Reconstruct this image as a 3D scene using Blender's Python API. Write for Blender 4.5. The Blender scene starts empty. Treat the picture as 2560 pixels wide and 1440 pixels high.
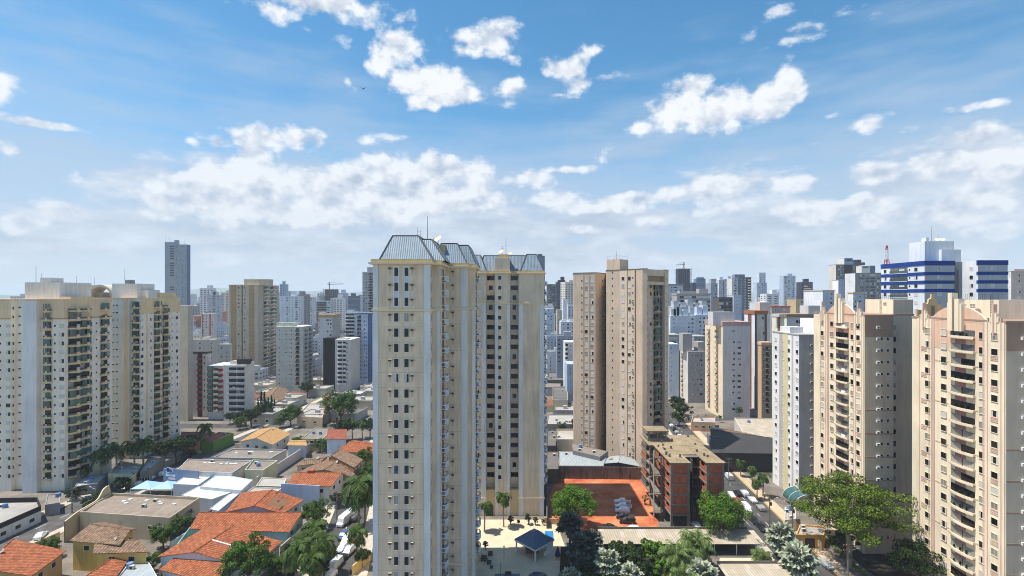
import bpy, math, random
from math import radians, sin, cos, pi, atan2, atan, sqrt, tan
from mathutils import Vector, Matrix
import numpy as np

SC = bpy.context.scene
COL = SC.collection
# ------------------------------------------------------------------ camera, world, sun, exposure
F = 1280.0      # focal length of the photo in its own pixels (2560 wide)
H = 64.0        # height of the camera above the street
HZ = 740.0      # pixel row of the horizon
SUN_EL, SUN_AZ = 67.0, 0.5   # the sun stands high to the left (-X), a few degrees towards the camera
EXPOSURE = 0.60

cam_d = bpy.data.cameras.new('camera')
cam = bpy.data.objects.new('camera', cam_d)
COL.objects.link(cam)
cam.location = (0, 0, H)
cam.rotation_euler = (radians(90), 0, 0)
cam_d.sensor_width = 36
cam_d.lens = 18.0
cam_d.shift_y = 20.0 / 2560
cam_d.clip_start = 0.5
cam_d.clip_end = 40000
SC.camera = cam

SC.view_settings.view_transform = 'Standard'
SC.view_settings.look = 'None'
SC.view_settings.gamma = 1
SC.view_settings.exposure = EXPOSURE
try:
 SC.cycles.max_bounces = 6
 SC.cycles.diffuse_bounces = 3
 SC.cycles.volume_bounces = 1
 SC.cycles.transparent_max_bounces = 6
 SC.cycles.filter_width = 1.0
 SC.cycles.caustics_reflective = False
 SC.cycles.caustics_refractive = False
except Exception:
 pass

sd = bpy.data.lights.new('sun', 'SUN')
sd.energy = 4.2
sd.angle = radians(0.5)
sd.color = (1.0, 0.95, 0.86)
sun = bpy.data.objects.new('sun', sd)
COL.objects.link(sun)
to_sun = Vector((-cos(radians(SUN_EL)) * cos(radians(SUN_AZ)), -cos(radians(SUN_EL)) * sin(radians(SUN_AZ)), sin(radians(SUN_EL))))
sun.rotation_euler = to_sun.to_track_quat('Z', 'Y').to_euler()
sun.location = (-100, 0, 200)


def px_dir(px, py):
 """azimuth and elevation of a direction given as a place in the photograph"""
 u, v = (px - 1280) / F, (HZ - py) / F
 az = atan(u)
 return az, atan(v * cos(az))


CLOUDS = [  # centre x, y, radius x, y  (turned into azimuth / elevation below)
 (790, 2, 215, 52), (900, 25, 60, 30), (690, 25, 70, 32), (1215, 100, 82, 44), (1150, 125, 48, 24), (1255, 80, 40, 38),
 (1000, 118, 62, 40), (950, 160, 50, 50), (1060, 200, 105, 48), (1120, 240, 78, 32), (1060, 255, 60, 22), (1415, 172, 66, 36),
 (1442, 208, 38, 34), (1468, 135, 24, 20), (1282, 222, 36, 28), (1285, 150, 18, 11), (775, 72, 16, 8), (868, 200, 15, 22),
 (1690, 268, 85, 52), (1735, 225, 55, 34), (1800, 275, 100, 60), (1900, 262, 76, 52), (1975, 205, 44, 62), (1600, 318, 40, 16),
 (1850, 235, 50, 36), (-5, 205, 58, 42), (22, 370, 44, 20), (100, 308, 90, 10), (190, 436, 18, 14), (478, 350, 20, 12),
 (650, 350, 72, 40), (795, 362, 30, 40), (740, 350, 45, 25), (630, 430, 110, 62), (540, 470, 110, 62), (470, 490, 60, 30),
 (1000, 440, 105, 70), (1120, 425, 100, 46), (1190, 430, 60, 40), (1325, 448, 72, 28), (880, 450, 110, 46), (1000, 515, 105, 48),
 (760, 470, 120, 50), (690, 530, 260, 42), (140, 528, 100, 30), (50, 560, 110, 26), (1790, 505, 100, 38), (1830, 460, 130, 32),
 (1990, 460, 80, 24), (1500, 520, 140, 18), (2165, 512, 58, 24), (2450, 345, 80, 44), (2400, 400, 190, 40), (2500, 400, 120, 60),
 (2440, 505, 130, 46), (2455, 262, 95, 14), (2160, 312, 50, 18), (2030, 364, 32, 14), (1460, 572, 70, 14), (1630, 552, 44, 10),
 (2010, 530, 110, 26), (400, 530, 70, 22), (560, 500, 200, 70), (860, 520, 260, 60), (1130, 500, 150, 50), (1700, 480, 60, 20), (1380, 500, 120, 22), (2300, 540, 200, 34), (2200, 430, 90, 30), (1560, 500, 160, 16), (640, 380, 60, 40), (2500, 580, 90, 24), (1512, 400, 14, 18), (1430, 425, 110, 10), (920, 352, 16, 10), (2060, 556, 60, 14),
]
THIN = [(1945, 28, 42, 24), (1985, 100, 66, 16), (2025, 62, 60, 16), (1878, 86, 20, 16), (855, 108, 26, 14), (1520, 190, 34, 8),
  (2120, 30, 40, 14), (2185, 38, 20, 8), (1540, 178, 20, 10), (980, 345, 60, 12), (540, 350, 50, 16), (2285, 325, 26, 10), (1400, 240, 50, 12),
  (1250, 262, 40, 10), (2370, 318, 40, 12), (2075, 292, 30, 8)]


BANK = [(700, 590, 420, 80), (1100, 560, 300, 80), (300, 590, 300, 60), (1500, 560, 260, 60), (1900, 560, 280, 60), (2300, 520, 300, 130), (2450, 430, 260, 110), (600, 500, 260, 90),
  (1000, 480, 260, 80), (1350, 640, 500, 50), (60, 600, 200, 60), (2200, 640, 400, 60), (1800, 470, 160, 40)]


def noise_col(nt, vec, scale):
 n = nt.nodes.new('ShaderNodeTexNoise')
 n.inputs['Scale'].default_value = scale
 nt.links.new(vec, n.inputs['Vector'])
 m = nt.nodes.new('ShaderNodeVectorMath')
 m.operation = 'SCALE'
 nt.links.new(n.outputs['Color'], m.inputs[0])
 m.inputs['Scale'].default_value = 0.05
 return m.outputs[0]


def build_world():
 w = bpy.data.worlds.new('World')
 SC.world = w
 w.use_nodes = True
 nt = w.node_tree
 nt.nodes.clear()
 N, L = nt.nodes.new, nt.links.new

 def math_(op, a, b=None, c=None, clamp=False):
  n = N('ShaderNodeMath')
  n.operation = op
  n.use_clamp = clamp
  for i, x in enumerate((a, b, c)):
   if x is None:
    continue
   if isinstance(x, (int, float)):
    n.inputs[i].default_value = x
   else:
    L(x, n.inputs[i])
  return n.outputs[0]

 def vmath(op, a, b=None):
  n = N('ShaderNodeVectorMath')
  n.operation = op
  for i, x in enumerate((a, b)):
   if x is None:
    continue
   if isinstance(x, (tuple, list)):
    n.inputs[i].default_value = x
   else:
    L(x, n.inputs[i])
  return n

 out = N('ShaderNodeOutputWorld')
 bg = N('ShaderNodeBackground')
 bg.inputs['Strength'].default_value = 0.1
 sky = N('ShaderNodeTexSky')
 sky.sky_type = 'NISHITA'
 sky.sun_disc = False
 sky.sun_elevation = radians(SUN_EL)
 sky.sun_rotation = radians(-90 - SUN_AZ)
 sky.altitude = 750
 sky.air_density = 1.0
 sky.dust_density = 0.8
 sky.ozone_density = 1.6
 tc = N('ShaderNodeTexCoord')
 d = tc.outputs['Generated']
 sep = N('ShaderNodeSeparateXYZ')
 L(d, sep.inputs[0])
 X, Y, Z = sep.outputs
 az = math_('ARCTAN2', X, Y)
 el = math_('ARCSINE', Z)
 comb = N('ShaderNodeCombineXYZ')
 L(az, comb.inputs[0])
 L(el, comb.inputs[1])
 P = comb.outputs[0]

 def noise(vec, scale, detail, rough, lac=2.0):
  n = N('ShaderNodeTexNoise')
  n.inputs['Scale'].default_value = scale
  n.inputs['Detail'].default_value = detail
  n.inputs['Roughness'].default_value = rough
  n.inputs['Lacunarity'].default_value = lac
  L(vec, n.inputs['Vector'])
  return n.outputs['Fac']

 def field(items, wref=46.0):
  m = None
  for (cx, cy, rx, ry) in items:
   wgt = min(1.15, max(0.30, sqrt(rx * ry) / wref))
   a, e = px_dir(cx, cy)
   a1, _ = px_dir(cx + rx, cy)
   _, e1 = px_dir(cx, cy - ry)
   ra, re = abs(a1 - a), abs(e1 - e)
   s = vmath('SUBTRACT', P, (a, e, 0))
   s = vmath('MULTIPLY', s.outputs[0], (1 / ra, 1 / re, 0))
   ln = vmath('LENGTH', s.outputs[0]).outputs['Value']
   ln = math_('MULTIPLY_ADD', ln, -wgt, wgt)
   if m is None:
    m = ln
   else:
    n = N('ShaderNodeMath')
    n.operation = 'SMOOTH_MAX'
    L(m, n.inputs[0])
    L(ln, n.inputs[1])
    n.inputs[2].default_value = 0.25
    m = n.outputs[0]
  return math_('MAXIMUM', m, -1.4)

 dm = vmath('MULTIPLY', d, (1, 1, 1.35)).outputs[0]
 n1 = noise(dm, 17, 9, 0.56)
 off = vmath('ADD', dm, (-0.012, 0.0, 0.018)).outputs[0]
 n2 = noise(off, 17, 5, 0.52)
 low = noise(dm, 5, 4, 0.5)
 vo = N('ShaderNodeTexVoronoi')
 vo.feature = 'F1'
 vo.inputs['Scale'].default_value = 26
 vo.inputs['Detail'].default_value = 3
 vo.inputs['Roughness'].default_value = 0.55
 wv_ = vmath('ADD', dm, vmath('SCALE', noise_col(nt, dm, 9)).outputs[0])
 L(wv_.outputs[0], vo.inputs['Vector'])
 puff = math_('SUBTRACT', 0.5, vo.outputs['Distance'])
 m = field(CLOUDS)
 # density of the heaped clouds
 dens = math_('ADD', 0.34, m)
 dens = math_('ADD', dens, math_('MULTIPLY', math_('SUBTRACT', n1, 0.5), 2.9))
 dens = math_('ADD', dens, math_('MULTIPLY', puff, 0.4))
 a1 = math_('SMOOTHSTEP', dens, 0, 0) if False else None
 mr = N('ShaderNodeMapRange')
 mr.interpolation_type = 'SMOOTHSTEP'
 mr.inputs['From Min'].default_value = 0.0
 mr.inputs['From Max'].default_value = 0.7
 L(dens, mr.inputs['Value'])
 alpha = mr.outputs[0]
 # thin torn wisps
 mt = field(THIN)
 st = vmath('MULTIPLY', d, (1, 1, 2.2)).outputs[0]
 n3 = noise(st, 26, 8, 0.62)
 dt = math_('ADD', math_('ADD', 0.1, mt), math_('MULTIPLY', math_('SUBTRACT', n3, 0.52), 3.0))
 mt2 = N('ShaderNodeMapRange')
 mt2.interpolation_type = 'SMOOTHSTEP'
 mt2.inputs['From Min'].default_value = 0.0
 mt2.inputs['From Max'].default_value = 0.9
 mt2.inputs['To Max'].default_value = 0.75
 L(dt, mt2.inputs['Value'])
 alpha = math_('MAXIMUM', alpha, mt2.outputs[0])
 # milky bank low over the horizon
 st2 = vmath('MULTIPLY', d, (1, 1, 5.0)).outputs[0]
 n4 = noise(st2, 4.5, 7, 0.55)
 bank = N('ShaderNodeMapRange')
 bank.interpolation_type = 'SMOOTHSTEP'
 bank.inputs['From Min'].default_value = 0.46
 bank.inputs['From Max'].default_value = 0.10
 L(math_('ADD', el, math_('MULTIPLY', math_('SUBTRACT', n4, 0.5), -0.5)), bank.inputs['Value'])
 alb = math_('MULTIPLY', bank.outputs[0], 0.80)
 # broad soft bank of distant cloud
 mbk = field(BANK, 90.0)
 n5 = noise(vmath('MULTIPLY', d, (1, 1, 3.0)).outputs[0], 11, 8, 0.6)
 db = math_('ADD', math_('ADD', 0.25, mbk), math_('MULTIPLY', math_('SUBTRACT', n5, 0.5), 3.2))
 bk = N('ShaderNodeMapRange')
 bk.interpolation_type = 'SMOOTHSTEP'
 bk.inputs['From Min'].default_value = 0.0
 bk.inputs['From Max'].default_value = 0.8
 bk.inputs['To Max'].default_value = 0.62
 L(db, bk.inputs['Value'])
 brp = N('ShaderNodeValToRGB')
 brp.color_ramp.elements[0].position = 0.35
 brp.color_ramp.elements[0].color = (*[c * 0.115 * CLOUD_GAIN for c in (0.56, 0.64, 0.78)], 1)
 brp.color_ramp.elements[1].position = 0.72
 brp.color_ramp.elements[1].color = (*[c * 0.140 * CLOUD_GAIN for c in (0.86, 0.90, 0.96)], 1)
 L(n5, brp.inputs[0])
 # cloud light: bright towards the sun, grey-blue underneath
 rel = math_('MULTIPLY', math_('SUBTRACT', n1, n2), 3.6)
 thick = math_('MULTIPLY', math_('SUBTRACT', dens, 0.55), -0.22)
 lit = math_('ADD', math_('ADD', rel, 0.90), thick)
 lit = math_('ADD', lit, math_('MULTIPLY', puff, 0.35))
 lit = math_('ADD', lit, math_('MULTIPLY', math_('SUBTRACT', low, 0.5), -0.55), clamp=True)
 ramp = N('ShaderNodeValToRGB')
 ramp.color_ramp.elements[0].position = 0.0
 ramp.color_ramp.elements[0].color = (0.46, 0.54, 0.68, 1)
 ramp.color_ramp.elements[1].position = 0.85
 ramp.color_ramp.elements[1].color = (0.92, 0.95, 0.98, 1)
 L(lit, ramp.inputs[0])
 ccol = vmath('SCALE', ramp.outputs[0])
 ccol.inputs['Scale'].default_value = CLOUD_GAIN
 # sky colour, a bit more saturated as phone cameras show it
 hs = N('ShaderNodeHueSaturation')
 hs.inputs['Hue'].default_value = SKY_HUE
 hs.inputs['Saturation'].default_value = SKY_SAT
 hs.inputs['Value'].default_value = SKY_VAL
 L(sky.outputs[0], hs.inputs['Color'])
 mb = N('ShaderNodeMix')
 mb.data_type = 'RGBA'
 L(alb, mb.inputs['Factor'])
 L(hs.outputs[0], mb.inputs['A'])
 mb.inputs['B'].default_value = (*[c * CLOUD_GAIN * 0.80 for c in (0.60, 0.74, 0.93)], 1)
 bsc = vmath('SCALE', brp.outputs[0])
 bsc.inputs['Scale'].default_value = 7.0
 mk = N('ShaderNodeMix')
 mk.data_type = 'RGBA'
 L(bk.outputs[0], mk.inputs['Factor'])
 L(mb.outputs['Result'], mk.inputs['A'])
 L(bsc.outputs[0], mk.inputs['B'])
 mx = N('ShaderNodeMix')
 mx.data_type = 'RGBA'
 fade = N('ShaderNodeMapRange')     # the clouds near the horizon are veiled
 fade.inputs['From Min'].default_value = 0.02
 fade.inputs['From Max'].default_value = 0.30
 fade.inputs['To Min'].default_value = 0.5
 fade.inputs['To Max'].default_value = 0.97
 L(el, fade.inputs['Value'])
 L(math_('MULTIPLY', alpha, fade.outputs[0]), mx.inputs['Factor'])
 L(mk.outputs['Result'], mx.inputs['A'])
 L(ccol.outputs[0], mx.inputs['B'])
 L(mx.outputs['Result'], bg.inputs['Color'])
 L(bg.outputs[0], out.inputs[0])
 w.cycles.sampling_method = 'MANUAL'
 w.cycles.sample_map_resolution = 512


CLOUD_GAIN = 6.9
SKY_HUE, SKY_SAT, SKY_VAL = 0.486, 1.30, 1.12
build_world()

# ------------------------------------------------------------------ geometry from the photograph
def G(px, py, z=0.0):
 """the point at height z that the photo shows at (px, py)"""
 d = F * (H - z) / (py - HZ)
 return Vector(((px - 1280) / F * d, d, z))


def PX(px, d, z=0.0):
 return Vector(((px - 1280) / F * d, d, z))


def zat(py, d):
 return H - (py - HZ) * d / F


# ------------------------------------------------------------------ materials
MATS = {}


def lin(c):
 return tuple((x / 255 / 12.92) if x / 255 <= 0.04045 else ((x / 255 + 0.055) / 1.055) ** 2.4 for x in c)


def new_mat(name):
 m = bpy.data.materials.new(name)
 m.use_nodes = True
 nt = m.node_tree
 b = nt.nodes['Principled BSDF']
 MATS[name] = m
 return m, nt, b


def paint(name, rgb, rough=0.85, var=0.12, dirt=0.30, scale=0.35, streak=0.12, spec=0.3, bump=0.0, metal=0.0, rows=0.0):
 """a painted / rendered surface: slow blotches, vertical rain streaks and fine grain"""
 m, nt, b = new_mat(name)
 N, L = nt.nodes.new, nt.links.new
 c = lin(rgb)
 geo = N('ShaderNodeNewGeometry')
 mp = N('ShaderNodeMapping')
 mp.inputs['Scale'].default_value = (1, 1, streak)
 L(geo.outputs['Position'], mp.inputs[0])
 n1 = N('ShaderNodeTexNoise')
 n1.inputs['Scale'].default_value = scale * 3
 n1.inputs['Detail'].default_value = 5
 n1.inputs['Roughness'].default_value = 0.6
 L(mp.outputs[0], n1.inputs['Vector'])
 n2 = N('ShaderNodeTexNoise')
 n2.inputs['Scale'].default_value = scale * 0.35
 n2.inputs['Detail'].default_value = 3
 L(geo.outputs['Position'], n2.inputs['Vector'])
 r1 = N('ShaderNodeMapRange')
 r1.inputs['From Min'].default_value = 0.45
 r1.inputs['From Max'].default_value = 0.78
 r1.inputs['To Max'].default_value = dirt
 L(n1.outputs['Fac'], r1.inputs['Value'])
 r2 = N('ShaderNodeMapRange')
 r2.inputs['From Min'].default_value = 0.3
 r2.inputs['From Max'].default_value = 0.7
 r2.inputs['To Min'].default_value = 1 - var
 r2.inputs['To Max'].default_value = 1 + var * 0.5
 L(n2.outputs['Fac'], r2.inputs['Value'])
 mx = N('ShaderNodeMix')
 mx.data_type = 'RGBA'
 L(r1.outputs[0], mx.inputs['Factor'])
 mx.inputs['A'].default_value = (*c, 1)
 mx.inputs['B'].default_value = (c[0] * 0.35 + 0.02, c[1] * 0.33 + 0.018, c[2] * 0.31 + 0.015, 1)
 sc = N('ShaderNodeVectorMath')
 sc.operation = 'SCALE'
 L(mx.outputs['Result'], sc.inputs[0])
 L(r2.outputs[0], sc.inputs['Scale'])
 L(sc.outputs[0], b.inputs['Base Color'])
 b.inputs['Roughness'].default_value = rough
 b.inputs['Specular IOR Level'].default_value = spec
 b.inputs['Metallic'].default_value = metal
 if bump:
  bp = N('ShaderNodeBump')
  bp.inputs['Strength'].default_value = bump
  bp.inputs['Distance'].default_value = 0.05
  L(n1.outputs['Fac'], bp.inputs['Height'])
  L(bp.outputs[0], b.inputs['Normal'])
 return m


def glass(name, rgb, rough=0.08, spec=0.6, var=0.5):
 m, nt, b = new_mat(name)
 N, L = nt.nodes.new, nt.links.new
 oi = N('ShaderNodeObjectInfo')
 geo = N('ShaderNodeNewGeometry')
 n = N('ShaderNodeTexNoise')
 n.inputs['Scale'].default_value = 0.9
 L(geo.outputs['Position'], n.inputs['Vector'])
 ad = N('ShaderNodeMath')
 ad.operation = 'ADD'
 L(oi.outputs['Random'], ad.inputs[0])
 L(n.outputs['Fac'], ad.inputs[1])
 mr = N('ShaderNodeMapRange')
 mr.inputs['From Min'].default_value = 0.4
 mr.inputs['From Max'].default_value = 1.6
 mr.inputs['To Min'].default_value = 1 - var
 mr.inputs['To Max'].default_value = 1 + var
 L(ad.outputs[0], mr.inputs['Value'])
 sc = N('ShaderNodeVectorMath')
 sc.operation = 'SCALE'
 sc.inputs[0].default_value = lin(rgb)
 L(mr.outputs[0], sc.inputs['Scale'])
 L(sc.outputs[0], b.inputs['Base Color'])
 b.inputs['Roughness'].default_value = rough
 b.inputs['Specular IOR Level'].default_value = spec
 return m


def tiles(name, rgb, rgb2, pitch=0.32, moss=0.25, rough=0.9):
 """clay tile roof: rows of tiles down the slope, single tiles burnt darker or paler, moss and soot"""
 m, nt, b = new_mat(name)
 N, L = nt.nodes.new, nt.links.new
 tc = N('ShaderNodeTexCoord')
 uv = tc.outputs['UV']
 wv = N('ShaderNodeTexWave')
 wv.bands_direction = 'X'
 wv.wave_profile = 'SIN'
 wv.inputs['Scale'].default_value = 0.314 / pitch / 1.0
 L(uv, wv.inputs['Vector'])
 br = N('ShaderNodeTexBrick')
 br.inputs['Scale'].default_value = 1.0
 br.inputs['Mortar Size'].default_value = 0.03
 br.inputs['Brick Width'].default_value = pitch
 br.inputs['Row Height'].default_value = 0.42
 br.inputs['Color1'].default_value = (*lin(rgb), 1)
 br.inputs['Color2'].default_value = (*lin(rgb2), 1)
 br.inputs['Mortar'].default_value = (*[x * 0.4 for x in lin(rgb2)], 1)
 br.offset = 0.0
 L(uv, br.inputs['Vector'])
 geo = N('ShaderNodeNewGeometry')
 n1 = N('ShaderNodeTexNoise')
 n1.inputs['Scale'].default_value = 0.7
 n1.inputs['Detail'].default_value = 7
 n1.inputs['Roughness'].default_value = 0.7
 L(geo.outputs['Position'], n1.inputs['Vector'])
 mr = N('ShaderNodeMapRange')
 mr.inputs['From Min'].default_value = 0.5
 mr.inputs['From Max'].default_value = 0.75
 mr.inputs['To Max'].default_value = moss * 2
 L(n1.outputs['Fac'], mr.inputs['Value'])
 n2 = N('ShaderNodeTexNoise')
 n2.inputs['Scale'].default_value = 2.2
 n2.inputs['Detail'].default_value = 4
 L(geo.outputs['Position'], n2.inputs['Vector'])
 mr2 = N('ShaderNodeMapRange')
 mr2.inputs['From Min'].default_value = 0.3
 mr2.inputs['From Max'].default_value = 0.7
 mr2.inputs['To Min'].default_value = 0.72
 mr2.inputs['To Max'].default_value = 1.2
 L(n2.outputs['Fac'], mr2.inputs['Value'])
 mx = N('ShaderNodeMix')
 mx.data_type = 'RGBA'
 L(mr.outputs[0], mx.inputs['Factor'])
 L(br.outputs['Color'], mx.inputs['A'])
 mx.inputs['B'].default_value = (*[x * 0.32 for x in lin(rgb2)], 1)
 sc = N('ShaderNodeVectorMath')
 sc.operation = 'SCALE'
 L(mx.outputs['Result'], sc.inputs[0])
 L(mr2.outputs[0], sc.inputs['Scale'])
 mrw = N('ShaderNodeMapRange')
 mrw.inputs['To Min'].default_value = 0.62
 mrw.inputs['To Max'].default_value = 1.1
 L(wv.outputs['Fac'], mrw.inputs['Value'])
 sc2 = N('ShaderNodeVectorMath')
 sc2.operation = 'SCALE'
 L(sc.outputs[0], sc2.inputs[0])
 L(mrw.outputs[0], sc2.inputs['Scale'])
 L(sc2.outputs[0], b.inputs['Base Color'])
 bp = N('ShaderNodeBump')
 bp.inputs['Strength'].default_value = 0.8
 bp.inputs['Distance'].default_value = 0.08
 L(wv.outputs['Fac'], bp.inputs['Height'])
 L(bp.outputs[0], b.inputs['Normal'])
 b.inputs['Roughness'].default_value = rough
 return m


def sheet_metal(name, rgb, pitch=0.5, dirt=0.3, rough=0.55, metal=0.0, patch=None):
 """corrugated roofing: ribs down the slope, weathered patches, a few paler sheets"""
 m, nt, b = new_mat(name)
 N, L = nt.nodes.new, nt.links.new
 tc = N('ShaderNodeTexCoord')
 uv = tc.outputs['UV']
 wv = N('ShaderNodeTexWave')
 wv.bands_direction = 'X'
 wv.inputs['Scale'].default_value = 0.314 / pitch
 L(uv, wv.inputs['Vector'])
 geo = N('ShaderNodeNewGeometry')
 n1 = N('ShaderNodeTexNoise')
 n1.inputs['Scale'].default_value = 0.45
 n1.inputs['Detail'].default_value = 7
 n1.inputs['Roughness'].default_value = 0.68
 L(geo.outputs['Position'], n1.inputs['Vector'])
 br = N('ShaderNodeTexBrick')
 br.inputs['Scale'].default_value = 1.0
 br.inputs['Mortar Size'].default_value = 0.012
 br.inputs['Brick Width'].default_value = 1.1
 br.inputs['Row Height'].default_value = 3.0
 c = lin(rgb)
 p = lin(patch) if patch else tuple(x * 1.18 for x in c)
 br.inputs['Color1'].default_value = (*c, 1)
 br.inputs['Color2'].default_value = (*p, 1)
 br.inputs['Mortar'].default_value = (*[x * 0.5 for x in c], 1)
 br.inputs['Bias'].default_value = -0.55
 L(uv, br.inputs['Vector'])
 mr = N('ShaderNodeMapRange')
 mr.inputs['From Min'].default_value = 0.35
 mr.inputs['From Max'].default_value = 0.8
 mr.inputs['To Max'].default_value = dirt * 2
 L(n1.outputs['Fac'], mr.inputs['Value'])
 mx = N('ShaderNodeMix')
 mx.data_type = 'RGBA'
 L(mr.outputs[0], mx.inputs['Factor'])
 L(br.outputs['Color'], mx.inputs['A'])
 mx.inputs['B'].default_value = (c[0] * 0.45, c[1] * 0.43, c[2] * 0.40, 1)
 mrw = N('ShaderNodeMapRange')
 mrw.inputs['To Min'].default_value = 0.78
 mrw.inputs['To Max'].default_value = 1.06
 L(wv.outputs['Fac'], mrw.inputs['Value'])
 sc2 = N('ShaderNodeVectorMath')
 sc2.operation = 'SCALE'
 L(mx.outputs['Result'], sc2.inputs[0])
 L(mrw.outputs[0], sc2.inputs['Scale'])
 L(sc2.outputs[0], b.inputs['Base Color'])
 bp = N('ShaderNodeBump')
 bp.inputs['Strength'].default_value = 0.5
 bp.inputs['Distance'].default_value = 0.05
 L(wv.outputs['Fac'], bp.inputs['Height'])
 L(bp.outputs[0], b.inputs['Normal'])
 b.inputs['Roughness'].default_value = rough
 b.inputs['Metallic'].default_value = metal
 return m


def leafmat(name, dark, light, scale=0.6, rough=0.6, trans=0.14):
 m, nt, b = new_mat(name)
 N, L = nt.nodes.new, nt.links.new
 geo = N('ShaderNodeNewGeometry')
 n1 = N('ShaderNodeTexNoise')
 n1.inputs['Scale'].default_value = scale
 n1.inputs['Detail'].default_value = 5
 n1.inputs['Roughness'].default_value = 0.75
 L(geo.outputs['Position'], n1.inputs['Vector'])
 ri = geo.outputs['Random Per Island']
 ad = N('ShaderNodeMath')
 ad.operation = 'MULTIPLY_ADD'
 L(ri, ad.inputs[0])
 ad.inputs[1].default_value = 0.5
 L(n1.outputs['Fac'], ad.inputs[2])
 r = N('ShaderNodeValToRGB')  # ramp puts near-black leaf shade and sunlit green into the colour
 r.color_ramp.elements[0].position = 0.45
 r.color_ramp.elements[0].color = (*dark, 1)
 r.color_ramp.elements[1].position = 1.05
 r.color_ramp.elements[1].color = (*light, 1)
 L(ad.outputs[0], r.inputs[0])
 L(r.outputs[0], b.inputs['Base Color'])
 b.inputs['Roughness'].default_value = rough
 b.inputs['Specular IOR Level'].default_value = 0.2
 tr = N('ShaderNodeBsdfTranslucent')
 L(r.outputs[0], tr.inputs['Color'])
 ms = N('ShaderNodeMixShader')
 ms.inputs[0].default_value = trans
 L(b.outputs[0], ms.inputs[1])
 L(tr.outputs[0], ms.inputs[2])
 L(ms.outputs[0], nt.nodes['Material Output'].inputs['Surface'])
 return m


def ground_mat(name, rgb, rgb2, scale=0.2, rough=0.95, detail=8, fine=3.0, fine_amt=0.25):
 m, nt, b = new_mat(name)
 N, L = nt.nodes.new, nt.links.new
 geo = N('ShaderNodeNewGeometry')
 n1 = N('ShaderNodeTexNoise')
 n1.inputs['Scale'].default_value = scale
 n1.inputs['Detail'].default_value = detail
 n1.inputs['Roughness'].default_value = 0.62
 L(geo.outputs['Position'], n1.inputs['Vector'])
 n2 = N('ShaderNodeTexNoise')
 n2.inputs['Scale'].default_value = fine
 n2.inputs['Detail'].default_value = 4
 L(geo.outputs['Position'], n2.inputs['Vector'])
 r = N('ShaderNodeValToRGB')
 r.color_ramp.elements[0].position = 0.35
 r.color_ramp.elements[0].color = (*lin(rgb), 1)
 r.color_ramp.elements[1].position = 0.68
 r.color_ramp.elements[1].color = (*lin(rgb2), 1)
 L(n1.outputs['Fac'], r.inputs[0])
 mr = N('ShaderNodeMapRange')
 mr.inputs['From Min'].default_value = 0.3
 mr.inputs['From Max'].default_value = 0.7
 mr.inputs['To Min'].default_value = 1 - fine_amt
 mr.inputs['To Max'].default_value = 1 + fine_amt
 L(n2.outputs['Fac'], mr.inputs['Value'])
 sc = N('ShaderNodeVectorMath')
 sc.operation = 'SCALE'
 L(r.outputs[0], sc.inputs[0])
 L(mr.outputs[0], sc.inputs['Scale'])
 L(sc.outputs[0], b.inputs['Base Color'])
 b.inputs['Roughness'].default_value = rough
 return m


def brickmat(name, rgb, rgb2, mortar, bw=0.3, bh=0.2):
 m, nt, b = new_mat(name)
 N, L = nt.nodes.new, nt.links.new
 tc = N('ShaderNodeTexCoord')
 br = N('ShaderNodeTexBrick')
 br.inputs['Scale'].default_value = 1
 br.inputs['Brick Width'].default_value = bw
 br.inputs['Row Height'].default_value = bh
 br.inputs['Mortar Size'].default_value = 0.02
 br.inputs['Color1'].default_value = (*lin(rgb), 1)
 br.inputs['Color2'].default_value = (*lin(rgb2), 1)
 br.inputs['Mortar'].default_value = (*lin(mortar), 1)
 L(tc.outputs['UV'], br.inputs['Vector'])
 geo = N('ShaderNodeNewGeometry')
 n = N('ShaderNodeTexNoise')
 n.inputs['Scale'].default_value = 0.8
 n.inputs['Detail'].default_value = 5
 L(geo.outputs['Position'], n.inputs['Vector'])
 mr = N('ShaderNodeMapRange')
 mr.inputs['From Min'].default_value = 0.3
 mr.inputs['From Max'].default_value = 0.75
 mr.inputs['To Min'].default_value = 0.7
 mr.inputs['To Max'].default_value = 1.15
 L(n.outputs['Fac'], mr.inputs['Value'])
 sc = N('ShaderNodeVectorMath')
 sc.operation = 'SCALE'
 L(br.outputs['Color'], sc.inputs[0])
 L(mr.outputs[0], sc.inputs['Scale'])
 L(sc.outputs[0], b.inputs['Base Color'])
 b.inputs['Roughness'].default_value = 0.95
 return m


def plain(name, rgb, rough=0.5, metal=0.0, spec=0.5, coat=0.0):
 m, nt, b = new_mat(name)
 geo = nt.nodes.new('ShaderNodeNewGeometry')
 n = nt.nodes.new('ShaderNodeTexNoise')
 n.inputs['Scale'].default_value = 2.0
 nt.links.new(geo.outputs['Position'], n.inputs['Vector'])
 mr = nt.nodes.new('ShaderNodeMapRange')
 mr.inputs['To Min'].default_value = 0.88
 mr.inputs['To Max'].default_value = 1.08
 nt.links.new(n.outputs['Fac'], mr.inputs['Value'])
 sc = nt.nodes.new('ShaderNodeVectorMath')
 sc.operation = 'SCALE'
 sc.inputs[0].default_value = lin(rgb)
 nt.links.new(mr.outputs[0], sc.inputs['Scale'])
 nt.links.new(sc.outputs[0], b.inputs['Base Color'])
 b.inputs['Roughness'].default_value = rough
 b.inputs['Metallic'].default_value = metal
 b.inputs['Specular IOR Level'].default_value = spec
 b.inputs['Coat Weight'].default_value = coat
 return m


def M(name):
 """a material by name; a tuple is a paint of that colour"""
 if isinstance(name, tuple):
  key = 'paint_%d_%d_%d' % name
  return MATS.get(key) or paint(key, name)
 return MATS[name]


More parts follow.
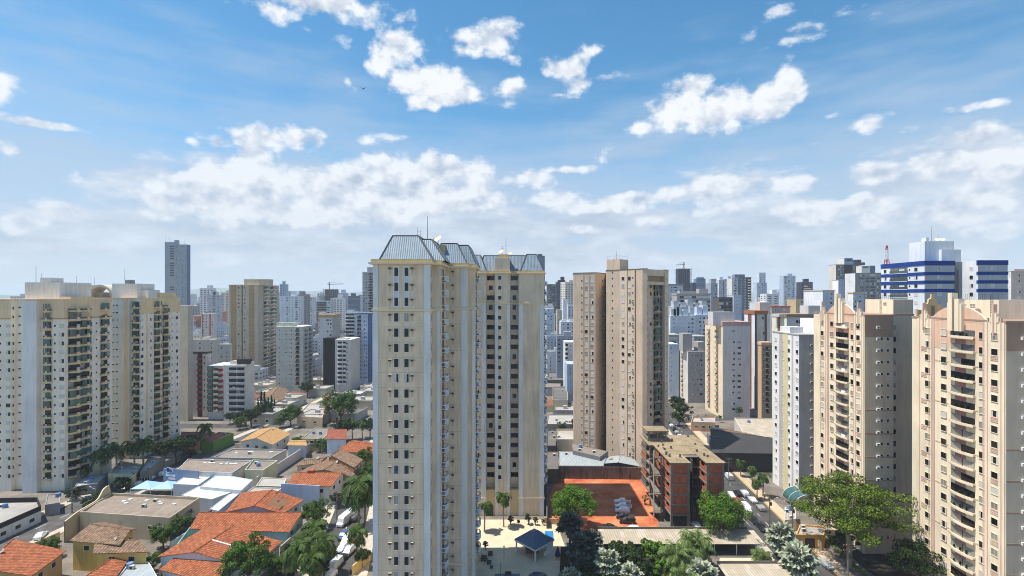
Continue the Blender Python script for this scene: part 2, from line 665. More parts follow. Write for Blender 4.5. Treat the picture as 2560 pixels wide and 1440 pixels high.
# ------------------------------------------------------------------ mesh collecting
class Geo:
 def __init__(s):
  s.v, s.f, s.m, s.mats, s.uv = [], [], [], [], []

 def mi(s, mat):
  if mat not in s.mats:
   s.mats.append(mat)
  return s.mats.index(mat)

 def face(s, pts, mat):
  n = len(s.v)
  s.v.extend([tuple(p) for p in pts])
  s.f.append(tuple(range(n, n + len(pts))))
  s.m.append(s.mi(mat))
  # flat UV in metres: u along the horizontal of the face, v down the slope
  a, b_, c = Vector(pts[0]), Vector(pts[1]), Vector(pts[2])
  nn = (b_ - a).cross(c - a)
  if nn.length < 1e-9:
   nn = Vector((0, 0, 1))
  nn.normalize()
  uu = Vector((0, 0, 1)).cross(nn)
  if uu.length < 0.02:
   uu = Vector((1, 0, 0))
  uu.normalize()
  vv = nn.cross(uu)
  s.uv.extend([(Vector(p).dot(uu), Vector(p).dot(vv)) for p in pts])

 def box(s, x0, x1, y0, y1, z0, z1, mat, top=None, skip=''):
  if x0 > x1: x0, x1 = x1, x0
  if y0 > y1: y0, y1 = y1, y0
  if z0 > z1: z0, z1 = z1, z0
  A, B, C_, D_ = (x0, y0), (x1, y0), (x1, y1), (x0, y1)
  if 'b' not in skip: s.face([(*A, z0), (*D_, z0), (*C_, z0), (*B, z0)], mat)
  if 't' not in skip: s.face([(*A, z1), (*B, z1), (*C_, z1), (*D_, z1)], top or mat)
  if 'f' not in skip: s.face([(*A, z0), (*B, z0), (*B, z1), (*A, z1)], mat)
  if 'r' not in skip: s.face([(*B, z0), (*C_, z0), (*C_, z1), (*B, z1)], mat)
  if 'k' not in skip: s.face([(*C_, z0), (*D_, z0), (*D_, z1), (*C_, z1)], mat)
  if 'l' not in skip: s.face([(*D_, z0), (*A, z0), (*A, z1), (*D_, z1)], mat)

 def prism(s, poly, z0, z1, mat, top=None, bottom=False):
  """poly counter-clockwise seen from above"""
  ar = sum(poly[i][0] * poly[(i + 1) % len(poly)][1] - poly[(i + 1) % len(poly)][0] * poly[i][1] for i in range(len(poly)))
  if ar < 0:
   poly = poly[::-1]
  n = len(poly)
  for i in range(n):
   a, b_ = poly[i], poly[(i + 1) % n]
   s.face([(a[0], a[1], z0), (b_[0], b_[1], z0), (b_[0], b_[1], z1), (a[0], a[1], z1)], mat)
  s.face([(p[0], p[1], z1) for p in poly], top or mat)
  if bottom:
   s.face([(p[0], p[1], z0) for p in poly[::-1]], mat)

 def tube(s, p0, p1, r0, r1, mat, n=6, cap=True):
  p0, p1 = Vector(p0), Vector(p1)
  ax = (p1 - p0)
  if ax.length < 1e-6:
   return
  ax.normalize()
  u = ax.orthogonal().normalized()
  w = ax.cross(u)
  ra = [p0 + (u * cos(2 * pi * i / n) + w * sin(2 * pi * i / n)) * r0 for i in range(n)]
  rb = [p1 + (u * cos(2 * pi * i / n) + w * sin(2 * pi * i / n)) * r1 for i in range(n)]
  for i in range(n):
   j = (i + 1) % n
   s.face([ra[i], ra[j], rb[j], rb[i]], mat)
  if cap and r1 > 1e-4:
   s.face(rb, mat)

 def add(s, g, mw=None):
  n = len(s.v)
  mp = [s.mi(x) for x in g.mats]
  if mw is None:
   s.v.extend(g.v)
  else:
   s.v.extend([tuple(mw @ Vector(p)) for p in g.v])
  s.f.extend([tuple(i + n for i in f) for f in g.f])
  s.m.extend([mp[i] for i in g.m])
  s.uv.extend(g.uv)

 def mesh(s, name, off=(0, 0, 0)):
  me = bpy.data.meshes.new(name)
  vv = s.v if off == (0, 0, 0) else [(p[0] - off[0], p[1] - off[1], p[2] - off[2]) for p in s.v]
  me.from_pydata(vv, [], s.f)
  for m in s.mats:
   me.materials.append(M(m))
  me.polygons.foreach_set('material_index', s.m)
  ul = me.uv_layers.new(name='UVMap')
  ul.data.foreach_set('uv', [c for p in s.uv for c in p])
  me.update()
  return me


def link(name, data, parent=None, loc=(0, 0, 0), rot=0.0):
 o = bpy.data.objects.new(name, data)
 COL.objects.link(o)
 if parent is not None:
  o.parent = parent
 o.location = loc
 if rot:
  o.rotation_euler = (0, 0, rot)
 return o


LABELS = {}


def tag(o, label, cat, group=None, kind=None):
 if label: o['label'] = label
 if cat: o['category'] = cat
 if group: o['group'] = group
 if kind: o['kind'] = kind
 if label and not kind:
  LABELS.setdefault(label, []).append(group)
 return o


def thing(name, label, cat, loc, group=None, rot=0.0):
 return tag(link(name, None, None, loc, rot), label, cat, group)


def structure(name, g, kind='structure', label=None):
 o = link(name, g.mesh(name))
 o['kind'] = kind
 if label: o['label'] = label
 return o


MESHCACHE = {}


def cached_mesh(key, geo, name):
 if key not in MESHCACHE:
  MESHCACHE[key] = geo.mesh(name)
 return MESHCACHE[key]


class Face:
 """a vertical wall face; p0 -> p1 runs left to right for someone looking at it from outside"""
 def __init__(s, p0, p1):
  s.p0, s.p1 = Vector((p0[0], p0[1])), Vector((p1[0], p1[1]))
  s.d = s.p1 - s.p0
  s.len = s.d.length
  s.d.normalize()
  s.ang = atan2(s.d.y, s.d.x)
  s.n = Vector((s.d.y, -s.d.x))

 def at(s, u, out=0.0):
  p = s.p0 + s.d * u + s.n * out
  return p

 def upx(s, px):
  """distance along the face where the photo's column px meets it"""
  t = (px - 1280) / F
  # p0.x + d.x*u = t*(p0.y + d.y*u)
  den = s.d.x - t * s.d.y
  return (t * s.p0.y - s.p0.x) / den

 def depth(s, px):
  return s.at(s.upx(px)).y

 def mat(s, u, z, out=0.0):
  p = s.at(u, out)
  return Matrix.Translation((p.x, p.y, z)) @ Matrix.Rotation(s.ang, 4, 'Z')


class Bld:
 """a building: an Empty at its base, its parts as children"""
 def __init__(s, name, label, cat, loc, group=None):
  s.root = thing(name, label, cat, (loc[0], loc[1], 0), group)
  s.o = (loc[0], loc[1], 0)
  s.put_ = {}

 def part(s, name, g, label=None, parent=None):
  o = link(name, g.mesh(name, s.o), parent or s.root)
  if label:
   o['label'] = label
  return o

 def put(s, name, key, geo, face, u, z, out=0.0):
  s.put_.setdefault(name, []).append((key, geo, face, u, z, out))

 def finish(s, limit=100):
  for name, items in s.put_.items():
   def score(it):
    p = it[2].at(it[3])
    v = Vector((p.x, p.y, it[4] - H))
    fac = -(it[2].n.x * p.x + it[2].n.y * p.y) / max(1, sqrt(p.x ** 2 + p.y ** 2))
    return -max(fac, 0.0) / v.length_squared
   items.sort(key=score)
   for it in items[:limit]:
    key, geo, face, u, z, out = it
    p = face.at(u, out)
    o = link(name, cached_mesh(key, geo, name), s.root, (p.x - s.o[0], p.y - s.o[1], z), face.ang)
   rest = items[limit:]
   if rest:
    g = Geo()
    for key, geo, face, u, z, out in rest:
     g.add(geo, face.mat(u, z, out))
    o = s.part(name, g)
    o['kind'] = 'stuff'
  return s.root


# ------------------------------------------------------------------ facade pieces (outward is -y)
GC = {}
BR = random.Random(17)


def win(w, h, kind='dark', frame='trim_white', t=0.07, proud=0.05, gl='glass_dark'):
 key = ('win', round(w, 2), round(h, 2), kind, frame, t, proud, gl)
 if key in GC:
  return key, GC[key]
 g = Geo()
 a, b_ = -w / 2, w / 2
 z0, z1 = -h / 2, h / 2
 if t > 0:
  g.box(a - t, b_ + t, -proud, 0, z1, z1 + t, frame, skip='k')
  g.box(a - t, b_ + t, -proud - 0.04, 0, z0 - t, z0, frame, skip='k')
  g.box(a - t, a, -proud, 0, z0, z1, frame, skip='ktb')
  g.box(b_, b_ + t, -proud, 0, z0, z1, frame, skip='ktb')
 y = -0.012

 def q(x0, x1, za, zb, m, yy=y):
  g.face([(x0, yy, za), (x1, yy, za), (x1, yy, zb), (x0, yy, zb)], m)
 if kind == 'dark':
  q(a, b_, z0, z1, gl)
  g.box(-0.02, 0.02, -0.04, 0, z0, z1, 'frame_dark', skip='ktb')
 elif kind == 'curtain':
  q(a, b_, z0, z1, 'glass_curtain')
  g.box(-0.02, 0.02, -0.04, 0, z0, z1, frame, skip='ktb')
 elif kind == 'half':
  q(a, 0, z0, z1, 'shutter', y - 0.01)
  q(0, b_, z0, z1, gl)
 elif kind == 'half2':
  q(a, a + w * 0.25, z0, z1, 'shutter', y - 0.01)
  q(a + w * 0.25, a + w * 0.75, z0, z1, gl)
  q(a + w * 0.75, b_, z0, z1, 'shutter', y - 0.01)
 elif kind == 'shut':
  q(a, 0, z0, z1, 'shutter', y - 0.01)
  q(0, b_, z0, z1, 'shutter', y - 0.02)
 elif kind == 'blue':
  q(a, b_, z0, z1, 'glass_blue')
  g.box(-0.03, 0.03, -0.05, 0, z0, z1, 'frame_dark', skip='ktb')
  g.box(a, b_, -0.05, 0, -0.03, 0.03, 'frame_dark', skip='klr')
 elif kind == 'sash':     # tall window of two lights
  q(a, b_, z0, z1, gl)
  g.box(a, b_, -0.05, 0, h * 0.22 - 0.03, h * 0.22 + 0.03, 'frame_dark', skip='klr')
 GC[key] = g
 return key, g


def acunit(mat='ac_beige'):
 key = ('ac', mat)
 if key not in GC:
  g = Geo()
  g.box(-0.34, 0.34, -0.42, 0, -0.2, 0.22, mat, skip='k')
  g.face([(-0.16, -0.006, -1.25), (0.12, -0.006, -1.15), (0.2, -0.006, -0.2), (-0.22, -0.006, -0.2)], 'rust_streak')
  g.face([(-0.28, -0.425, -0.14), (0.28, -0.425, -0.14), (0.28, -0.425, 0.16), (-0.28, -0.425, 0.16)], 'dark_metal')
  GC[key] = g
 return key, GC[key]


def acbox():
 key = ('acbox',)
 if key not in GC:
  g = Geo()
  g.box(-0.4, 0.4, -0.38, -0.05, -0.28, 0.28, 'trim_white')
  for i in range(10):
   pass
  g.face([(-0.2, -0.385, -0.2), (0.2, -0.385, -0.2), (0.2, -0.385, 0.2), (-0.2, -0.385, 0.2)], 'dark_metal')
  GC[key] = g
 return key, GC[key]


def balcony(w, depth=1.1, hh=1.05, mat='trim_cream', rail='solid', gap=2.55, curve=0.0, glassk=0, panel=None, n=6, back='glass_dark'):
 """one balcony: slab, parapet or railing, the dark opening of the room behind it; z=0 is the slab's top"""
 vv = BR.randrange(6)
 key = ('bal', vv, round(w, 2), depth, hh, mat, rail, gap, curve, glassk, panel, back)
 if key in GC:
  return key, GC[key]
 g = Geo()
 a, b_ = -w / 2, w / 2
 # plan outline of the front edge
 pts = []
 for i in range(n + 1):
  t = i / n
  x = a + w * t
  pts.append((x, -(depth + curve * (1 - (2 * t - 1) ** 2))))
 outl = [(a, 0)] + pts + [(b_, 0)]
 # slab
 g.prism(outl, -0.16, 0, mat, bottom=True)

 def strip(z0, z1, m, inset=0.0, th=0.08):
  o2 = [(x, y + inset) for x, y in outl]
  for i in range(len(o2) - 1):
   p, q_ = o2[i], o2[i + 1]
   g.face([(p[0], p[1], z0), (q_[0], q_[1], z0), (q_[0], q_[1], z1), (p[0], p[1], z1)], m)
   # inner side and top
   pi_, qi = (p[0] * 0.97, min(p[1] + th, 0)), (q_[0] * 0.97, min(q_[1] + th, 0))
   g.face([(p[0], p[1], z1), (q_[0], q_[1], z1), (qi[0], qi[1], z1), (pi_[0], pi_[1], z1)], m)
   g.face([(qi[0], qi[1], z0), (pi_[0], pi_[1], z0), (pi_[0], pi_[1], z1), (qi[0], qi[1], z1)], m)
 if rail == 'solid':
  strip(-0.16, hh, mat)
 elif rail == 'glass':
  strip(0, hh, 'glass_rail', 0.02, 0.02)
  strip(hh, hh + 0.05, 'frame_dark', 0.02)
 elif rail == 'mix':       # low solid parapet part and metal part
  strip(-0.16, 0.5, mat)
  strip(0.5, hh, 'glass_rail', 0.03, 0.02)
  g.box(-w * 0.16, w * 0.1, -(depth + curve) - 0.05, -(depth + curve) + 0.1, -0.16, hh + 0.05, mat)
 elif rail == 'baluster':
  strip(-0.22, 0.12, mat)
  strip(hh - 0.14, hh, mat)
  m_ = max(6, int(w / 0.28))
  for i in range(m_ + 1):
   t = i / m_
   x = a + w * t
   y = -(depth + curve * (1 - (2 * t - 1) ** 2)) + 0.06
   g.box(x - 0.05, x + 0.05, y - 0.05, y + 0.05, 0.12, hh - 0.14, mat, skip='tb')
 # dark room behind
 zt = gap - 0.16 if not panel else 1.75
 g.face([(a + 0.1, -0.012, 0), (b_ - 0.1, -0.012, 0), (b_ - 0.1, -0.012, zt - 0.15), (a + 0.1, -0.012, zt - 0.15)], back)
 g.box(-0.04, 0.04, -0.06, 0, 0, zt - 0.15, 'frame_dark', skip='ktb')
 if glassk:   # glazed-in balcony: panes standing on the parapet
  segs = list(range(len(pts) - 1))
  k = 0
  for i in segs:
   if (i + glassk) % 3 == 0 and glassk < 4:
    continue
   p, q_ = pts[i], pts[i + 1]
   g.face([(p[0], p[1] + 0.03, hh), (q_[0], q_[1] + 0.03, hh), (q_[0], q_[1] + 0.03, zt), (p[0], p[1] + 0.03, zt)], 'glass_green')
 life = BR.randrange(5)
 if life == 1:
  for i in range(3):
   x = a + w * (0.2 + 0.25 * i)
   g.box(x - 0.12, x + 0.12, -depth * 0.8, -depth * 0.8 + 0.22, 0.2, hh + 0.35 + 0.1 * i, 'leaf_dark')
 elif life == 2:
  g.box(a + w * 0.55, a + w * 0.85, -depth * 0.9, -depth * 0.9 + 0.04, hh - 0.5, hh + 0.5, 'cloth_white')
 elif life == 3:
  g.face([(a + 0.12, -0.03, 0.1), (-w * 0.05, -0.03, 0.1), (-w * 0.05, -0.03, zt - 0.2), (a + 0.12, -0.03, zt - 0.2)], 'glass_curtain')
 if panel:
  g.box(-w * 0.3, w * 0.12, -0.05, 0, zt - 0.13, gap - 0.2, panel, skip='k')
 GC[key] = g
 return key, g


def mast(b, x, y, z0, z1, r=0.06, name='antenna', yagi=False):
 g = Geo()
 g.tube((x, y, z0), (x, y, z1), r, r * 0.6, 'dark_metal', 5)
 if yagi:
  for k in range(4):
   zz = z1 - 0.3 - k * 0.5
   g.tube((x - 0.6, y, zz), (x + 0.6, y, zz), 0.02, 0.02, 'dark_metal', 4)
 b.part(name, g)


def dish(b, x, y, z, r=0.9, mat='trim_cream'):
 g = Geo()
 g.tube((x, y, z), (x, y, z + 0.7), 0.06, 0.06, 'dark_metal', 5)
 c = Vector((x, y, z + 1.0))
 ax = Vector((-0.4, -0.6, 0.7)).normalized()
 u = ax.orthogonal().normalized()
 w = ax.cross(u)
 rings = []
 for k in range(4):
  rr = r * k / 3
  cc = c + ax * (rr * rr * 0.28)
  rings.append([cc + (u * cos(2 * pi * i / 14) + w * sin(2 * pi * i / 14)) * rr for i in range(14)])
 for k in range(3):
  for i in range(14):
   j = (i + 1) % 14
   if k == 0:
    g.face([rings[0][0], rings[1][i], rings[1][j]], mat)
   else:
    g.face([rings[k][i], rings[k + 1][i], rings[k + 1][j], rings[k][j]], mat)
 g.tube(c, c + ax * 0.8, 0.03, 0.02, 'dark_metal', 4)
 b.part('satellite_dish', g)


def flat_ring(g, P, z0, z1, t, mat):
 """a parapet along the edges of polygon P (ccw), thickness t inwards"""
 n = len(P)
 inn = []
 for i in range(n):
  p0, p1, p2 = Vector(P[i - 1][:2]), Vector(P[i][:2]), Vector(P[(i + 1) % n][:2])
  d1, d2 = (p1 - p0).normalized(), (p2 - p1).normalized()
  n1, n2 = Vector((-d1.y, d1.x)), Vector((-d2.y, d2.x))
  b_ = (n1 + n2) / max(0.5, 1 + n1.dot(n2))
  inn.append(p1 + b_ * t)
 for i in range(n):
  j = (i + 1) % n
  a, c, ai, ci = P[i], P[j], inn[i], inn[j]
  g.face([(a[0], a[1], z0), (c[0], c[1], z0), (c[0], c[1], z1), (a[0], a[1], z1)], mat)
  g.face([(a[0], a[1], z1), (c[0], c[1], z1), (ci.x, ci.y, z1), (ai.x, ai.y, z1)], mat)
  g.face([(ci.x, ci.y, z0), (ai.x, ai.y, z0), (ai.x, ai.y, z1), (ci.x, ci.y, z1)], mat)
 return inn


# ------------------------------------------------------------------ the materials used
def setup_mats():
 plain('trim_white', (226, 228, 230), 0.6)
 paint('trim_cream', (232, 214, 180), 0.8, 0.06, 0.12)
 paint('cream_weathered', (230, 210, 184), 0.85, 0.14, 0.4, 0.5, 0.08)
 plain('frame_dark', (45, 43, 42), 0.5)
 paint('rust_streak', (206, 188, 160), 0.9, 0.2, 0.6, 2.0)
 paint('wall_joint', (168, 152, 128), 0.9)
 plain('dark_metal', (60, 58, 56), 0.5, 0.3)
 plain('shutter', (205, 200, 192), 0.5)
 plain('ac_beige', (196, 182, 156), 0.6)
 glass('glass_dark', (22, 25, 29), spec=0.45)
 glass('glass_mid', (92, 96, 98), 0.15)
 glass('glass_curtain', (150, 146, 138), 0.25, 0.5, 0.3)
 glass('glass_blue', (70, 100, 120))
 glass('glass_green', (62, 96, 94), 0.1, 0.6, 0.4)
 glass('glass_smoke', (64, 62, 62), 0.12, 0.6, 0.4)
 glass('glass_rail', (72, 84, 84), 0.12, 0.6, 0.3)
 glass('pane_navy', (28, 44, 74), 0.08, 0.8, 0.3)
 tiles('tile_orange', (188, 108, 62), (148, 80, 46), 0.7, 0.42)
 tiles('tile_red', (180, 98, 72), (144, 78, 58), 0.7, moss=0.45)
 tiles('tile_ochre', (210, 166, 108), (186, 142, 90), 0.7, moss=0.12)
 tiles('tile_brown', (160, 128, 100), (124, 96, 74), 0.7, moss=0.45)
 tiles('tile_far', (176, 116, 88), (146, 96, 74))
 sheet_metal('sheet_white', (226, 230, 228), 0.4, 0.07, 0.45)
 sheet_metal('sheet_grey', (140, 130, 120), 0.5, 0.3, 0.8, patch=(160, 150, 140))
 sheet_metal('sheet_fibre', (150, 134, 120), 0.5, 0.35, 0.85, patch=(172, 158, 144))
 sheet_metal('sheet_tan', (182, 168, 146), 0.6, 0.2, 0.85, patch=(214, 208, 196))
 sheet_metal('sheet_silver', (176, 184, 186), 0.5, 0.15, 0.5, 0.2)
 sheet_metal('sheet_dark', (62, 60, 60), 0.5, 0.2, 0.8)
 sheet_metal('mansard', (132, 150, 164), 0.42, 0.3, 0.5, 0.2, patch=(148, 164, 176))
 sheet_metal('sheet_blue', (82, 104, 128), 0.45, 0.08, 0.4, 0.1)
 sheet_metal('roof_red', (196, 92, 84), 0.5, 0.2, 0.8)
 brickmat('brick_orange', (196, 96, 58), (170, 78, 46), (150, 110, 90))
 paint('concrete', (126, 118, 108), 0.95, 0.2, 0.45, 0.6, 0.3)
 paint('concrete_roof', (158, 140, 112), 0.95, 0.3, 0.9, 0.6, 1.0)
 paint('wall_stained', (122, 112, 104), 0.95, 0.3, 1.6, 0.5, 0.12)
 paint('flat_roof', (170, 165, 158), 0.95, 0.2, 0.4, 0.5, 1.0)
 paint('flat_roof_dark', (110, 106, 102), 0.95, 0.25, 0.4, 0.5, 1.0)
 ground_mat('asphalt', (62, 60, 59), (84, 82, 80), 0.3, 0.9, fine_amt=0.12)
 ground_mat('asphalt_pale', (70, 68, 67), (98, 95, 92), 0.3, 0.9, fine_amt=0.12)
 ground_mat('pavement', (170, 160, 146), (196, 184, 166), 0.5, 0.9, fine_amt=0.12)
 ground_mat('pavement_tan', (178, 156, 132), (200, 178, 150), 0.4, 0.9, fine_amt=0.12)
 ground_mat('red_dirt', (166, 76, 42), (208, 136, 92), 0.12, 1.0, fine=1.4, fine_amt=0.16)
 ground_mat('terrace_floor', (196, 178, 152), (214, 196, 166), 0.25, 0.8, fine_amt=0.12)
 ground_mat('shaded_soil', (34, 32, 24), (62, 54, 40), 0.08, 1.0)  # soil darkened to hold the shade under the plants in its colour
 ground_mat('yard', (92, 87, 80), (138, 128, 116), 0.09, 1.0)
 ground_mat('lawn', (58, 84, 34), (92, 112, 48), 0.4, 1.0, fine=6)
 ground_mat('far_ground', (96, 104, 84), (160, 152, 138), 0.02, 1.0, fine=0.09, fine_amt=0.35)
 ground_mat('hill', (74, 92, 70), (104, 112, 84), 0.002, 1.0, fine=0.02)
 plain('line_white', (220, 218, 210), 0.7)
 plain('line_yellow', (224, 178, 60), 0.7)
 plain('pool_water', (40, 120, 180), 0.05, 0, 0.8)
 plain('pool_dark', (40, 56, 84), 0.05, 0, 0.8)
 leafmat('leaf_mango', (0.004, 0.022, 0.002), (0.15, 0.30, 0.02), 0.7)
 leafmat('leaf_mid', (0.006, 0.024, 0.003), (0.10, 0.20, 0.02), 0.6)
 leafmat('leaf_big', (0.008, 0.026, 0.002), (0.17, 0.245, 0.02), 0.5)
 leafmat('leaf_dark', (0.003, 0.010, 0.002), (0.04, 0.075, 0.012), 0.6)
 leafmat('leaf_palm', (0.005, 0.018, 0.004), (0.08, 0.14, 0.02), 0.9)
 leafmat('leaf_date', (0.025, 0.055, 0.012), (0.19, 0.26, 0.07), 0.9)
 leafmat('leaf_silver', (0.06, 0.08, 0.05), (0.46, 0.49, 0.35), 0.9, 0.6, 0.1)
 leafmat('leaf_silver_shaded', (0.022, 0.026, 0.02), (0.15, 0.17, 0.135), 0.9, 0.6, 0.1)  # silver leaf again, darker, with shade put into the colour
 leafmat('leaf_cypress', (0.006, 0.018, 0.008), (0.02, 0.045, 0.02), 0.8)
 paint('bark', (92, 76, 60), 0.95, 0.2, 0.4, 3.0, 0.3)
 paint('bark_pale', (150, 138, 118), 0.95, 0.2, 0.4, 3.0, 0.3)
 for nm, c in (('car_white', (228, 230, 232)), ('car_silver', (168, 172, 174)), ('car_black', (24, 25, 28)), ('car_grey', (84, 88, 92)),
                  ('car_red', (168, 26, 30)), ('car_blue', (50, 80, 140))):
  plain(nm, c, 0.3, 0.1, 0.5, 0.6)
 plain('rubber', (22, 22, 23), 0.9)
 plain('rim', (150, 152, 155), 0.35, 0.7)
 plain('lamp_glass', (220, 222, 220), 0.2)
 plain('lamp_red', (150, 20, 20), 0.3)
 glass('car_glass', (22, 26, 32), 0.06, 0.8, 0.2)
 plain('sign_blue', (36, 84, 180), 0.5)
 plain('sign_navy', (24, 38, 92), 0.5)
 plain('sign_red', (190, 40, 36), 0.5)
 plain('cloth_white', (225, 225, 228), 0.9)
 plain('cloth_red', (200, 50, 40), 0.9)
 plain('canopy_blue', (160, 196, 224), 0.8)
 plain('wood', (120, 84, 56), 0.8)


setup_mats()
R = random.Random(5)
PLAIN_KINDS = ['dark', 'dark', 'half', 'shut', 'curtain', 'half2', 'dark', 'half']


def rk(kinds=PLAIN_KINDS):
 return R.choice(kinds)


def floors(z_first, fh=2.9, zmin=3.0):
 z = z_first
 while z > zmin:
  yield z
  z -= fh


def cols(b, face, pxs, z_first, w, h, kinds=PLAIN_KINDS, fh=2.9, frame='trim_white', zmin=3.0, t=0.06, name='window', proud=0.05, gl='glass_dark', us=None):
 """columns of windows; pxs are columns of the photo (or us: metres along the face)"""
 for c in (pxs if us is None else us):
  u = face.upx(c) if us is None else c
  for z in floors(z_first, fh, zmin):
   k, g = win(w, h, rk(kinds), frame, t, proud, gl)
   b.put(name, k, g, face, u, z)


def strip(b, face, u0, u1, z0, z1, mat, th=0.12, name='pilaster', out=0.0):
 g = Geo()
 g.box(0, u1 - u0, -th, 0, z0, z1, mat)
 gg = Geo()
 gg.add(g, face.mat(u0, 0, out))
 return b.part(name, gg)


def band(g, poly, z0, z1, out, mat):
 """a moulding running round a footprint (list of points, CCW), proud by out"""
 n = len(poly)
 cx = sum(p[0] for p in poly) / n
 cy = sum(p[1] for p in poly) / n
 off = []
 for i in range(n):
  p0, p1, p2 = Vector(poly[i - 1][:2]), Vector(poly[i][:2]), Vector(poly[(i + 1) % n][:2])
  d1, d2 = (p1 - p0).normalized(), (p2 - p1).normalized()
  n1, n2 = Vector((d1.y, -d1.x)), Vector((d2.y, -d2.x))
  bis = n1 + n2
  k = out / max(0.35, (1 + n1.dot(n2)) / 2 * bis.length) if bis.length > 1e-3 else out
  off.append((p1.x + bis.x * out / max(0.5, 1 + n1.dot(n2)), p1.y + bis.y * out / max(0.5, 1 + n1.dot(n2))))
 g.prism(off, z0, z1, mat, bottom=True)


def ccw(poly):
 ar = sum(poly[i][0] * poly[(i + 1) % len(poly)][1] - poly[(i + 1) % len(poly)][0] * poly[i][1] for i in range(len(poly)))
 return poly if ar > 0 else poly[::-1]


def mansard(g, x0, x1, y0, y1, z0, z1, ix0, ix1, iy0, iy1, mat='mansard', cap='mansard'):
 A = [(x0, y0, z0), (x1, y0, z0), (x1, y1, z0), (x0, y1, z0)]
 B = [(x0 + ix0, y0 + iy0, z1), (x1 - ix1, y0 + iy0, z1), (x1 - ix1, y1 - iy1, z1), (x0 + ix0, y1 - iy1, z1)]
 for i in range(4):
  j = (i + 1) % 4
  g.face([A[i], A[j], B[j], B[i]], mat)
  # hip caps
  g.tube(A[i], B[i], 0.14, 0.14, 'dark_metal', 4, False)
 g.face(B, cap)
 for i in range(4):
  g.tube(B[i], B[(i + 1) % 4], 0.12, 0.12, 'dark_metal', 4, False)


BEIGE = 'cream_weathered'
BEIGE_D = (206, 182, 140)

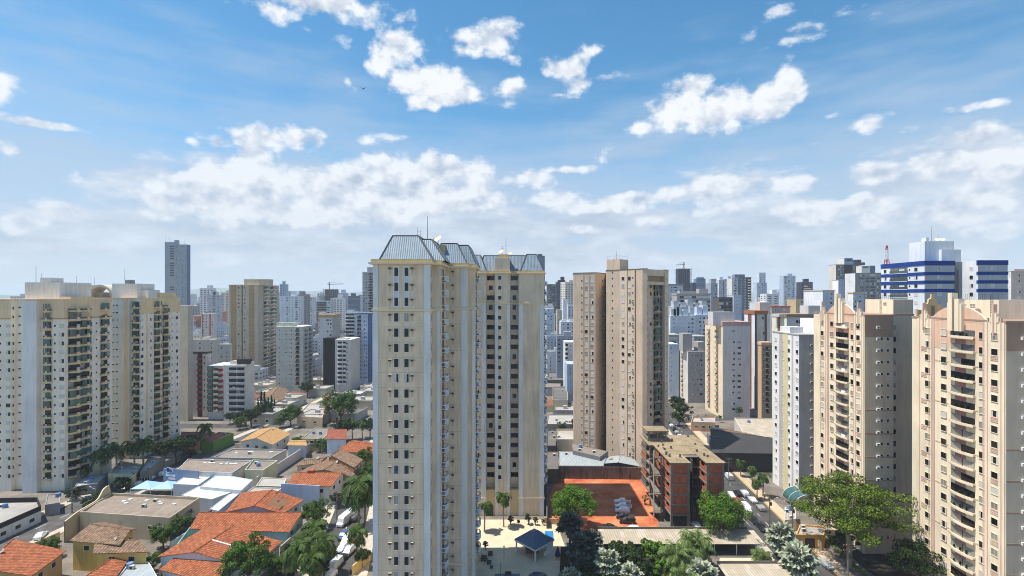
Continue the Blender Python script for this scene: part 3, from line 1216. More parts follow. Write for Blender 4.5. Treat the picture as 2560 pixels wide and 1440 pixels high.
# ================================================================= the near cream tower with the grey mansard roof
def tower_near():
 b = Bld('apartment_tower', 'tallest cream tower at the centre with grey mansard roof and white corner pilasters', 'apartment tower', (-19, 110))
 P = [(-26.5, 97.6), (-15.6, 97.6), (-15.6, 100.8), (-14.2, 100.8), (-14.2, 109.9), (-9.6, 109.9), (-9.6, 113.0), (-8.2, 113.0), (-8.2, 122), (-10, 122), (-10, 130), (-26.5, 130)]
 ZT = 70.06
 g = Geo()
 g.prism(P, 0, ZT, BEIGE, 'flat_roof')
 for face, a_, c_ in ((Face(P[0], P[1]), 1.0, 9.7), (Face(P[4], P[5]), 0.1, Face(P[4], P[5]).len - 1.3)):
  for z in floors(61.0, 2.9, 1):
   q = Geo()
   q.box(a_, c_, -0.012, 0, z, z + 0.035, 'wall_joint', skip='klr')
   g.add(q, face.mat(0, 0))
 b.part('wall', g)
 g = Geo()
 band(g, P, ZT + 0.002, ZT + 0.35, 0.7, 'trim_cream')
 band(g, P, ZT + 0.352, ZT + 0.95, 0.35, (214, 190, 142))
 b.part('cornice', g)
 g = Geo()
 band(g, P, 61.1, 61.5, 0.25, 'trim_cream')
 b.part('string_course', g)
 g = Geo()
 band(g, P, 6.4, 6.8, 0.25, 'trim_cream')
 b.part('string_course', g)
 front = Face(P[0], P[1])
 for (a, c) in ((0, 0.95), (front.len - 1.15, front.len)):
  strip(b, front, a, c, 0.05, 61.08, (224, 227, 230), 0.14)
  strip(b, front, a, c, 61.52, ZT - 0.02, (224, 227, 230), 0.14)
 for px in (991, 1016.5):
  u = front.upx(px)
  for z in floors(59.93, 2.9, 2):
   k, g = win(0.84, 1.6, R.choice(['sash'] * 12 + ['curtain', 'curtain', 'half', 'blue', 'dark']), 'trim_white', 0.09, 0.12)
   b.put('window', k, g, front, u, z)
  # the tall framed strip of the three top floors
  g = Geo()
  g.box(-0.55, -0.38, -0.14, 0, 61.9, 69.7, 'trim_white', skip='k')
  g.box(0.38, 0.55, -0.14, 0, 61.9, 69.7, 'trim_white', skip='k')
  g.box(-0.38, 0.38, -0.14, 0, 69.5, 69.7, 'trim_white', skip='klr')
  g.box(-0.38, 0.38, -0.14, 0, 61.9, 62.05, 'trim_white', skip='klr')
  g.box(-0.38, 0.38, -0.04, 0, 62.05, 69.5, (208, 216, 224), skip='klrtb')
  gg = Geo()
  gg.add(g, front.mat(u, 0))
  b.part('window_surround', gg)
  for z in (68.6, 65.75, 62.9):
   k, g = win(0.72, 1.55, 'sash', 'trim_white', 0.0, 0.05)
   b.put('window', k, g, front, u, z, 0.05)
 for px in (975.5, 1031):
  u = front.upx(px)
  for z in [68.9 + 0.35, 66.1, 63.3] + [z + 0.5 for z in floors(59.93, 2.9, 2)]:
   k, g = acunit()
   b.put('air_conditioner', k, g, front, u, z)
 # right side of the front block
 s1 = Face(P[1], P[2])
 cols(b, s1, [], 59.93, 0.6, 1.5, ['dark'], us=[1.5], name='window')
 cols(b, s1, [], 68.6, 0.6, 1.9, ['dark'], us=[1.5], zmin=62)
 f2 = Face(P[2], P[3])
 strip(b, f2, 0.75, 1.4, 0.05, 61.08, (224, 227, 230), 0.1)
 s2 = Face(P[3], P[4])
 for z in floors(61.5 - 2.9 + 8.7, 2.9, 3):
  k, g = balcony(3.4, 0.75, 1.0, 'trim_white', 'baluster', 2.8, curve=0.45)
  b.put('balcony', k, g, s2, 4.6, z - 0.3)
 cols(b, s2, [], 68.8, 0.7, 1.6, ['dark'], us=[1.2], t=0.1)
 f3 = Face(P[4], P[5])
 for z in floors(69.2, 2.9, 3):
  k, g = acunit()
  b.put('air_conditioner', k, g, f3, f3.upx(1132), z)
 strip(b, f3, f3.len - 1.25, f3.len, 0.05, 61.08, (224, 227, 230), 0.12)
 strip(b, f3, f3.len - 1.25, f3.len, 61.52, ZT - 0.02, (224, 227, 230), 0.12)
 s3 = Face(P[5], P[6])
 cols(b, s3, [], 68.8, 0.7, 1.6, ['dark'], us=[1.3], t=0.1)
 f4 = Face(P[6], P[7])
 strip(b, f4, 0.75, 1.4, 0.05, 61.08, (224, 227, 230), 0.1)
 s4 = Face(P[7], P[8])
 for z in floors(67.3, 2.9, 6):
  k, g = balcony(3.0, 0.7, 1.0, 'trim_white', 'baluster', 2.8, curve=0.4)
  b.put('balcony', k, g, s4, 4.2, z - 0.3)
 cols(b, s4, [], 68.8, 0.6, 1.5, ['dark'], us=[0.9], t=0.1)
 # mansard roofs over each block
 g = Geo()
 z0 = ZT + 0.96
 mansard(g, -25.5, -15.2, 98.4, 112, z0, 75.9, 1.95, 3.3, 2.6, 2.5)
 b.part('mansard_roof', g)
 g = Geo()
 mansard(g, -24.5, -13.2, 101.6, 117, z0, 75.55, 2.4, 3.2, 2.6, 3)
 b.part('mansard_roof', g)
 g = Geo()
 mansard(g, -17.2, -9.7, 110.7, 124, z0, 75.6, 1.6, 2.4, 2.3, 3)
 b.part('mansard_roof', g)
 g = Geo()
 mansard(g, -15.0, -8.0, 113.8, 129, z0, 75.5, 1.6, 1.9, 2.0, 3)
 b.part('mansard_roof', g)
 g = Geo()
 g.box(-19.5, -14.6, 111.6, 115, 70.9, 75.2, (214, 190, 142))
 b.part('water_tank_room', g)
 mast(b, -17.8, 108, 75.3, 80.8, 0.07, yagi=False)
 mast(b, -19.7, 107, 75.3, 78.4, 0.05)
 mast(b, -19.0, 106, 75.3, 77.6, 0.05, yagi=True)
 dish(b, -15.8, 109.5, 75.2, 0.85)
 dish(b, -16.6, 110.5, 75.0, 0.7, 'wood')
 # podium arch openings at the bottom right
 k, g = win(1.4, 3.6, 'dark', 'trim_cream', 0.15, 0.1)
 for u in (2.0, 5.0):
  b.put('podium_window', k, g, s4, u, 3.0)
 b.finish()


# ================================================================= second cream tower, further back
def tower_second():
 b = Bld('apartment_tower', 'second cream tower, low grey hipped roof, behind and right of the tallest cream tower', 'apartment tower', (0, 160))
 d = 149.0
 X = lambda px, dd=d: (px - 1280) / F * dd
 P = [(-14, d), (X(1215), d), (X(1217, 151.2), 151.2), (X(1237.5), 151.2), (X(1237.5), d), (X(1275), d), (X(1275), 151.2), (X(1296.5), 151.2), (X(1296.5), d), (X(1360), d),
         (X(1360) + 0.3, 174), (-14, 174)]
 P[2] = (P[1][0], 151.2)
 P[3] = (P[4][0], 151.2)
 P[6] = (P[5][0], 151.2)
 P[7] = (P[8][0], 151.2)
 ZT = 70.5
 g = Geo()
 g.prism(P, 0, ZT, BEIGE, 'flat_roof')
 b.part('wall', g)
 # the podium closes the recesses below
 g = Geo()
 g.box(P[1][0] + 0.01, P[4][0] - 0.01, d + 0.05, 151.15, 0, 7.6, BEIGE_D)
 g.box(P[5][0] + 0.01, P[8][0] - 0.01, d + 0.05, 151.15, 0, 7.6, BEIGE_D)
 b.part('podium', g)
 g = Geo()
 band(g, P, ZT + 0.002, ZT + 0.3, 0.55, 'trim_cream')
 band(g, P, ZT + 0.302, ZT + 0.9, 0.25, (214, 190, 142))
 b.part('cornice', g)
 g = Geo()
 band(g, P, 61.6, 62.0, 0.2, 'trim_cream')
 b.part('string_course', g)
 g = Geo()
 band(g, P, 4.9, 5.3, 0.2, 'trim_cream')
 b.part('string_course', g)
 fr = Face((-14, d), (X(1360), d))
 for (a, c) in ((1206, 1214.7), (1237.8, 1245), (1268, 1274.7), (1296.8, 1307), (1349.5, 1360)):
  strip(b, fr, fr.upx(a), fr.upx(c), 5.32 if a > 1290 else 0.05, 61.58, (224, 227, 230), 0.12)
 for (a, c) in ((1296.8, 1307), (1349.5, 1360)):
  strip(b, fr, fr.upx(a), fr.upx(c), 0.05, 4.88, (224, 227, 230), 0.12)
 rc = Face(P[2], P[3])
 cols(b, rc, [1227], 69.3, 2.2, 1.4, ['dark', 'dark', 'dark', 'dark', 'half2'], zmin=9, t=0.09)
 rc2 = Face(P[6], P[7])
 cols(b, rc2, [1286], 69.3, 2.2, 1.4, ['dark', 'dark', 'dark', 'dark', 'half2'], zmin=9, t=0.09)
 cols(b, fr, [1249.5], 69.3, 0.95, 1.1, ['dark'], zmin=9, t=0.12)
 sd_ = Face((X(1360), d), (X(1360) + 0.3, 174))
 for z in floors(67.6, 2.9, 8):
  for u in (3.5, 14):
   k, g = balcony(4.2, 0.7, 1.0, 'trim_white', 'baluster', 2.8, curve=0.5)
   b.put('balcony', k, g, sd_, u, z - 0.3)
 z0 = ZT + 0.92
 g = Geo()
 mansard(g, -13.2, X(1215), d + 0.8, 165, z0, 76.2, 1.8, 1.9, 2.5, 3)
 b.part('mansard_roof', g)
 g = Geo()
 mansard(g, -10, 9.0, d + 3.0, 172, z0, 76.2, 1.5, 1.5, 2.4, 3)
 b.part('mansard_roof', g)
 g = Geo()
 mansard(g, 2.5, 9.2, d + 0.8, 166, z0, 76.45, 1.9, 2.0, 2.5, 3)
 b.part('mansard_roof', g)
 g = Geo()
 g.box(X(1237.5), X(1275), d + 0.1, d + 5, ZT + 0.92, 75.0, BEIGE)
 g.box(X(1246), X(1273), d + 1.0, d + 4, 75.0, 76.2, (214, 190, 142))
 b.part('stair_tower', g)
 mast(b, X(1265, 152), 152, 76.2, 81.5, 0.07)
 mast(b, X(1256, 153), 153, 76.2, 79.0, 0.05, yagi=True)
 dish(b, X(1253, 151), 151, 76.0, 0.8)
 dish(b, X(1275, 152), 152, 75.6, 0.6)
 # arched doorway and curved low wall at the foot
 g = Geo()
 pts = [(-1.3, 0), (1.3, 0)] + [(1.3 * cos(a), 2.6 + 1.3 * sin(a)) for a in [i * pi / 10 for i in range(11)]]
 g.face([(x, -0.06, z) for x, z in pts], 'frame_dark')
 gg = Geo()
 gg.add(g, fr.mat(fr.upx(1222), 0))
 b.part('door', gg)
 b.finish()


# ================================================================= brown-beige tower right of centre
def tower_brown():
 b = Bld('apartment_tower', 'brown beige tower with dark grooves and square penthouse, behind the red dirt lot', 'apartment tower', (42, 205))
 C1, C2, C3 = (216, 194, 170), (198, 176, 154), (118, 92, 76)
 ZL, ZR = 73.2, 74.0
 L_ = [(24.9, 207.5), (33.2, 203.5), (39.6, 212.5), (43, 224), (27, 226)]
 g = Geo()
 g.prism(L_, 0, ZL, C1, 'flat_roof')
 b.part('wall', g)
 Rr = [(38.9, 212.0), (37.1, 201.2), (41.6, 198.0), (48.3, 189.5), (50.0, 189.2), (52.2, 196.5), (57.9, 199.6), (59.0, 197.8), (61.2, 200.2), (60, 216), (43, 222)]
 g = Geo()
 g.prism(Rr, 0, ZR, C1, 'flat_roof')
 b.part('wall', g)
 # penthouse and raised core
 g = Geo()
 g.prism([(37.2, 201.3), (41.7, 198.1), (46.2, 203.4), (41, 208)], ZR + 0.01, 78.3, C1, 'flat_roof')
 b.part('penthouse', g)
 for poly, z in ((L_, ZL), (Rr, ZR)):
  g = Geo()
  band(g, ccw(poly), z + 0.003, z + 0.22, 0.12, C3)
  b.part('parapet_cap', g)
 KB = ['shut', 'shut', 'half', 'shut', 'curtain', 'dark']
 f = Face(L_[0], L_[1])
 cols(b, f, [1454.5], 70.2, 0.5, 0.5, ['dark'], t=0.03)
 cols(b, f, [1465.5, 1480], 70.1, 1.25, 1.3, KB, t=0.05)
 for px in (1459.8, 1474.8):
  strip(b, f, f.upx(px) - 0.14, f.upx(px) + 0.14, 0.05, ZL - 1.0, C3, 0.03, 'groove')
 strip(b, f, f.len - 0.5, f.len, 0.05, ZL - 0.02, C2, 0.05)
 f = Face(L_[1], L_[2])
 cols(b, f, [], 70.2, 0.6, 0.8, ['dark'], t=0.03, us=[6.2])
 cols(b, f, [], 70.2, 1.1, 1.3, ['dark'], t=0.03, us=[8.6])
 f = Face(Rr[1], Rr[2])
 cols(b, f, [1531], 70.9, 0.5, 0.6, ['dark'], t=0.03)
 k, g = win(0.5, 0.6, 'dark', 'trim_white', 0.03)
 b.put('window', k, g, f, f.upx(1531), 73.3)
 f = Face(Rr[2], Rr[3])
 cols(b, f, [1557.5], 70.7, 1.3, 1.35, KB, t=0.05)
 cols(b, f, [1573.5], 70.7, 1.3, 1.35, KB, t=0.05)
 cols(b, f, [1582], 71.0, 0.6, 0.45, ['dark'], t=0.03)
 strip(b, f, f.upx(1568.3) - 0.14, f.upx(1568.3) + 0.14, 0.05, ZR - 0.3, C3, 0.03, 'groove')
 strip(b, f, f.upx(1588.5) - 0.3, f.upx(1588.5) + 0.3, 0.05, ZR - 0.3, C3, 0.03, 'groove')
 for k_ in range(24):
  k, g = acunit()
  if R.random() < 0.4:
   b.put('air_conditioner', k, g, f, f.upx(1582), 70.3 - 2.9 * k_)
 f = Face(Rr[3], Rr[4])
 f = Face(Rr[4], Rr[5])
 cols(b, f, [], 70.6, 0.9, 1.3, ['shut', 'shut', 'dark'], t=0.03, us=[1.0, 4.6])
 strip(b, f, 3.2, 6.2, 0.05, 68.0, C3, 0.03, 'groove')
 f = Face(Rr[5], Rr[6])
 for i, z in enumerate(floors(67.4, 2.9, 3)):
  k, g = balcony(3.6, 0.9, 1.0, (172, 156, 138), 'mix' if i % 2 else 'glass', 2.6, curve=0.3, glassk=R.choice([0, 1, 2, 5]))
  b.put('balcony', k, g, f, 4.6, z - 1.0)
 cols(b, f, [], 67.7, 0.9, 1.3, ['dark', 'shut'], t=0.03, us=[1.4])
 g = Geo()    # the deep beam across the top of the recess
 g.prism([(50.0, 189.3), (58.8, 197.6), (58.1, 199.4), (52.3, 196.4)], 71.6, ZR - 0.02, C1, bottom=True)
 g.prism([(50.0, 189.3), (58.8, 197.6), (58.1, 199.4), (52.3, 196.4)], 68.2, 69.4, C1, bottom=True)
 b.part('roof_beam', g)
 f = Face(Rr[7], Rr[8])
 cols(b, f, [], 70.6, 0.5, 0.6, ['dark'], t=0.03, us=[1.2])
 mast(b, 41.4, 203, 78.3, 81.7, 0.06)
 mast(b, 40.9, 203.5, 78.3, 80.8, 0.05)
 g = Geo()
 for (x, y) in ((37.5, 201.6), (41.6, 198.7), (45.8, 203.3)):
  g.tube((x, y, 78.3), (x, y, 79.6), 0.03, 0.03, 'dark_metal', 4)
 g.tube((37.5, 201.6, 79.6), (41.6, 198.7, 79.6), 0.025, 0.025, 'dark_metal', 4)
 g.tube((41.6, 198.7, 79.6), (45.8, 203.3, 79.6), 0.025, 0.025, 'dark_metal', 4)
 b.part('roof_railing', g)
 b.finish()


# ================================================================= the two left cream towers with curved balconies
def left_balconies(b, f, u, z, w, i, curve=0.9):
 k, g = balcony(w, 0.75, 1.05, (226, 202, 158), 'mix', 2.9, curve=curve, glassk=R.choice([0, 0, 0, 1, 2, 5]), n=6, back=R.choice(['glass_dark', 'glass_dark', 'glass_dark', 'glass_green']))
 b.put('balcony', k, g, f, u, z)


def tower_left_a():
 b = Bld('apartment_tower', 'wide cream white tower at the left edge with curved balconies and thin mast', 'apartment tower', (-155, 180))
 W_, C_ = (240, 231, 214), (232, 206, 168)
 P = [(-185, 168), (-164.4, 168), (-164.4, 169.6), (-159.2, 169.6), (-159.2, 166.5), (-154.6, 166.5), (-154.6, 168), (-147.2, 168.4), (-146.6, 187.5), (-160, 189), (-185, 189)]
 ZT = 62.5
 g = Geo()
 g.prism(P, 0, ZT, W_, 'flat_roof')
 b.part('wall', g)
 g = Geo()
 band(g, ccw(P), ZT + 0.003, ZT + 0.5, 0.15, C_)
 b.part('parapet_cap', g)
 fL = Face(P[0], P[1])
 fR0 = Face(P[2], P[3])
 fP = Face(P[4], P[5])
 fF = Face(P[6], P[7])
 fS = Face(P[7], P[8])
 # cream upper part: thin panels on the two top floors
 for f in (fL, fF, fS):
  strip(b, f, 0, f.len, ZT - 5.8 + 0.0, ZT - 0.02, C_, 0.05, 'upper_band')
  strip(b, f, 0, f.len, ZT - 6.15, ZT - 5.82, (176, 150, 116), 0.16, 'string_course')
 strip(b, fP, 0, fP.len, 0.05, ZT - 0.02, (226, 226, 226), 0.06)
 KW = ['half', 'shut', 'half', 'shut', 'dark', 'half']
 cols(b, fL, [1, 9 - 16], 60.0, 0.6, 0.7, ['dark'], t=0.03)
 cols(b, fL, [20.5], 60.0, 1.5, 1.25, KW, t=0.04)
 cols(b, fL, [], 60.0, 1.5, 1.25, KW, t=0.04, us=[5, 10])
 cols(b, fL, [33.5], 60.0, 0.5, 0.9, ['dark'], t=0.03)
 cols(b, fR0, [49.5], 60.2, 0.9, 0.4, ['dark'], t=0.03)
 cols(b, fP, [80], 60.1, 0.6, 0.55, ['dark'], t=0.05)
 cols(b, fF, [137.5], 60.0, 0.55, 0.65, ['dark'], t=0.03)
 cols(b, fF, [154.5], 60.0, 1.5, 1.3, KW, t=0.04)
 for i, z in enumerate(floors(58.7, 2.9, 2)):
  left_balconies(b, fF, fF.upx(120.5), z, 2.2, i, 0.1)
  left_balconies(b, fS, fS.upx(184) + 0.2, z, 4.6, i, 0.9)
  left_balconies(b, fS, fS.upx(211) + 0.2, z, 4.0, i, 0.7)
  left_balconies(b, fS, fS.upx(260), z, 3.2, i, 0.1)
 cols(b, fS, [], 60.0, 1.1, 1.3, KW, t=0.04, us=[fS.upx(227)])
 cols(b, fS, [], 60.2, 0.6, 0.6, ['dark'], t=0.03, us=[fS.upx(241)])
 g = Geo()
 d = 172
 g.box((62 - 1280) / F * d, (149 - 1280) / F * d, d, d + 13, ZT + 0.52, 68.6, (226, 222, 214), 'flat_roof')
 d = 176
 g.box((100 - 1280) / F * d, (127 - 1280) / F * d, d, d + 5, 68.6, 70.3, (226, 222, 214), 'flat_roof')
 b.part('penthouse', g)
 g = Geo()
 g.box(-150.5, -141.6 - 5.2, 170.5, 180, ZT + 0.52, ZT + 1.3, C_, 'flat_roof')
 b.part('penthouse', g)
 mast(b, (90 - 1280) / F * 178, 178, 68.5, 74.6, 0.08)
 mast(b, (104 - 1280) / F * 178, 178, 70, 71.9, 0.05)
 b.finish()


def tower_left_b():
 b = Bld('apartment_tower', 'cream white tower with curved glazed balconies, second from the left, behind dark palms', 'apartment tower', (-150, 215))
 W_, C_ = (240, 231, 216), (234, 208, 162)
 P = [(-157.5, 201), (-150.6, 201), (-150.6, 202.4), (-146.8, 202.4), (-146.2, 225.5), (-157.5, 226)]
 ZT = 62.8
 g = Geo()
 g.prism(P, 0, ZT, W_, 'flat_roof')
 b.part('wall', g)
 g = Geo()
 band(g, ccw(P), ZT + 0.003, ZT + 0.45, 0.15, C_)
 b.part('parapet_cap', g)
 f1, f2, fS = Face(P[0], P[1]), Face(P[2], P[3]), Face(P[3], P[4])
 strip(b, f1, 5.3, 6.6, 0.05, ZT - 0.02, C_, 0.1)
 strip(b, fS, 3.0, 3.9, 0.05, ZT - 0.02, C_, 0.12)
 strip(b, fS, 0, fS.len, ZT - 5.8, ZT - 0.02, C_, 0.05, 'upper_band')
 KW = ['half', 'shut', 'half', 'shut', 'dark']
 cols(b, f1, [283, 292], 60.4, 0.9, 0.45, ['dark', 'half'], t=0.03)
 for i, z in enumerate(floors(59.1, 2.9, 2)):
  left_balconies(b, f2, f2.len / 2 + 0.2, z, 2.6, i, 0.2)
  left_balconies(b, fS, fS.upx(393), z, 3.8, i, 0.8)
  left_balconies(b, fS, fS.upx(414), z, 3.8, i, 0.8)
 cols(b, fS, [], 60.3, 1.4, 1.3, KW, t=0.04, us=[fS.upx(355)])
 cols(b, fS, [], 60.3, 0.7, 1.2, KW, t=0.04, us=[fS.upx(377)])
 cols(b, fS, [], 60.5, 0.6, 0.6, ['dark'], t=0.03, us=[fS.upx(430)])
 cols(b, fS, [], 60.3, 1.3, 1.3, KW, t=0.04, us=[fS.upx(442)])
 g = Geo()
 d = 206
 g.box((280 - 1280) / F * d, (343 - 1280) / F * d, d, d + 10, ZT + 0.5, 69, (226, 222, 216), 'flat_roof')
 g.box((343 - 1280) / F * d, (361 - 1280) / F * d, d + 2, d + 9, ZT + 0.5, 66.5, (226, 222, 216), 'flat_roof')
 g.box((312 - 1280) / F * (d + 4), (324 - 1280) / F * (d + 4), d + 4, d + 7, 69, 70.6, (150, 150, 150))
 b.part('penthouse', g)
 g = Geo()
 g.box(-152, -147, 214, 224, ZT + 0.5, ZT + 2.6, C_, 'flat_roof')
 b.part('penthouse', g)
 mast(b, (312 - 1280) / F * 210, 210, 70.5, 75.3, 0.08)
 mast(b, (330 - 1280) / F * 210, 210, 68.8, 70.8, 0.05)
 b.finish()


# ================================================================= the two right towers with arched gables
def gable_face(b, f, n_floor_top, ZT, big=1.0):
 """the sunlit street face: pilasters, panels, arched gable, stepped finials"""
 L = f.len
 cream, peach, mauve, pink = (244, 226, 196), (232, 192, 164), (150, 112, 106), (214, 180, 164)
 # fields of colour, kept as thin plaster layers
 e = L * 0.225
 strip(b, f, e, L - e, ZT - 6.2, ZT - 0.02, peach, 0.04, 'upper_band')
 for a, c in ((0.1, L * 0.195), (L * 0.805, L - 0.1)):
  strip(b, f, a, c, 0.05, ZT - 0.02, cream, 0.25)
  strip(b, f, a + 0.55, a + 0.75, 0.06, ZT + 0.8, pink, 0.3, 'moulding')
  strip(b, f, c - 0.75, c - 0.55, 0.06, ZT + 0.8, pink, 0.3, 'moulding')
 strip(b, f, L * 0.195 + 0.02, L * 0.225, 0.05, ZT - 0.02, pink, 0.1)
 strip(b, f, L * 0.775, L * 0.805 - 0.02, 0.05, ZT - 0.02, pink, 0.1)
 z = ZT - 9.0
 while z > 3:
  strip(b, f, L * 0.23, L * 0.77, z, z + 0.3, (226, 196, 160), 0.06, 'string_course')
  z -= 8.7
 # louvred panels under every second window of the pilasters
 for uc in (L * 0.0975, L * 0.9025):
  z = ZT - 7.2
  k = 0
  while z > 3:
   g = Geo()
   for q in range(4):
    g.box(-0.8, 0.8, -0.33, -0.25, z + q * 0.3, z + q * 0.3 + 0.12, pink)
   gg = Geo()
   gg.add(g, f.mat(uc, 0))
   b.part('louvre_panel', gg)
   z -= 5.8
   k += 1
 # arched gable
 g = Geo()
 a, c = L * 0.2, L * 0.8
 n = 16
 pts = [(a, ZT - 0.3)] + [(a + (c - a) * i / n, ZT + 0.4 + 2.6 * sin(pi * i / n) ** 0.75) for i in range(n + 1)] + [(c, ZT - 0.3)]
 ff = [(x, -0.06, z) for x, z in pts]
 bb = [(x, 0.35, z) for x, z in pts]
 g.face(ff, peach)
 g.face(bb[::-1], peach)
 for i in range(len(ff) - 1):
  g.face([ff[i], bb[i], bb[i + 1], ff[i + 1]][::-1], cream)
 gg = Geo()
 gg.add(g, f.mat(0, 0))
 b.part('gable', gg)
 # central paired finials: lit one and shaded one, stepped
 g = Geo()
 m = L * 0.5
 g.box(m - 1.35, m - 0.3, -0.9, 0.3, ZT - 2.2, ZT + 5.6, cream)
 g.box(m - 1.8, m - 1.35, -0.7, 0.3, ZT - 2.2, ZT + 3.6, cream)
 g.box(m + 0.3, m + 1.35, -0.9, 0.3, ZT - 2.2, ZT + 4.4, cream)
 g.box(m + 1.35, m + 1.8, -0.7, 0.3, ZT - 2.2, ZT + 3.3, cream)
 g.box(m - 0.3, m + 0.3, -0.4, 0.3, ZT - 2.2, ZT + 4.0, mauve)
 gg = Geo()
 gg.add(g, f.mat(0, 0))
 b.part('finial', gg)
 for uc in (L * 0.0975, L * 0.9025):
  g = Geo()
  g.box(uc - 0.95, uc + 0.95, -0.35, 0.1, ZT, ZT + 0.9, cream)
  g.box(uc - 0.55, uc + 0.55, -0.4, 0.12, ZT - 2.0, ZT + 1.7, cream)
  g.box(uc - 0.16, uc + 0.16, -0.55, 0.15, ZT - 2.6, ZT + 3.4, pink)
  gg = Geo()
  gg.add(g, f.mat(0, 0))
  b.part('finial', gg)


KR = ['dark', 'half2', 'dark', 'curtain', 'shut', 'dark', 'half2']


def tower_right(which):
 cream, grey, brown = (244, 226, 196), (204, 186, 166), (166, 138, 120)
 ZT = 59.04
 if which == 1:
  b = Bld('apartment_tower', 'cream tower with arched gable and stepped finials, behind the big spreading tree', 'apartment tower', (95, 137))
  P = [(88.4, 147), (87.5, 127), (94.6, 127), (94.6, 128.2), (96.2, 128.2), (96.2, 131.5), (103.2, 131.5), (103.2, 150), (88.4, 150)]
  pxs = (2058, 2080, 2106, 2131.5, 2148)
  zr = 56.35
 else:
  b = Bld('apartment_tower', 'nearest cream tower with arched gable and bowed balconies, at the right edge of the view', 'apartment tower', (99, 105))
  P = [(92.0, 116), (91.0, 94.3), (110, 93.6), (110, 118), (92.2, 118)]
  pxs = (2322, 2360, 2407, 2456.5, 2490)
  zr = 56.3
 g = Geo()
 # lit side cream; the fronts' duller grey-beige paint also holds their shade
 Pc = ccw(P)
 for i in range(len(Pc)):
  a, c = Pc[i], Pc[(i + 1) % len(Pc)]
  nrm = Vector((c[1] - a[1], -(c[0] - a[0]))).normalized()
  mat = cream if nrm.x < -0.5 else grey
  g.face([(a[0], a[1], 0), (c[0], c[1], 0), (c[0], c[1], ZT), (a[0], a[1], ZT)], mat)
 g.face([(p[0], p[1], ZT) for p in Pc], 'flat_roof')
 b.part('wall', g)
 g = Geo()
 band(g, Pc, ZT + 0.003, ZT + 0.35, 0.1, brown)
 b.part('parapet_cap', g)
 f = Face(P[0], P[1])
 gable_face(b, f, 0, ZT)
 us = [f.upx(p) for p in pxs]
 L = f.len
 for uc in (us[0], us[4]):
  for z in floors(zr, 2.9, 3):
   k, gg = win(1.35, 1.25, rk(KR), 'trim_cream', 0.09, 0.07)
   b.put('window', k, gg, f, uc, z, 0.25)
 for uc in (us[1], us[3]):
  for z in floors(zr, 2.9, 3):
   k, gg = win(1.35, 1.25, rk(KR), 'trim_cream', 0.09, 0.07)
   b.put('window', k, gg, f, uc, z, 0.06)
 bw = (f.upx(2438) - f.upx(2376)) if which == 2 else (f.upx(2122.5) - f.upx(2090))
 for i, z in enumerate(floors(zr - 0.75, 2.9, 3)):
  k, gg = balcony(bw, 0.45, 0.42, (244, 226, 196), 'solid', 2.75, curve=0.6, glassk=0, panel=(172, 130, 124), back=R.choice(['glass_dark', 'glass_mid', 'glass_dark', 'glass_curtain']))
  b.put('balcony', k, gg, f, us[2], z, 0.05)
 # shaded front
 fr = Face(P[1], P[2])
 strip(b, fr, 0.02, fr.len - 0.02, ZT - 5.2, ZT - 0.02, brown, 0.05, 'upper_band')
 z = ZT - 5.2 - 5.8 * 3 - 1
 while z > 3:
  strip(b, fr, 0.02, fr.len - 0.02, z, z + 0.35, brown, 0.05, 'string_course')
  z -= 5.8
 if which == 1:
  for z in floors(56.2, 2.9, 3):
   k, gg = acbox()
   b.put('air_conditioner', k, gg, fr, fr.upx(2194), z)
   k, gg = win(0.55, 0.6, 'dark', 'trim_white', 0.03)
   b.put('window', k, gg, fr, fr.upx(2204), z + 0.1)
   b.put('window', k, gg, fr, fr.upx(2219.5), z + 0.1)
  f5 = Face(P[3], P[4])
  cols(b, f5, [2234.5], 56.1, 1.1, 1.3, ['dark', 'dark', 'curtain'], t=0.05)
  g = Geo()
  core = [(98, 142), (98, 131.6), (103.1, 131.6), (103.1, 142)]
  g.prism(core, ZT + 0.36, 63.1, cream, 'flat_roof')
  b.part('penthouse', g)
  ffc = Face(core[1], core[2])
  strip(b, ffc, 0, ffc.len, ZT + 0.4, 63.0, grey, 0.03, 'sun_shade_coat')  # cream front greyed, its shade put into the colour
  cc = Face(core[0], core[1])
  g = Geo()
  for s_ in (0, 0.5):
   g.box(s_ - 0.02, s_ + 0.02, -0.12, -0.08, ZT + 0.4, 63.1, 'dark_metal')
  for q in range(12):
   g.box(0, 0.5, -0.12, -0.09, ZT + 0.6 + q * 0.32, ZT + 0.64 + q * 0.32, 'dark_metal')
  gg = Geo()
  gg.add(g, cc.mat(cc.len * 0.55, 0))
  b.part('ladder', gg)
  k, gg = win(1.1, 0.6, 'curtain', 'trim_cream', 0.05)
  b.put('window', k, gg, cc, cc.len * 0.72, 62.0)
  g = Geo()
  for i in range(14):
   g.tube((98.1, 132 + i * 0.7, 63.1), (98.1, 132 + i * 0.7, 64.2), 0.025, 0.025, 'dark_metal', 4)
  for zz in (63.65, 64.2):
   g.tube((98.1, 132, zz), (98.1, 141.5, zz), 0.025, 0.025, 'dark_metal', 4)
   g.tube((98.1, 132, zz), (103, 132, zz), 0.025, 0.025, 'dark_metal', 4)
  b.part('roof_railing', g)
 else:
  for z in floors(56.2, 2.9, 3):
   k, gg = acbox()
   b.put('air_conditioner', k, gg, fr, fr.upx(2557), z)
  g = Geo()
  core = [(98.5, 112), (98.5, 103.6), (110, 103.4), (110, 112)]
  g.prism(core, ZT + 0.36, 63.2, cream, 'flat_roof')
  b.part('penthouse', g)
  cc = Face(core[0], core[1])
  k, gg = win(1.2, 0.6, 'curtain', 'trim_cream', 0.05)
  b.put('window', k, gg, cc, cc.len * 0.3, 62.0)
  g = Geo()
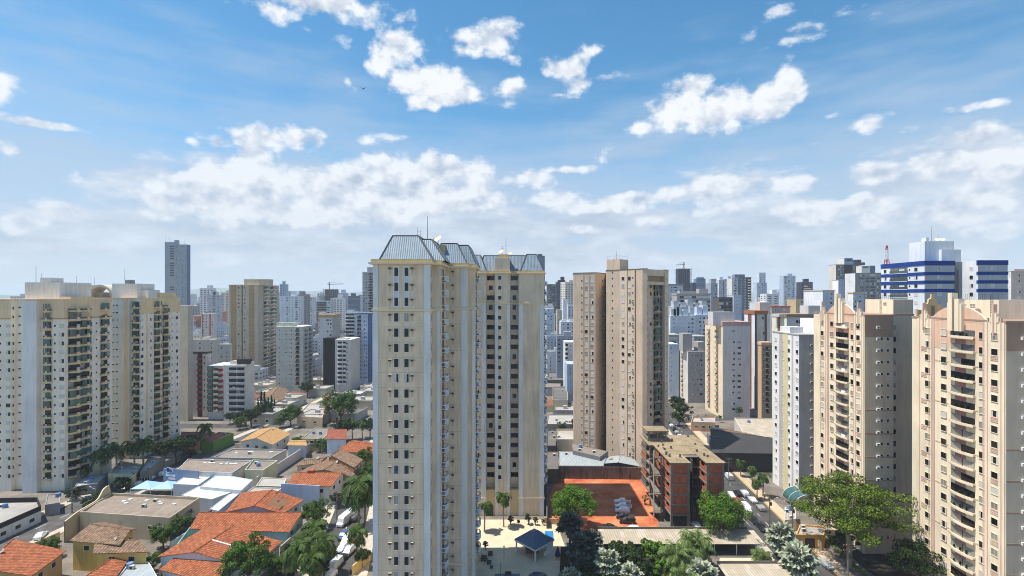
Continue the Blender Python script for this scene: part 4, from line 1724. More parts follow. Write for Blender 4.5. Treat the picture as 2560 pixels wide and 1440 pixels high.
  g.face([(x, -0.05, z) for x, z in [(-0.8, ZT + 0.4), (0.8, ZT + 0.4), (0.8, ZT + 1.8), (0.5, ZT + 2.3), (-0.5, ZT + 2.3), (-0.8, ZT + 1.8)]], brown)
  gg = Geo()
  gg.add(g, cc.mat(cc.len * 0.45, 0))
  b.part('door', gg)
  g = Geo()
  for s_ in (0, 0.5):
   g.box(s_ - 0.02, s_ + 0.02, -0.12, -0.08, ZT + 0.4, 64.3, 'dark_metal')
  for q in range(12):
   g.box(0, 0.5, -0.12, -0.09, ZT + 0.6 + q * 0.32, ZT + 0.64 + q * 0.32, 'dark_metal')
  gg = Geo()
  gg.add(g, cc.mat(cc.len * 0.8, 0))
  b.part('ladder', gg)
  g = Geo()
  for i in range(16):
   g.tube((98.6, 103.8 + i * 0.5, 63.2), (98.6, 103.8 + i * 0.5, 64.4), 0.02, 0.02, 'dark_metal', 4)
  g.tube((98.6, 103.8, 64.4), (98.6, 111.6, 64.4), 0.02, 0.02, 'dark_metal', 4)
  g.tube((98.6, 103.8, 64.4), (109, 103.6, 64.4), 0.02, 0.02, 'dark_metal', 4)
  b.part('roof_railing', g)
 b.finish()


def tower_right_wing():
 """the peach wing seen between the two gabled towers, with its own small gable"""
 b = Bld('apartment_wing', 'rear wing with small peach stepped gable, between the two gabled towers', 'apartment wing', (112, 140))
 cream, grey, peach = (240, 222, 184), (150, 132, 112), (232, 190, 140)
 P = [(103.5, 133), (110.4, 133), (110.4, 129), (118, 129), (118, 150), (103.5, 150)]
 g = Geo()
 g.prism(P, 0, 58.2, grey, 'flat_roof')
 b.part('wall', g)
 f = Face(P[0], P[1])
 for z in floors(54.6, 2.9, 3):
  k, gg = win(2.2, 1.5, 'dark', 'frame_dark', 0.05, 0.08)
  b.put('window', k, gg, f, f.upx(2288), z)
  if R.random() < 0.4:
   k, gg = acbox()
   b.put('air_conditioner', k, gg, f, f.upx(2290), z - 1.2)
 # stepped gable
 d = 133.2
 g = Geo()
 pr = [(-4, 0), (-4, 2.2), (-2.6, 2.0), (-2.2, 3.4), (-1.2, 3.8), (-1.0, 4.8), (-0.35, 5.2), (-0.35, 6.2), (0.35, 6.2), (0.35, 5.2), (1.0, 4.8), (1.2, 3.8), (2.2, 3.4), (4.5, 1.6), (4.5, 0)]
 cx = (2330 - 1280) / F * d
 g.face([(cx + x, d - 0.25, 58.3 + z) for x, z in pr][::-1], peach)
 g.face([(cx + x, d + 0.25, 58.3 + z) for x, z in pr], peach)
 n = len(pr)
 for i in range(n - 1):
  a, c = pr[i], pr[i + 1]
  g.face([(cx + a[0], d - 0.25, 58.3 + a[1]), (cx + c[0], d - 0.25, 58.3 + c[1]), (cx + c[0], d + 0.25, 58.3 + c[1]), (cx + a[0], d + 0.25, 58.3 + a[1])], peach)
 b.part('gable', g)
 g = Geo()
 g.box(cx - 0.5, cx + 0.5, d - 0.32, d - 0.26, 58.3, 61.5, grey)
 b.part('gable_niche', g)
 b.finish()


# ================================================================= blue banded white block on the right skyline
def tower_blue():
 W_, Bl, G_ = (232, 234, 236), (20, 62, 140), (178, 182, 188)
 b = Bld('apartment_tower', 'white apartment block with dark blue bands and a tall white rooftop box', 'apartment tower', (150, 185))
 ZT = 76.0
 bl = [[(141, 195.5), (141, 175), (151.2, 175), (151.2, 195.5)], [(157, 183.5), (157, 172.5), (167, 172.5), (167, 183.5)]]
 for n, P in enumerate(bl):
  g = Geo()
  g.prism(P, 0, ZT, W_, 'flat_roof')
  b.part('wall', g)
  fs, ff = Face(P[0], P[1]), Face(P[1], P[2])
  strip(b, ff, 0.02, ff.len, 0.05, ZT - 0.1, G_, 0.02, 'sun_shade_coat')  # grey coat over the white front, standing for its shade
  for k_ in range(4):
   zt = ZT - k_ * 2.9 * 1.0 + (0.05 if k_ == 0 else -0.9)
   hh = 1.6 if k_ == 0 else 1.1
   g = Geo()
   if n == 0:
    band(g, ccw(P), zt - hh, zt, 0.14, Bl)
   else:
    g.box(P[1][0] - 0.1, P[2][0] + 0.1, P[1][1] - 0.15, P[1][1] + 0.5, zt - hh, zt, Bl)
   b.part('blue_band', g)
  for i, z in enumerate(floors(ZT - 2.7, 2.9, 3)):
   k, gg = win(1.5, 1.2, rk(['half', 'shut', 'dark']), 'trim_white', 0.04)
   b.put('window', k, gg, ff, ff.len * 0.5, z)
   if n == 0:
    k, gg = balcony(8.5, 0.25, 0.9, 'trim_white', 'glass', 2.5, back='glass_mid')
    b.put('balcony', k, gg, fs, fs.len * 0.43, z - 1.1)
    for u in (fs.len * 0.1, fs.len * 0.82):
     k, gg = win(1.4, 1.2, rk(['half', 'shut', 'dark']), 'trim_white', 0.04)
     b.put('window', k, gg, fs, u, z)
    k, gg = win(0.6, 0.6, 'dark', 'trim_white', 0.04)
    b.put('window', k, gg, fs, fs.len * 0.68, z)
   else:
    for u in (2.2, 8.5):
     k, gg = win(1.3, 1.2, rk(['half', 'shut', 'dark']), 'trim_white', 0.04)
     b.put('window', k, gg, fs, u, z)
 g = Geo()
 g.box(151.3, 156.9, 180, 184, 0, ZT - 3, (120, 118, 116), 'flat_roof')
 b.part('stair_core', g)
 g = Geo()
 d = 179.5
 X = lambda px: (px - 1280) / F * d
 g.box(X(2312), X(2385), d, d + 7, ZT, 83.2, W_, 'flat_roof')
 g.box(X(2348), X(2396), d - 1.0, d + 5, ZT, 80.2, W_, 'flat_roof')
 g.box(X(2321), X(2328), d + 1, d + 3, 83.2, 84.6, W_)
 b.part('rooftop_box', g)
 mast(b, X(2341), d + 2, 83, 88.6, 0.07)
 mast(b, X(2357), d + 2, 83, 86, 0.05)
 dish(b, X(2355), d + 2, 83, 0.8)
 dish(b, X(2369), d + 2, 83, 0.7)
 b.finish()


# ================================================================= white striped block in front of the left gabled tower
def tower_striped():
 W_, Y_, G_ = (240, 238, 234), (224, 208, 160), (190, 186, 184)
 b = Bld('apartment_tower', 'white apartment block with pale yellow stripes, left neighbour of the gabled towers', 'apartment tower', (95, 168))
 P = [(89.6, 176), (89.9, 160.4), (99, 160), (99, 177)]
 ZT = 51.6
 g = Geo()
 g.prism(P, 0, ZT, W_, 'flat_roof')
 b.part('wall', g)
 f = Face(P[0], P[1])
 ff = Face(P[1], P[2])
 strip(b, ff, 0.02, ff.len, 0.05, ZT - 0.05, G_, 0.02, 'sun_shade_coat')  # shade of the white front, put on as a greyer coat
 L = f.len
 strip(b, f, L * 0.27, L * 0.42, 0.05, ZT - 0.05, G_, 0.03, 'recess_stripe')
 strip(b, f, L * 0.42, L * 0.60, 0.05, ZT - 0.05, Y_, 0.05, 'recess_stripe')
 strip(b, f, L * 0.74, L * 0.80, 0.05, ZT - 0.05, G_, 0.03, 'recess_stripe')
 KW = ['dark', 'half', 'dark', 'shut', 'curtain']
 for px in (1940, 1958.5, 1972.5, 1993):
  cols(b, f, [px], 49.3, 1.3, 1.15, KW, t=0.05, zmin=2.5, proud=0.09)
 for z in floors(48.6, 2.9, 3):
  k, gg = win(0.55, 0.55, 'dark', 'trim_white', 0.03)
  b.put('window', k, gg, ff, ff.upx(2040), z)
  k, gg = acunit()
  b.put('air_conditioner', k, gg, ff, ff.upx(2028), z)
 g = Geo()
 band(g, ccw(P), ZT + 0.002, ZT + 0.35, 0.12, (170, 168, 166))
 b.part('parapet_cap', g)
 g = Geo()
 d = 166
 X = lambda px: (px - 1280) / F * d
 g.box(X(1975), X(2008), d, d + 6, ZT + 0.36, 53.9, W_)
 g.box(X(2026), X(2050), d - 4, d + 6, ZT + 0.36, 56.6, W_)
 b.part('penthouse', g)
 b.finish()


def canopy_entrance():
 b = Bld('entrance_canopy', 'curved teal glass canopy on slim posts before the yellow striped white block', 'canopy', (84, 157))
 g = Geo()
 n = 8
 for i in range(n):
  a0, a1 = pi * 0.05 + pi * 0.5 * i / n, pi * 0.05 + pi * 0.5 * (i + 1) / n
  for (y0, y1) in ((152.5, 159.5),):
   p = lambda a: (88.8 - 4.4 * sin(a), 2.2 + 2.6 * cos(a) * 1.0)
   x0, z0 = p(a0)
   x1, z1 = p(a1)
   g.face([(x0, y0, z0), (x0, y1, z0), (x1, y1, z1), (x1, y0, z1)], 'glass_green')
   g.face([(x0, y0, z0 - 0.04), (x1, y0, z1 - 0.04), (x1, y1, z1 - 0.04), (x0, y1, z0 - 0.04)], 'glass_green')
   for yy in (y0, (y0 + y1) / 2, y1):
    g.tube((x0, yy, z0), (x1, yy, z1), 0.09, 0.09, 'trim_white', 4, False)
 b.part('glass_roof', g)
 for y in (152.9, 156.0, 159.1):
  g = Geo()
  g.tube((84.8, y, 0), (84.8, y, 2.6), 0.08, 0.08, 'trim_white', 6)
  b.part('post', g)
 b.finish()


tower_near()
tower_second()
tower_brown()
tower_left_a()
tower_left_b()
tower_right(1)
tower_right(2)
tower_right_wing()
tower_blue()
tower_striped()
canopy_entrance()
def flat(g, poly, z, mat):
 ar = sum(poly[i][0] * poly[(i + 1) % len(poly)][1] - poly[(i + 1) % len(poly)][0] * poly[i][1] for i in range(len(poly)))
 p = poly if ar > 0 else poly[::-1]
 g.face([(q[0], q[1], z) for q in p], mat)


def ribbon(g, pts, w0, w1, z, mat, th=0.0):
 """a strip along a polyline, from offset w0 to w1 (to the right of travel); th gives it a kerb's height"""
 P_ = [Vector(p) for p in pts]
 L_, R_ = [], []
 for i, p in enumerate(P_):
  a = P_[max(i - 1, 0)]
  c = P_[min(i + 1, len(P_) - 1)]
  d = (c - a).normalized()
  n = Vector((d.y, -d.x))
  L_.append(p + n * w0)
  R_.append(p + n * w1)
 for i in range(len(P_) - 1):
  g.face([(L_[i].x, L_[i].y, z), (R_[i].x, R_[i].y, z), (R_[i + 1].x, R_[i + 1].y, z), (L_[i + 1].x, L_[i + 1].y, z)], mat)
  if th:
   g.face([(L_[i + 1].x, L_[i + 1].y, z - th), (L_[i].x, L_[i].y, z - th), (L_[i].x, L_[i].y, z), (L_[i + 1].x, L_[i + 1].y, z)], 'pavement')
   g.face([(R_[i].x, R_[i].y, z - th), (R_[i + 1].x, R_[i + 1].y, z - th), (R_[i + 1].x, R_[i + 1].y, z), (R_[i].x, R_[i].y, z)], 'pavement')


AVENUE = [(-140, 60), (-136, 105), (-131, 140), (-127.5, 175), (-122, 200), (-117, 230), (-113, 262), (-110, 320), (-106, 420)]
STREET = [(66, 60), (69.5, 118), (73, 160), (77, 215), (83, 265), (92, 330), (104, 430)]
LANE = [(-36, 60), (-40.5, 112), (-45.5, 140), (-50, 165), (-53, 200), (-56, 255)]
CROSS = [(-190, 252), (-122, 252), (-60, 250), (0, 252), (60, 262), (130, 270)]
build_order = 0


def ground():
 g = Geo()
 S = 9000
 g.face([(-S, -600, -0.02), (S, -600, -0.02), (S, 9000, -0.02), (-S, 9000, -0.02)], 'far_ground')
 structure('ground', g)
 g = Geo()
 flat(g, [(-230, 30), (190, 30), (190, 420), (-230, 420)], 0.0, 'yard')
 structure('yard_ground', g)
 for nm, line, w in (('avenue', AVENUE, 6.5), ('street', STREET, 5.4), ('side_street', LANE, 5.0)):
  g = Geo()
  ribbon(g, line, -w, w, 0.012, 'asphalt' if nm != 'avenue' else 'asphalt_pale')
  structure(nm, g)
  g = Geo()
  ribbon(g, line, -w - 3.2, -w, 0.13, 'pavement', 0.13)
  ribbon(g, line, w, w + 3.2, 0.13, 'pavement_tan' if nm == 'street' else 'pavement', 0.13)
  structure('pavement', g)
  g = Geo()
  for i in range(len(line) - 1):
   a, c = Vector(line[i]), Vector(line[i + 1])
   n = int((c - a).length / 6)
   for k in range(n):
    p = a.lerp(c, (k + 0.1) / max(n, 1))
    q = a.lerp(c, (k + 0.5) / max(n, 1))
    ribbon(g, [p, q], -0.07, 0.07, 0.017, 'line_white')
  if nm == 'street':
   ribbon(g, line, w - 0.3, w - 0.12, 0.017, 'line_yellow')
  structure('road_marking', g)
 g = Geo()
 ribbon(g, CROSS, -4.5, 4.5, 0.008, 'asphalt')
 structure('cross_street', g)
 # red dirt lot
 g = Geo()
 lot = [G(1400, 1190), G(1632, 1197), G(1648, 1327), G(1496, 1330), G(1384, 1318), G(1370, 1240)]
 flat(g, [(p.x, p.y) for p in lot], 0.02, 'red_dirt')
 structure('dirt_lot', g)
 # terrace of the cream towers
 g = Geo()
 flat(g, [(-9.5, 100), (15.8, 100), (12.4, 146.5), (-12, 146.5)], 0.03, 'terrace_floor')
 structure('terrace', g)
 g = Geo()
 for (px, py, r) in ((1378, 1333, 0),):
  p0, p1, p2, p3 = G(1362, 1328), G(1383, 1328), G(1384, 1346), G(1364, 1346)
  flat(g, [(p.x, p.y) for p in (p0, p1, p2, p3)], 0.06, 'pool_water')
 structure('pool_water', g)
 g = Geo()
 c = G(1345, 1445)
 pts = [(c.x + 2.3 * cos(a), c.y + 2.6 * sin(a)) for a in [i * pi / 12 for i in range(13)]]
 pts += [(c.x - 2.3, c.y - 0.0), (c.x - 4.0, c.y), (c.x - 4.0, c.y - 4), (c.x + 4.2, c.y - 4), (c.x + 4.2, c.y)]
 flat(g, pts, 0.06, 'pool_dark')
 structure('round_pool_water', g)
 g = Geo()
 flat(g, [(p.x, p.y) for p in (G(1800, 1395), G(1905, 1395), G(1960, 1440), G(1790, 1440))], 0.03, 'terrace_floor')
 structure('parking_yard', g)
 g = Geo()
 flat(g, [(p.x, p.y) for p in (G(1402, 1368), G(1500, 1362), G(1760, 1372), G(1780, 1400), G(1775, 1500), G(1396, 1500))], 0.045, 'shaded_soil')  # dark sheet under the plants, standing for their shade
 structure('shaded_garden_soil', g)
 g = Geo()
 flat(g, [(p.x, p.y) for p in (G(650, 1500), G(690, 1400), G(760, 1330), G(810, 1330), G(800, 1500))], 0.045, 'shaded_soil')
 structure('shaded_garden_soil', g)
 g = Geo()
 flat(g, [(82, 100), (92, 98), (92, 140), (84, 140)], 0.045, 'shaded_soil')
 structure('shaded_garden_soil', g)
 # green verge of the right-hand street
 g = Geo()
 ribbon(g, [(79.4, 100), (80.5, 120), (82.8, 142)], 0, 1.1, 0.16, 'lawn', 0.02)
 structure('verge', g)


ground()


# ------------------------------------------------------------------ far terrain, city mass, haze
def terrain():
 rr = random.Random(3)
 g = Geo()
 n = 120
 prev = None
 for lay, (dist, base, amp) in enumerate(((6500, 70, 45), (8300, 130, 70))):
  ring = []
  for i in range(n + 1):
   a = radians(-62 + 124 * i / n)
   h = base + amp * (0.5 * sin(i * 0.21 + lay) + 0.3 * sin(i * 0.57 + 2 * lay) + 0.2 * sin(i * 1.31)) + rr.uniform(-4, 4)
   ring.append((dist * sin(a), dist * cos(a), h))
  for i in range(n):
   a, c = ring[i], ring[i + 1]
   k = 0.72
   g.face([(a[0] * k, a[1] * k, -0.5), (c[0] * k, c[1] * k, -0.5), c, a], 'hill')
   k = 1.06
   g.face([a, c, (c[0] * k, c[1] * k, -0.5), (a[0] * k, a[1] * k, -0.5)], 'hill')
 structure('hills', g)


terrain()


def haze():
 m = bpy.data.materials.new('haze')
 m.use_nodes = True
 nt = m.node_tree
 nt.nodes.clear()
 out = nt.nodes.new('ShaderNodeOutputMaterial')
 v = nt.nodes.new('ShaderNodeVolumePrincipled')
 v.inputs['Color'].default_value = (0.78, 0.88, 1.0, 1)
 v.inputs['Density'].default_value = HAZE_DENSITY
 v.inputs['Anisotropy'].default_value = 0.0
 nt.links.new(v.outputs[0], out.inputs['Volume'])
 g = Geo()
 g.box(-10500, 10500, -900, 10200, -1.0, 260, (200, 200, 200))
 me = g.mesh('haze')
 me.materials.clear()
 me.materials.append(m)
 o = link('haze', me)
 o['kind'] = 'stuff'
 o['label'] = 'thin pale blue haze over the city'


HAZE_DENSITY = 0.00013
haze()
OCC = [(-19, 112, 22), (-2, 160, 20), (43, 207, 26), (-160, 178, 30), (-152, 213, 18), (95, 137, 18), (102, 106, 20), (150, 184, 20), (94, 168, 14)]


def mid(name, label, a, c, d, ytop, side=None, col=(214, 212, 206), sidecol=None, front=(), sidew=(), bal=(), sbal=(), ph=(), panels=(), fh=2.9, zfirst=None,
  roof='flat_roof', cap=None, kinds=None, balmat='trim_cream', masts=(), cat='apartment tower', group=None, limit=100, ang=0.0, capmat=None):
 """a tower whose front runs from photo column a to c at distance d; the side reaches to column `side`.
 front / sidew: window columns (photo column, width, height); bal / sbal: balcony stacks (photo column, width, rail, curve)"""
 xa, xc = (a - 1280) / F * d, (c - 1280) / F * d
 zt = zat(ytop, d)
 if side is not None:
  ref = xa if side < a else xc
  d2 = ref / ((side - 1280) / F)
 else:
  d2 = d + 14
 b = Bld(name, label, cat, ((xa + xc) / 2, (d + d2) / 2), group)
 OCC.append(((xa + xc) / 2, (d + d2) / 2, max(xc - xa, d2 - d) * 0.6 + 3))
 P = [(xa, d), (xc, d), (xc, d2), (xa, d2)]
 g = Geo()
 g.prism(P, 0, zt, col, roof)
 b.part('wall', g)
 ff = Face(P[0], P[1])
 fs = Face((xa, d2), (xa, d)) if (side is not None and side < a) else Face((xc, d), (xc, d2))
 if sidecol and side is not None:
  strip(b, fs, 0.01, fs.len - 0.01, 0.05, zt - 0.05, sidecol, 0.03, 'sun_shade_coat')
 g = Geo()
 band(g, P, zt + 0.003, zt + (cap or 0.4), 0.12 if not cap else 0.3, capmat or col)
 b.part('parapet', g)
 zf = zfirst if zfirst is not None else zt - 2.0
 KK = kinds or PLAIN_KINDS
 for (face, cc) in ((ff, front), (fs, sidew)):
  for (px, w, h) in cc:
   cols(b, face, [px], zf, w, h, KK, fh, t=0.05, proud=0.05)
 for (face, cc) in ((ff, bal), (fs, sbal)):
  for (px, w, rail, cv) in cc:
   u = min(max(face.upx(px), w / 2), face.len - w / 2)
   for z in floors(zf - 1.1, fh, 3):
    k, g = balcony(w, 0.8, 1.0, balmat, rail, fh - 0.25, curve=cv, glassk=R.choice([0, 0, 2, 5]) if rail == 'mix' else 0)
    b.put('balcony', k, g, face, u, z)
 for (p0, p1, which, m) in panels:
  face = ff if which == 'f' else fs
  u0, u1 = face.upx(p0), face.upx(p1)
  strip(b, face, max(0.02, u0), min(face.len - 0.02, u1), 0.05, zt - 0.04, m, 0.045, 'panel')
 for (p0, p1, yt) in ph:
  dd = d + min(2.0, (d2 - d) * 0.2)
  g = Geo()
  g.box((p0 - 1280) / F * dd, (p1 - 1280) / F * dd, dd, dd + min(7, (d2 - d) * 0.6), zt + 0.05, zat(yt, dd), col, 'flat_roof')
  b.part('penthouse', g)
 for (px, yt) in masts:
  mast(b, (px - 1280) / F * (d + 3), d + 3, zt, zat(yt, d + 3), 0.08)
 if ang:
  b.root.rotation_euler = (0, 0, ang)
 return b


def mids():
 W1c, CR, GR, BL = (222, 220, 216), (222, 206, 178), (168, 168, 170), (180, 194, 214)
 # ---- left half
 b = mid('apartment_tower', 'beige tower with tan stripes and dark balcony stacks, midway left of the cream towers', 572, 645, 385, 713, 697, (206, 190, 162), (186, 172, 154),
   front=[(584, 1.1, 1.2), (597, 1.0, 1.2), (612, 1.0, 1.2), (628, 1.1, 1.2)], sidew=[(652, 1.4, 1.2), (693, 1.4, 1.2)],
   sbal=[(666, 9, 'mix', 0.2), (683, 9, 'mix', 0.2)], ph=[(610, 672, 698)], panels=[(577, 591, 'f', (182, 150, 110)), (604, 607, 'f', (120, 98, 74)), (622, 636, 'f', (182, 150, 110))],
   masts=[(632, 690)])
 b.finish()
 b = mid('skyscraper', 'very tall slim grey slab with a small rooftop box, alone above the left skyline', 412, 467, 620, 612, 476, (148, 160, 172), (96, 108, 140),
   front=[(430, 5.0, 1.6), (441, 0.9, 0.9), (447, 0.9, 0.9), (457, 1.2, 1.0), (464, 1.0, 0.9)], ph=[(412, 434, 605), (436, 443, 600)], kinds=['dark', 'dark', 'curtain'],
   masts=[(414, 588), (424, 588), (461, 598)], cat='skyscraper')
 b.finish()
 b = mid('apartment_tower', 'plain cream rear tower peeping out right behind the second curved balcony tower', 441, 470, 262, 766, 482, (218, 204, 180), (190, 176, 160), sidew=[(474, 0.8, 1.0)], panels=[(441, 470, 'f', (226, 208, 178))])
 b.finish()
 # building with the big rooftop arches behind the left towers
 b = mid('apartment_tower', 'brown topped building with two big round arches on its roof, behind the leftmost tower', 120, 290, 270, 745, None, (196, 176, 152), ph=[(160, 222, 713), (180, 258, 731)], masts=[(191, 690), (236, 694)])
 for (px, r) in ((249, 7.2), (152, 7.4)):
  g = Geo()
  dd = 268
  cx, cz = (px - 1280) / F * dd, zat(746, dd)
  for i in range(20):
   a0, a1 = pi * i / 20, pi * (i + 1) / 20
   for (ra, rb, ya, yb) in ((r, r - 1.1, dd, dd + 9),):
    o0, o1 = (cx + ra * cos(a0), cz + ra * sin(a0)), (cx + ra * cos(a1), cz + ra * sin(a1))
    i0, i1 = (cx + rb * cos(a0), cz + rb * sin(a0)), (cx + rb * cos(a1), cz + rb * sin(a1))
    g.face([(o0[0], ya, o0[1]), (i0[0], ya, i0[1]), (i1[0], ya, i1[1]), (o1[0], ya, o1[1])], CR)
    g.face([(o0[0], ya, o0[1]), (o1[0], ya, o1[1]), (o1[0], yb, o1[1]), (o0[0], yb, o0[1])], CR)
    g.face([(i1[0], ya, i1[1]), (i0[0], ya, i0[1]), (i0[0], yb, i0[1]), (i1[0], yb, i1[1])], CR)
  b.part('roof_arch', g)
 b.finish()
 b = mid('apartment_tower', 'pinkish white tower with a red vertical stripe, low in the far gap on the left', 503, 535, 520, 785, 541, (222, 206, 196), (206, 200, 196), front=[(509, 1.4, 1.0), (516, 1.4, 1.0), (531, 1.0, 1.0)],
   panels=[(523, 528, 'f', (196, 110, 100)), (505, 507, 'f', (180, 90, 90))])
 b.finish()
 b = mid('apartment_tower', 'pale grey rounded tower with a stepped crown, alone in the far gap on the left', 518, 552, 700, 738, 556, (186, 192, 200), (166, 174, 188), front=[(524, 2.5, 1.1), (535, 4, 1.2), (546, 2, 1.1)], ph=[(528, 544, 730), (533, 539, 726)])
 b.finish()
 b = mid('apartment_block', 'long low cream block with blank walls, behind the dark red striped block', 462, 536, 310, 850, 545, (212, 204, 190), (196, 190, 178), front=[(500, 0.8, 0.9), (528, 0.9, 1.0)], ph=[(466, 500, 838), (505, 520, 844)], cat='apartment block')
 b.finish()
 b = mid('apartment_block', 'whitish stepped block with a glazed terrace, left foot of the beige tan striped tower', 546, 574, 330, 862, 580, (206, 202, 194), (190, 188, 184), front=[(554, 0.9, 0.9), (566, 1.2, 1.1)], cat='apartment block')
 b.finish()
 b = mid('apartment_block', 'cream block with one red balcony stripe and a dark glass left edge, eleven storeys', 467, 519, 271, 884, 528, (214, 202, 194), (190, 180, 176), fh=2.95, front=[(479, 1.3, 1.3), (472, 0.6, 0.6), (511, 0.7, 1.0)],
   bal=[(500, 2.6, 'solid', 0)], balmat=(150, 66, 60), panels=[(494, 506, 'f', (60, 50, 48))], cap=1.0, capmat=(70, 64, 62), sidew=[(524, 0.9, 1.0)], cat='apartment block')
 strip(b, Face(((451 - 1280) / F * 271, 271.5), ((467 - 1280) / F * 271, 271.5)), 0, 3.38, 0, 33, (46, 44, 46), 6, 'glass_edge', -6)
 b.finish()
 b = mid('apartment_block', 'nine storey block with green tinted glass and red balcony boxes, beside the tall cypress trees', 521, 557, 266, 916, None, (198, 200, 196), front=[(548, 3.2, 1.3)],
   bal=[(528, 2.6, 'glass', 0.6), (541, 2.4, 'solid', 0.0)], cat='apartment block', kinds=['dark'])
 for z in floors(zat(916, 266) - 2.2, 2.9, 3):
  g = Geo()
  f_ = Face(((521 - 1280) / F * 266, 266), ((557 - 1280) / F * 266, 266))
  gg = Geo()
  gg.box(-0.9, 0.9, -0.95, 0, 0, 1.1, (150, 34, 40))
  b.put('red_balcony_box', ('redbox',), gg, f_, f_.upx(554), z)
  gg = Geo()
  gg.box(-1.3, 1.3, -1.25, 0, 0, 2.2, 'glass_green')
  b.put('glazed_bay', ('gbay',), gg, f_, f_.upx(527), z)
 b.finish()
 b = mid('apartment_block', 'white nine storey block with projecting balconies, right of the green tinted block', 559, 613, 262, 915, 636, (222, 216, 208), (216, 208, 198), fh=2.95,
   bal=[(582, 4.2, 'solid', 0.0), (602, 4.0, 'solid', 0.2)], balmat=(206, 208, 214), sidew=[(619, 0.9, 1.1), (629, 0.9, 1.1)], ph=[(575, 592, 903), (604, 622, 906)], cat='apartment block')
 g = Geo()
 g.prism([(-142, 264), (-135, 263), (-136, 268), (-141, 269)], 29, 31.5, (50, 48, 48))
 b.part('roof_screen', g)
 b.finish()
 b = mid('apartment_block', 'pale green white block with two dark balcony stacks and a separate rooftop box, mid left', 690, 757, 336, 818, 782, (206, 206, 194), (182, 182, 176), front=[(698, 0.7, 1.0), (715, 1.0, 0.5), (724, 1.0, 0.5), (729, 0.6, 0.7)],
   bal=[(744, 2.4, 'glass', 0.3)], sbal=[(764, 3.4, 'glass', 0.3), (775, 3.4, 'glass', 0.3)], ph=[(690, 708, 807), (711, 732, 807)], cat='apartment block')
 b.finish()
 b = mid('apartment_tower', 'white tower with dark window stripes, left of the far white pair', 699, 727, 640, 741, None, (218, 222, 228), front=[(705, 1, 1), (718, 2.2, 1.4), (723, 1.2, 1.0)])
 b.finish()
 b = mid('apartment_tower', 'white tower with raised rooftop box, right of the far white pair', 727, 752, 640, 741, 760, (218, 222, 228), (190, 196, 206), front=[(731, 1, 1), (741, 3.2, 1.6), (748, 1, 1)], ph=[(727, 741, 728)])
 b.finish()
 b = mid('apartment_tower', 'distant blue grey tower with small pointed top behind the far white pair', 699, 716, 1100, 711, 721, (146, 164, 190), front=[(702, 4, 1.6), (709, 3, 1.6)], ph=[(706, 711, 703)], kinds=['dark', 'blue'], fh=3.6)
 b.finish()
 b = mid('apartment_tower', 'slim white tower with dark balcony column, left of the crane, far away', 765, 782, 900, 743, 790, (214, 214, 212), (196, 200, 206), front=[(777, 5.5, 1.4), (768, 1, 1)], ph=[(765, 772, 735)], fh=3.3)
 b.finish()
 b = mid('apartment_block', 'white block with blue tinted balcony bands and brown rooftop, right under the crane', 791, 828, 620, 753, 834, (204, 210, 216), (170, 170, 172), bal=[(804, 12, 'glass', 0.3)], front=[(821, 3, 1.3)], cat='apartment block')
 b.finish()
 b = mid('apartment_tower', 'white and tan topped apartment tower, behind the black windowless slab', 796, 831, 400, 794, 851, (220, 214, 208), (182, 172, 164), front=[(799, 0.7, 0.8), (819, 2.0, 1.2), (827, 1.4, 1.2)], sidew=[(842, 6, 1.2)],
   cap=2.4, capmat=(196, 160, 122), ph=[(797, 808, 780), (808, 826, 785)])
 b.finish()
 b = mid('apartment_block', 'low grey block in shade, left of the black windowless slab', 776, 802, 420, 888, None, (156, 154, 152), front=[(782, 1.4, 1.2), (794, 1.4, 1.2)], cat='apartment block')
 b.finish()
 b = mid('apartment_tower', 'windowless black slab attached to a cream tower, mid left', 808, 837, 343, 847, None, (34, 33, 34), front=[], ph=[])
 b.finish()
 b = mid('apartment_tower', 'cream tower with rounded white balconies, touching the right side of the black slab', 837.5, 876, 341, 851, 901, (212, 208, 202), (210, 196, 184), front=[(867, 1.0, 1.2)], bal=[(850, 3.0, 'solid', 0.4), (861, 2.0, 'solid', 0.2)],
   sidew=[(883, 1.3, 1.2), (893, 1.3, 1.2)], balmat='trim_white', ph=[(842, 868, 846)])
 b.finish()
 b = mid('apartment_tower', 'tower of white rounded balcony bands with dark gaps, above the black slab', 864, 889, 420, 782, None, (196, 200, 204), bal=[(871, 6, 'solid', 0.8), (883, 2.2, 'solid', 0)], balmat='trim_white', front=[], ph=[(866, 880, 775)])
 b.finish()
 b = mid('apartment_tower', 'blue white tower with slate blue top band, left neighbour of the tallest cream tower', 889, 936, 370, 786, None, (186, 200, 222), cap=1.2, capmat=(110, 124, 148), front=[(911, 1.0, 1.0), (916, 0.9, 0.9), (925, 1.3, 1.8)],
   bal=[(898, 3.0, 'glass', 0.2)], panels=[(920, 930, 'f', (80, 100, 144))])
 b.finish()
 b = mid('apartment_tower', 'tall grey tower with dark balcony column, immediately left of the tallest cream tower roof', 906, 940, 555, 681, None, (178, 176, 180), front=[(910, 1.6, 1.2), (916, 1.4, 1.2), (922, 1.4, 1.2)], bal=[(929, 5.5, 'glass', 0)], ph=[(918, 934, 668)], masts=[(908, 670)])
 g = Geo()
 d = 553
 g.box((901 - 1280) / F * d, (906 - 1280) / F * d, d, d + 8, 0, zat(740, d), (208, 212, 218))
 b.part('side_wing', g)
 b.finish()
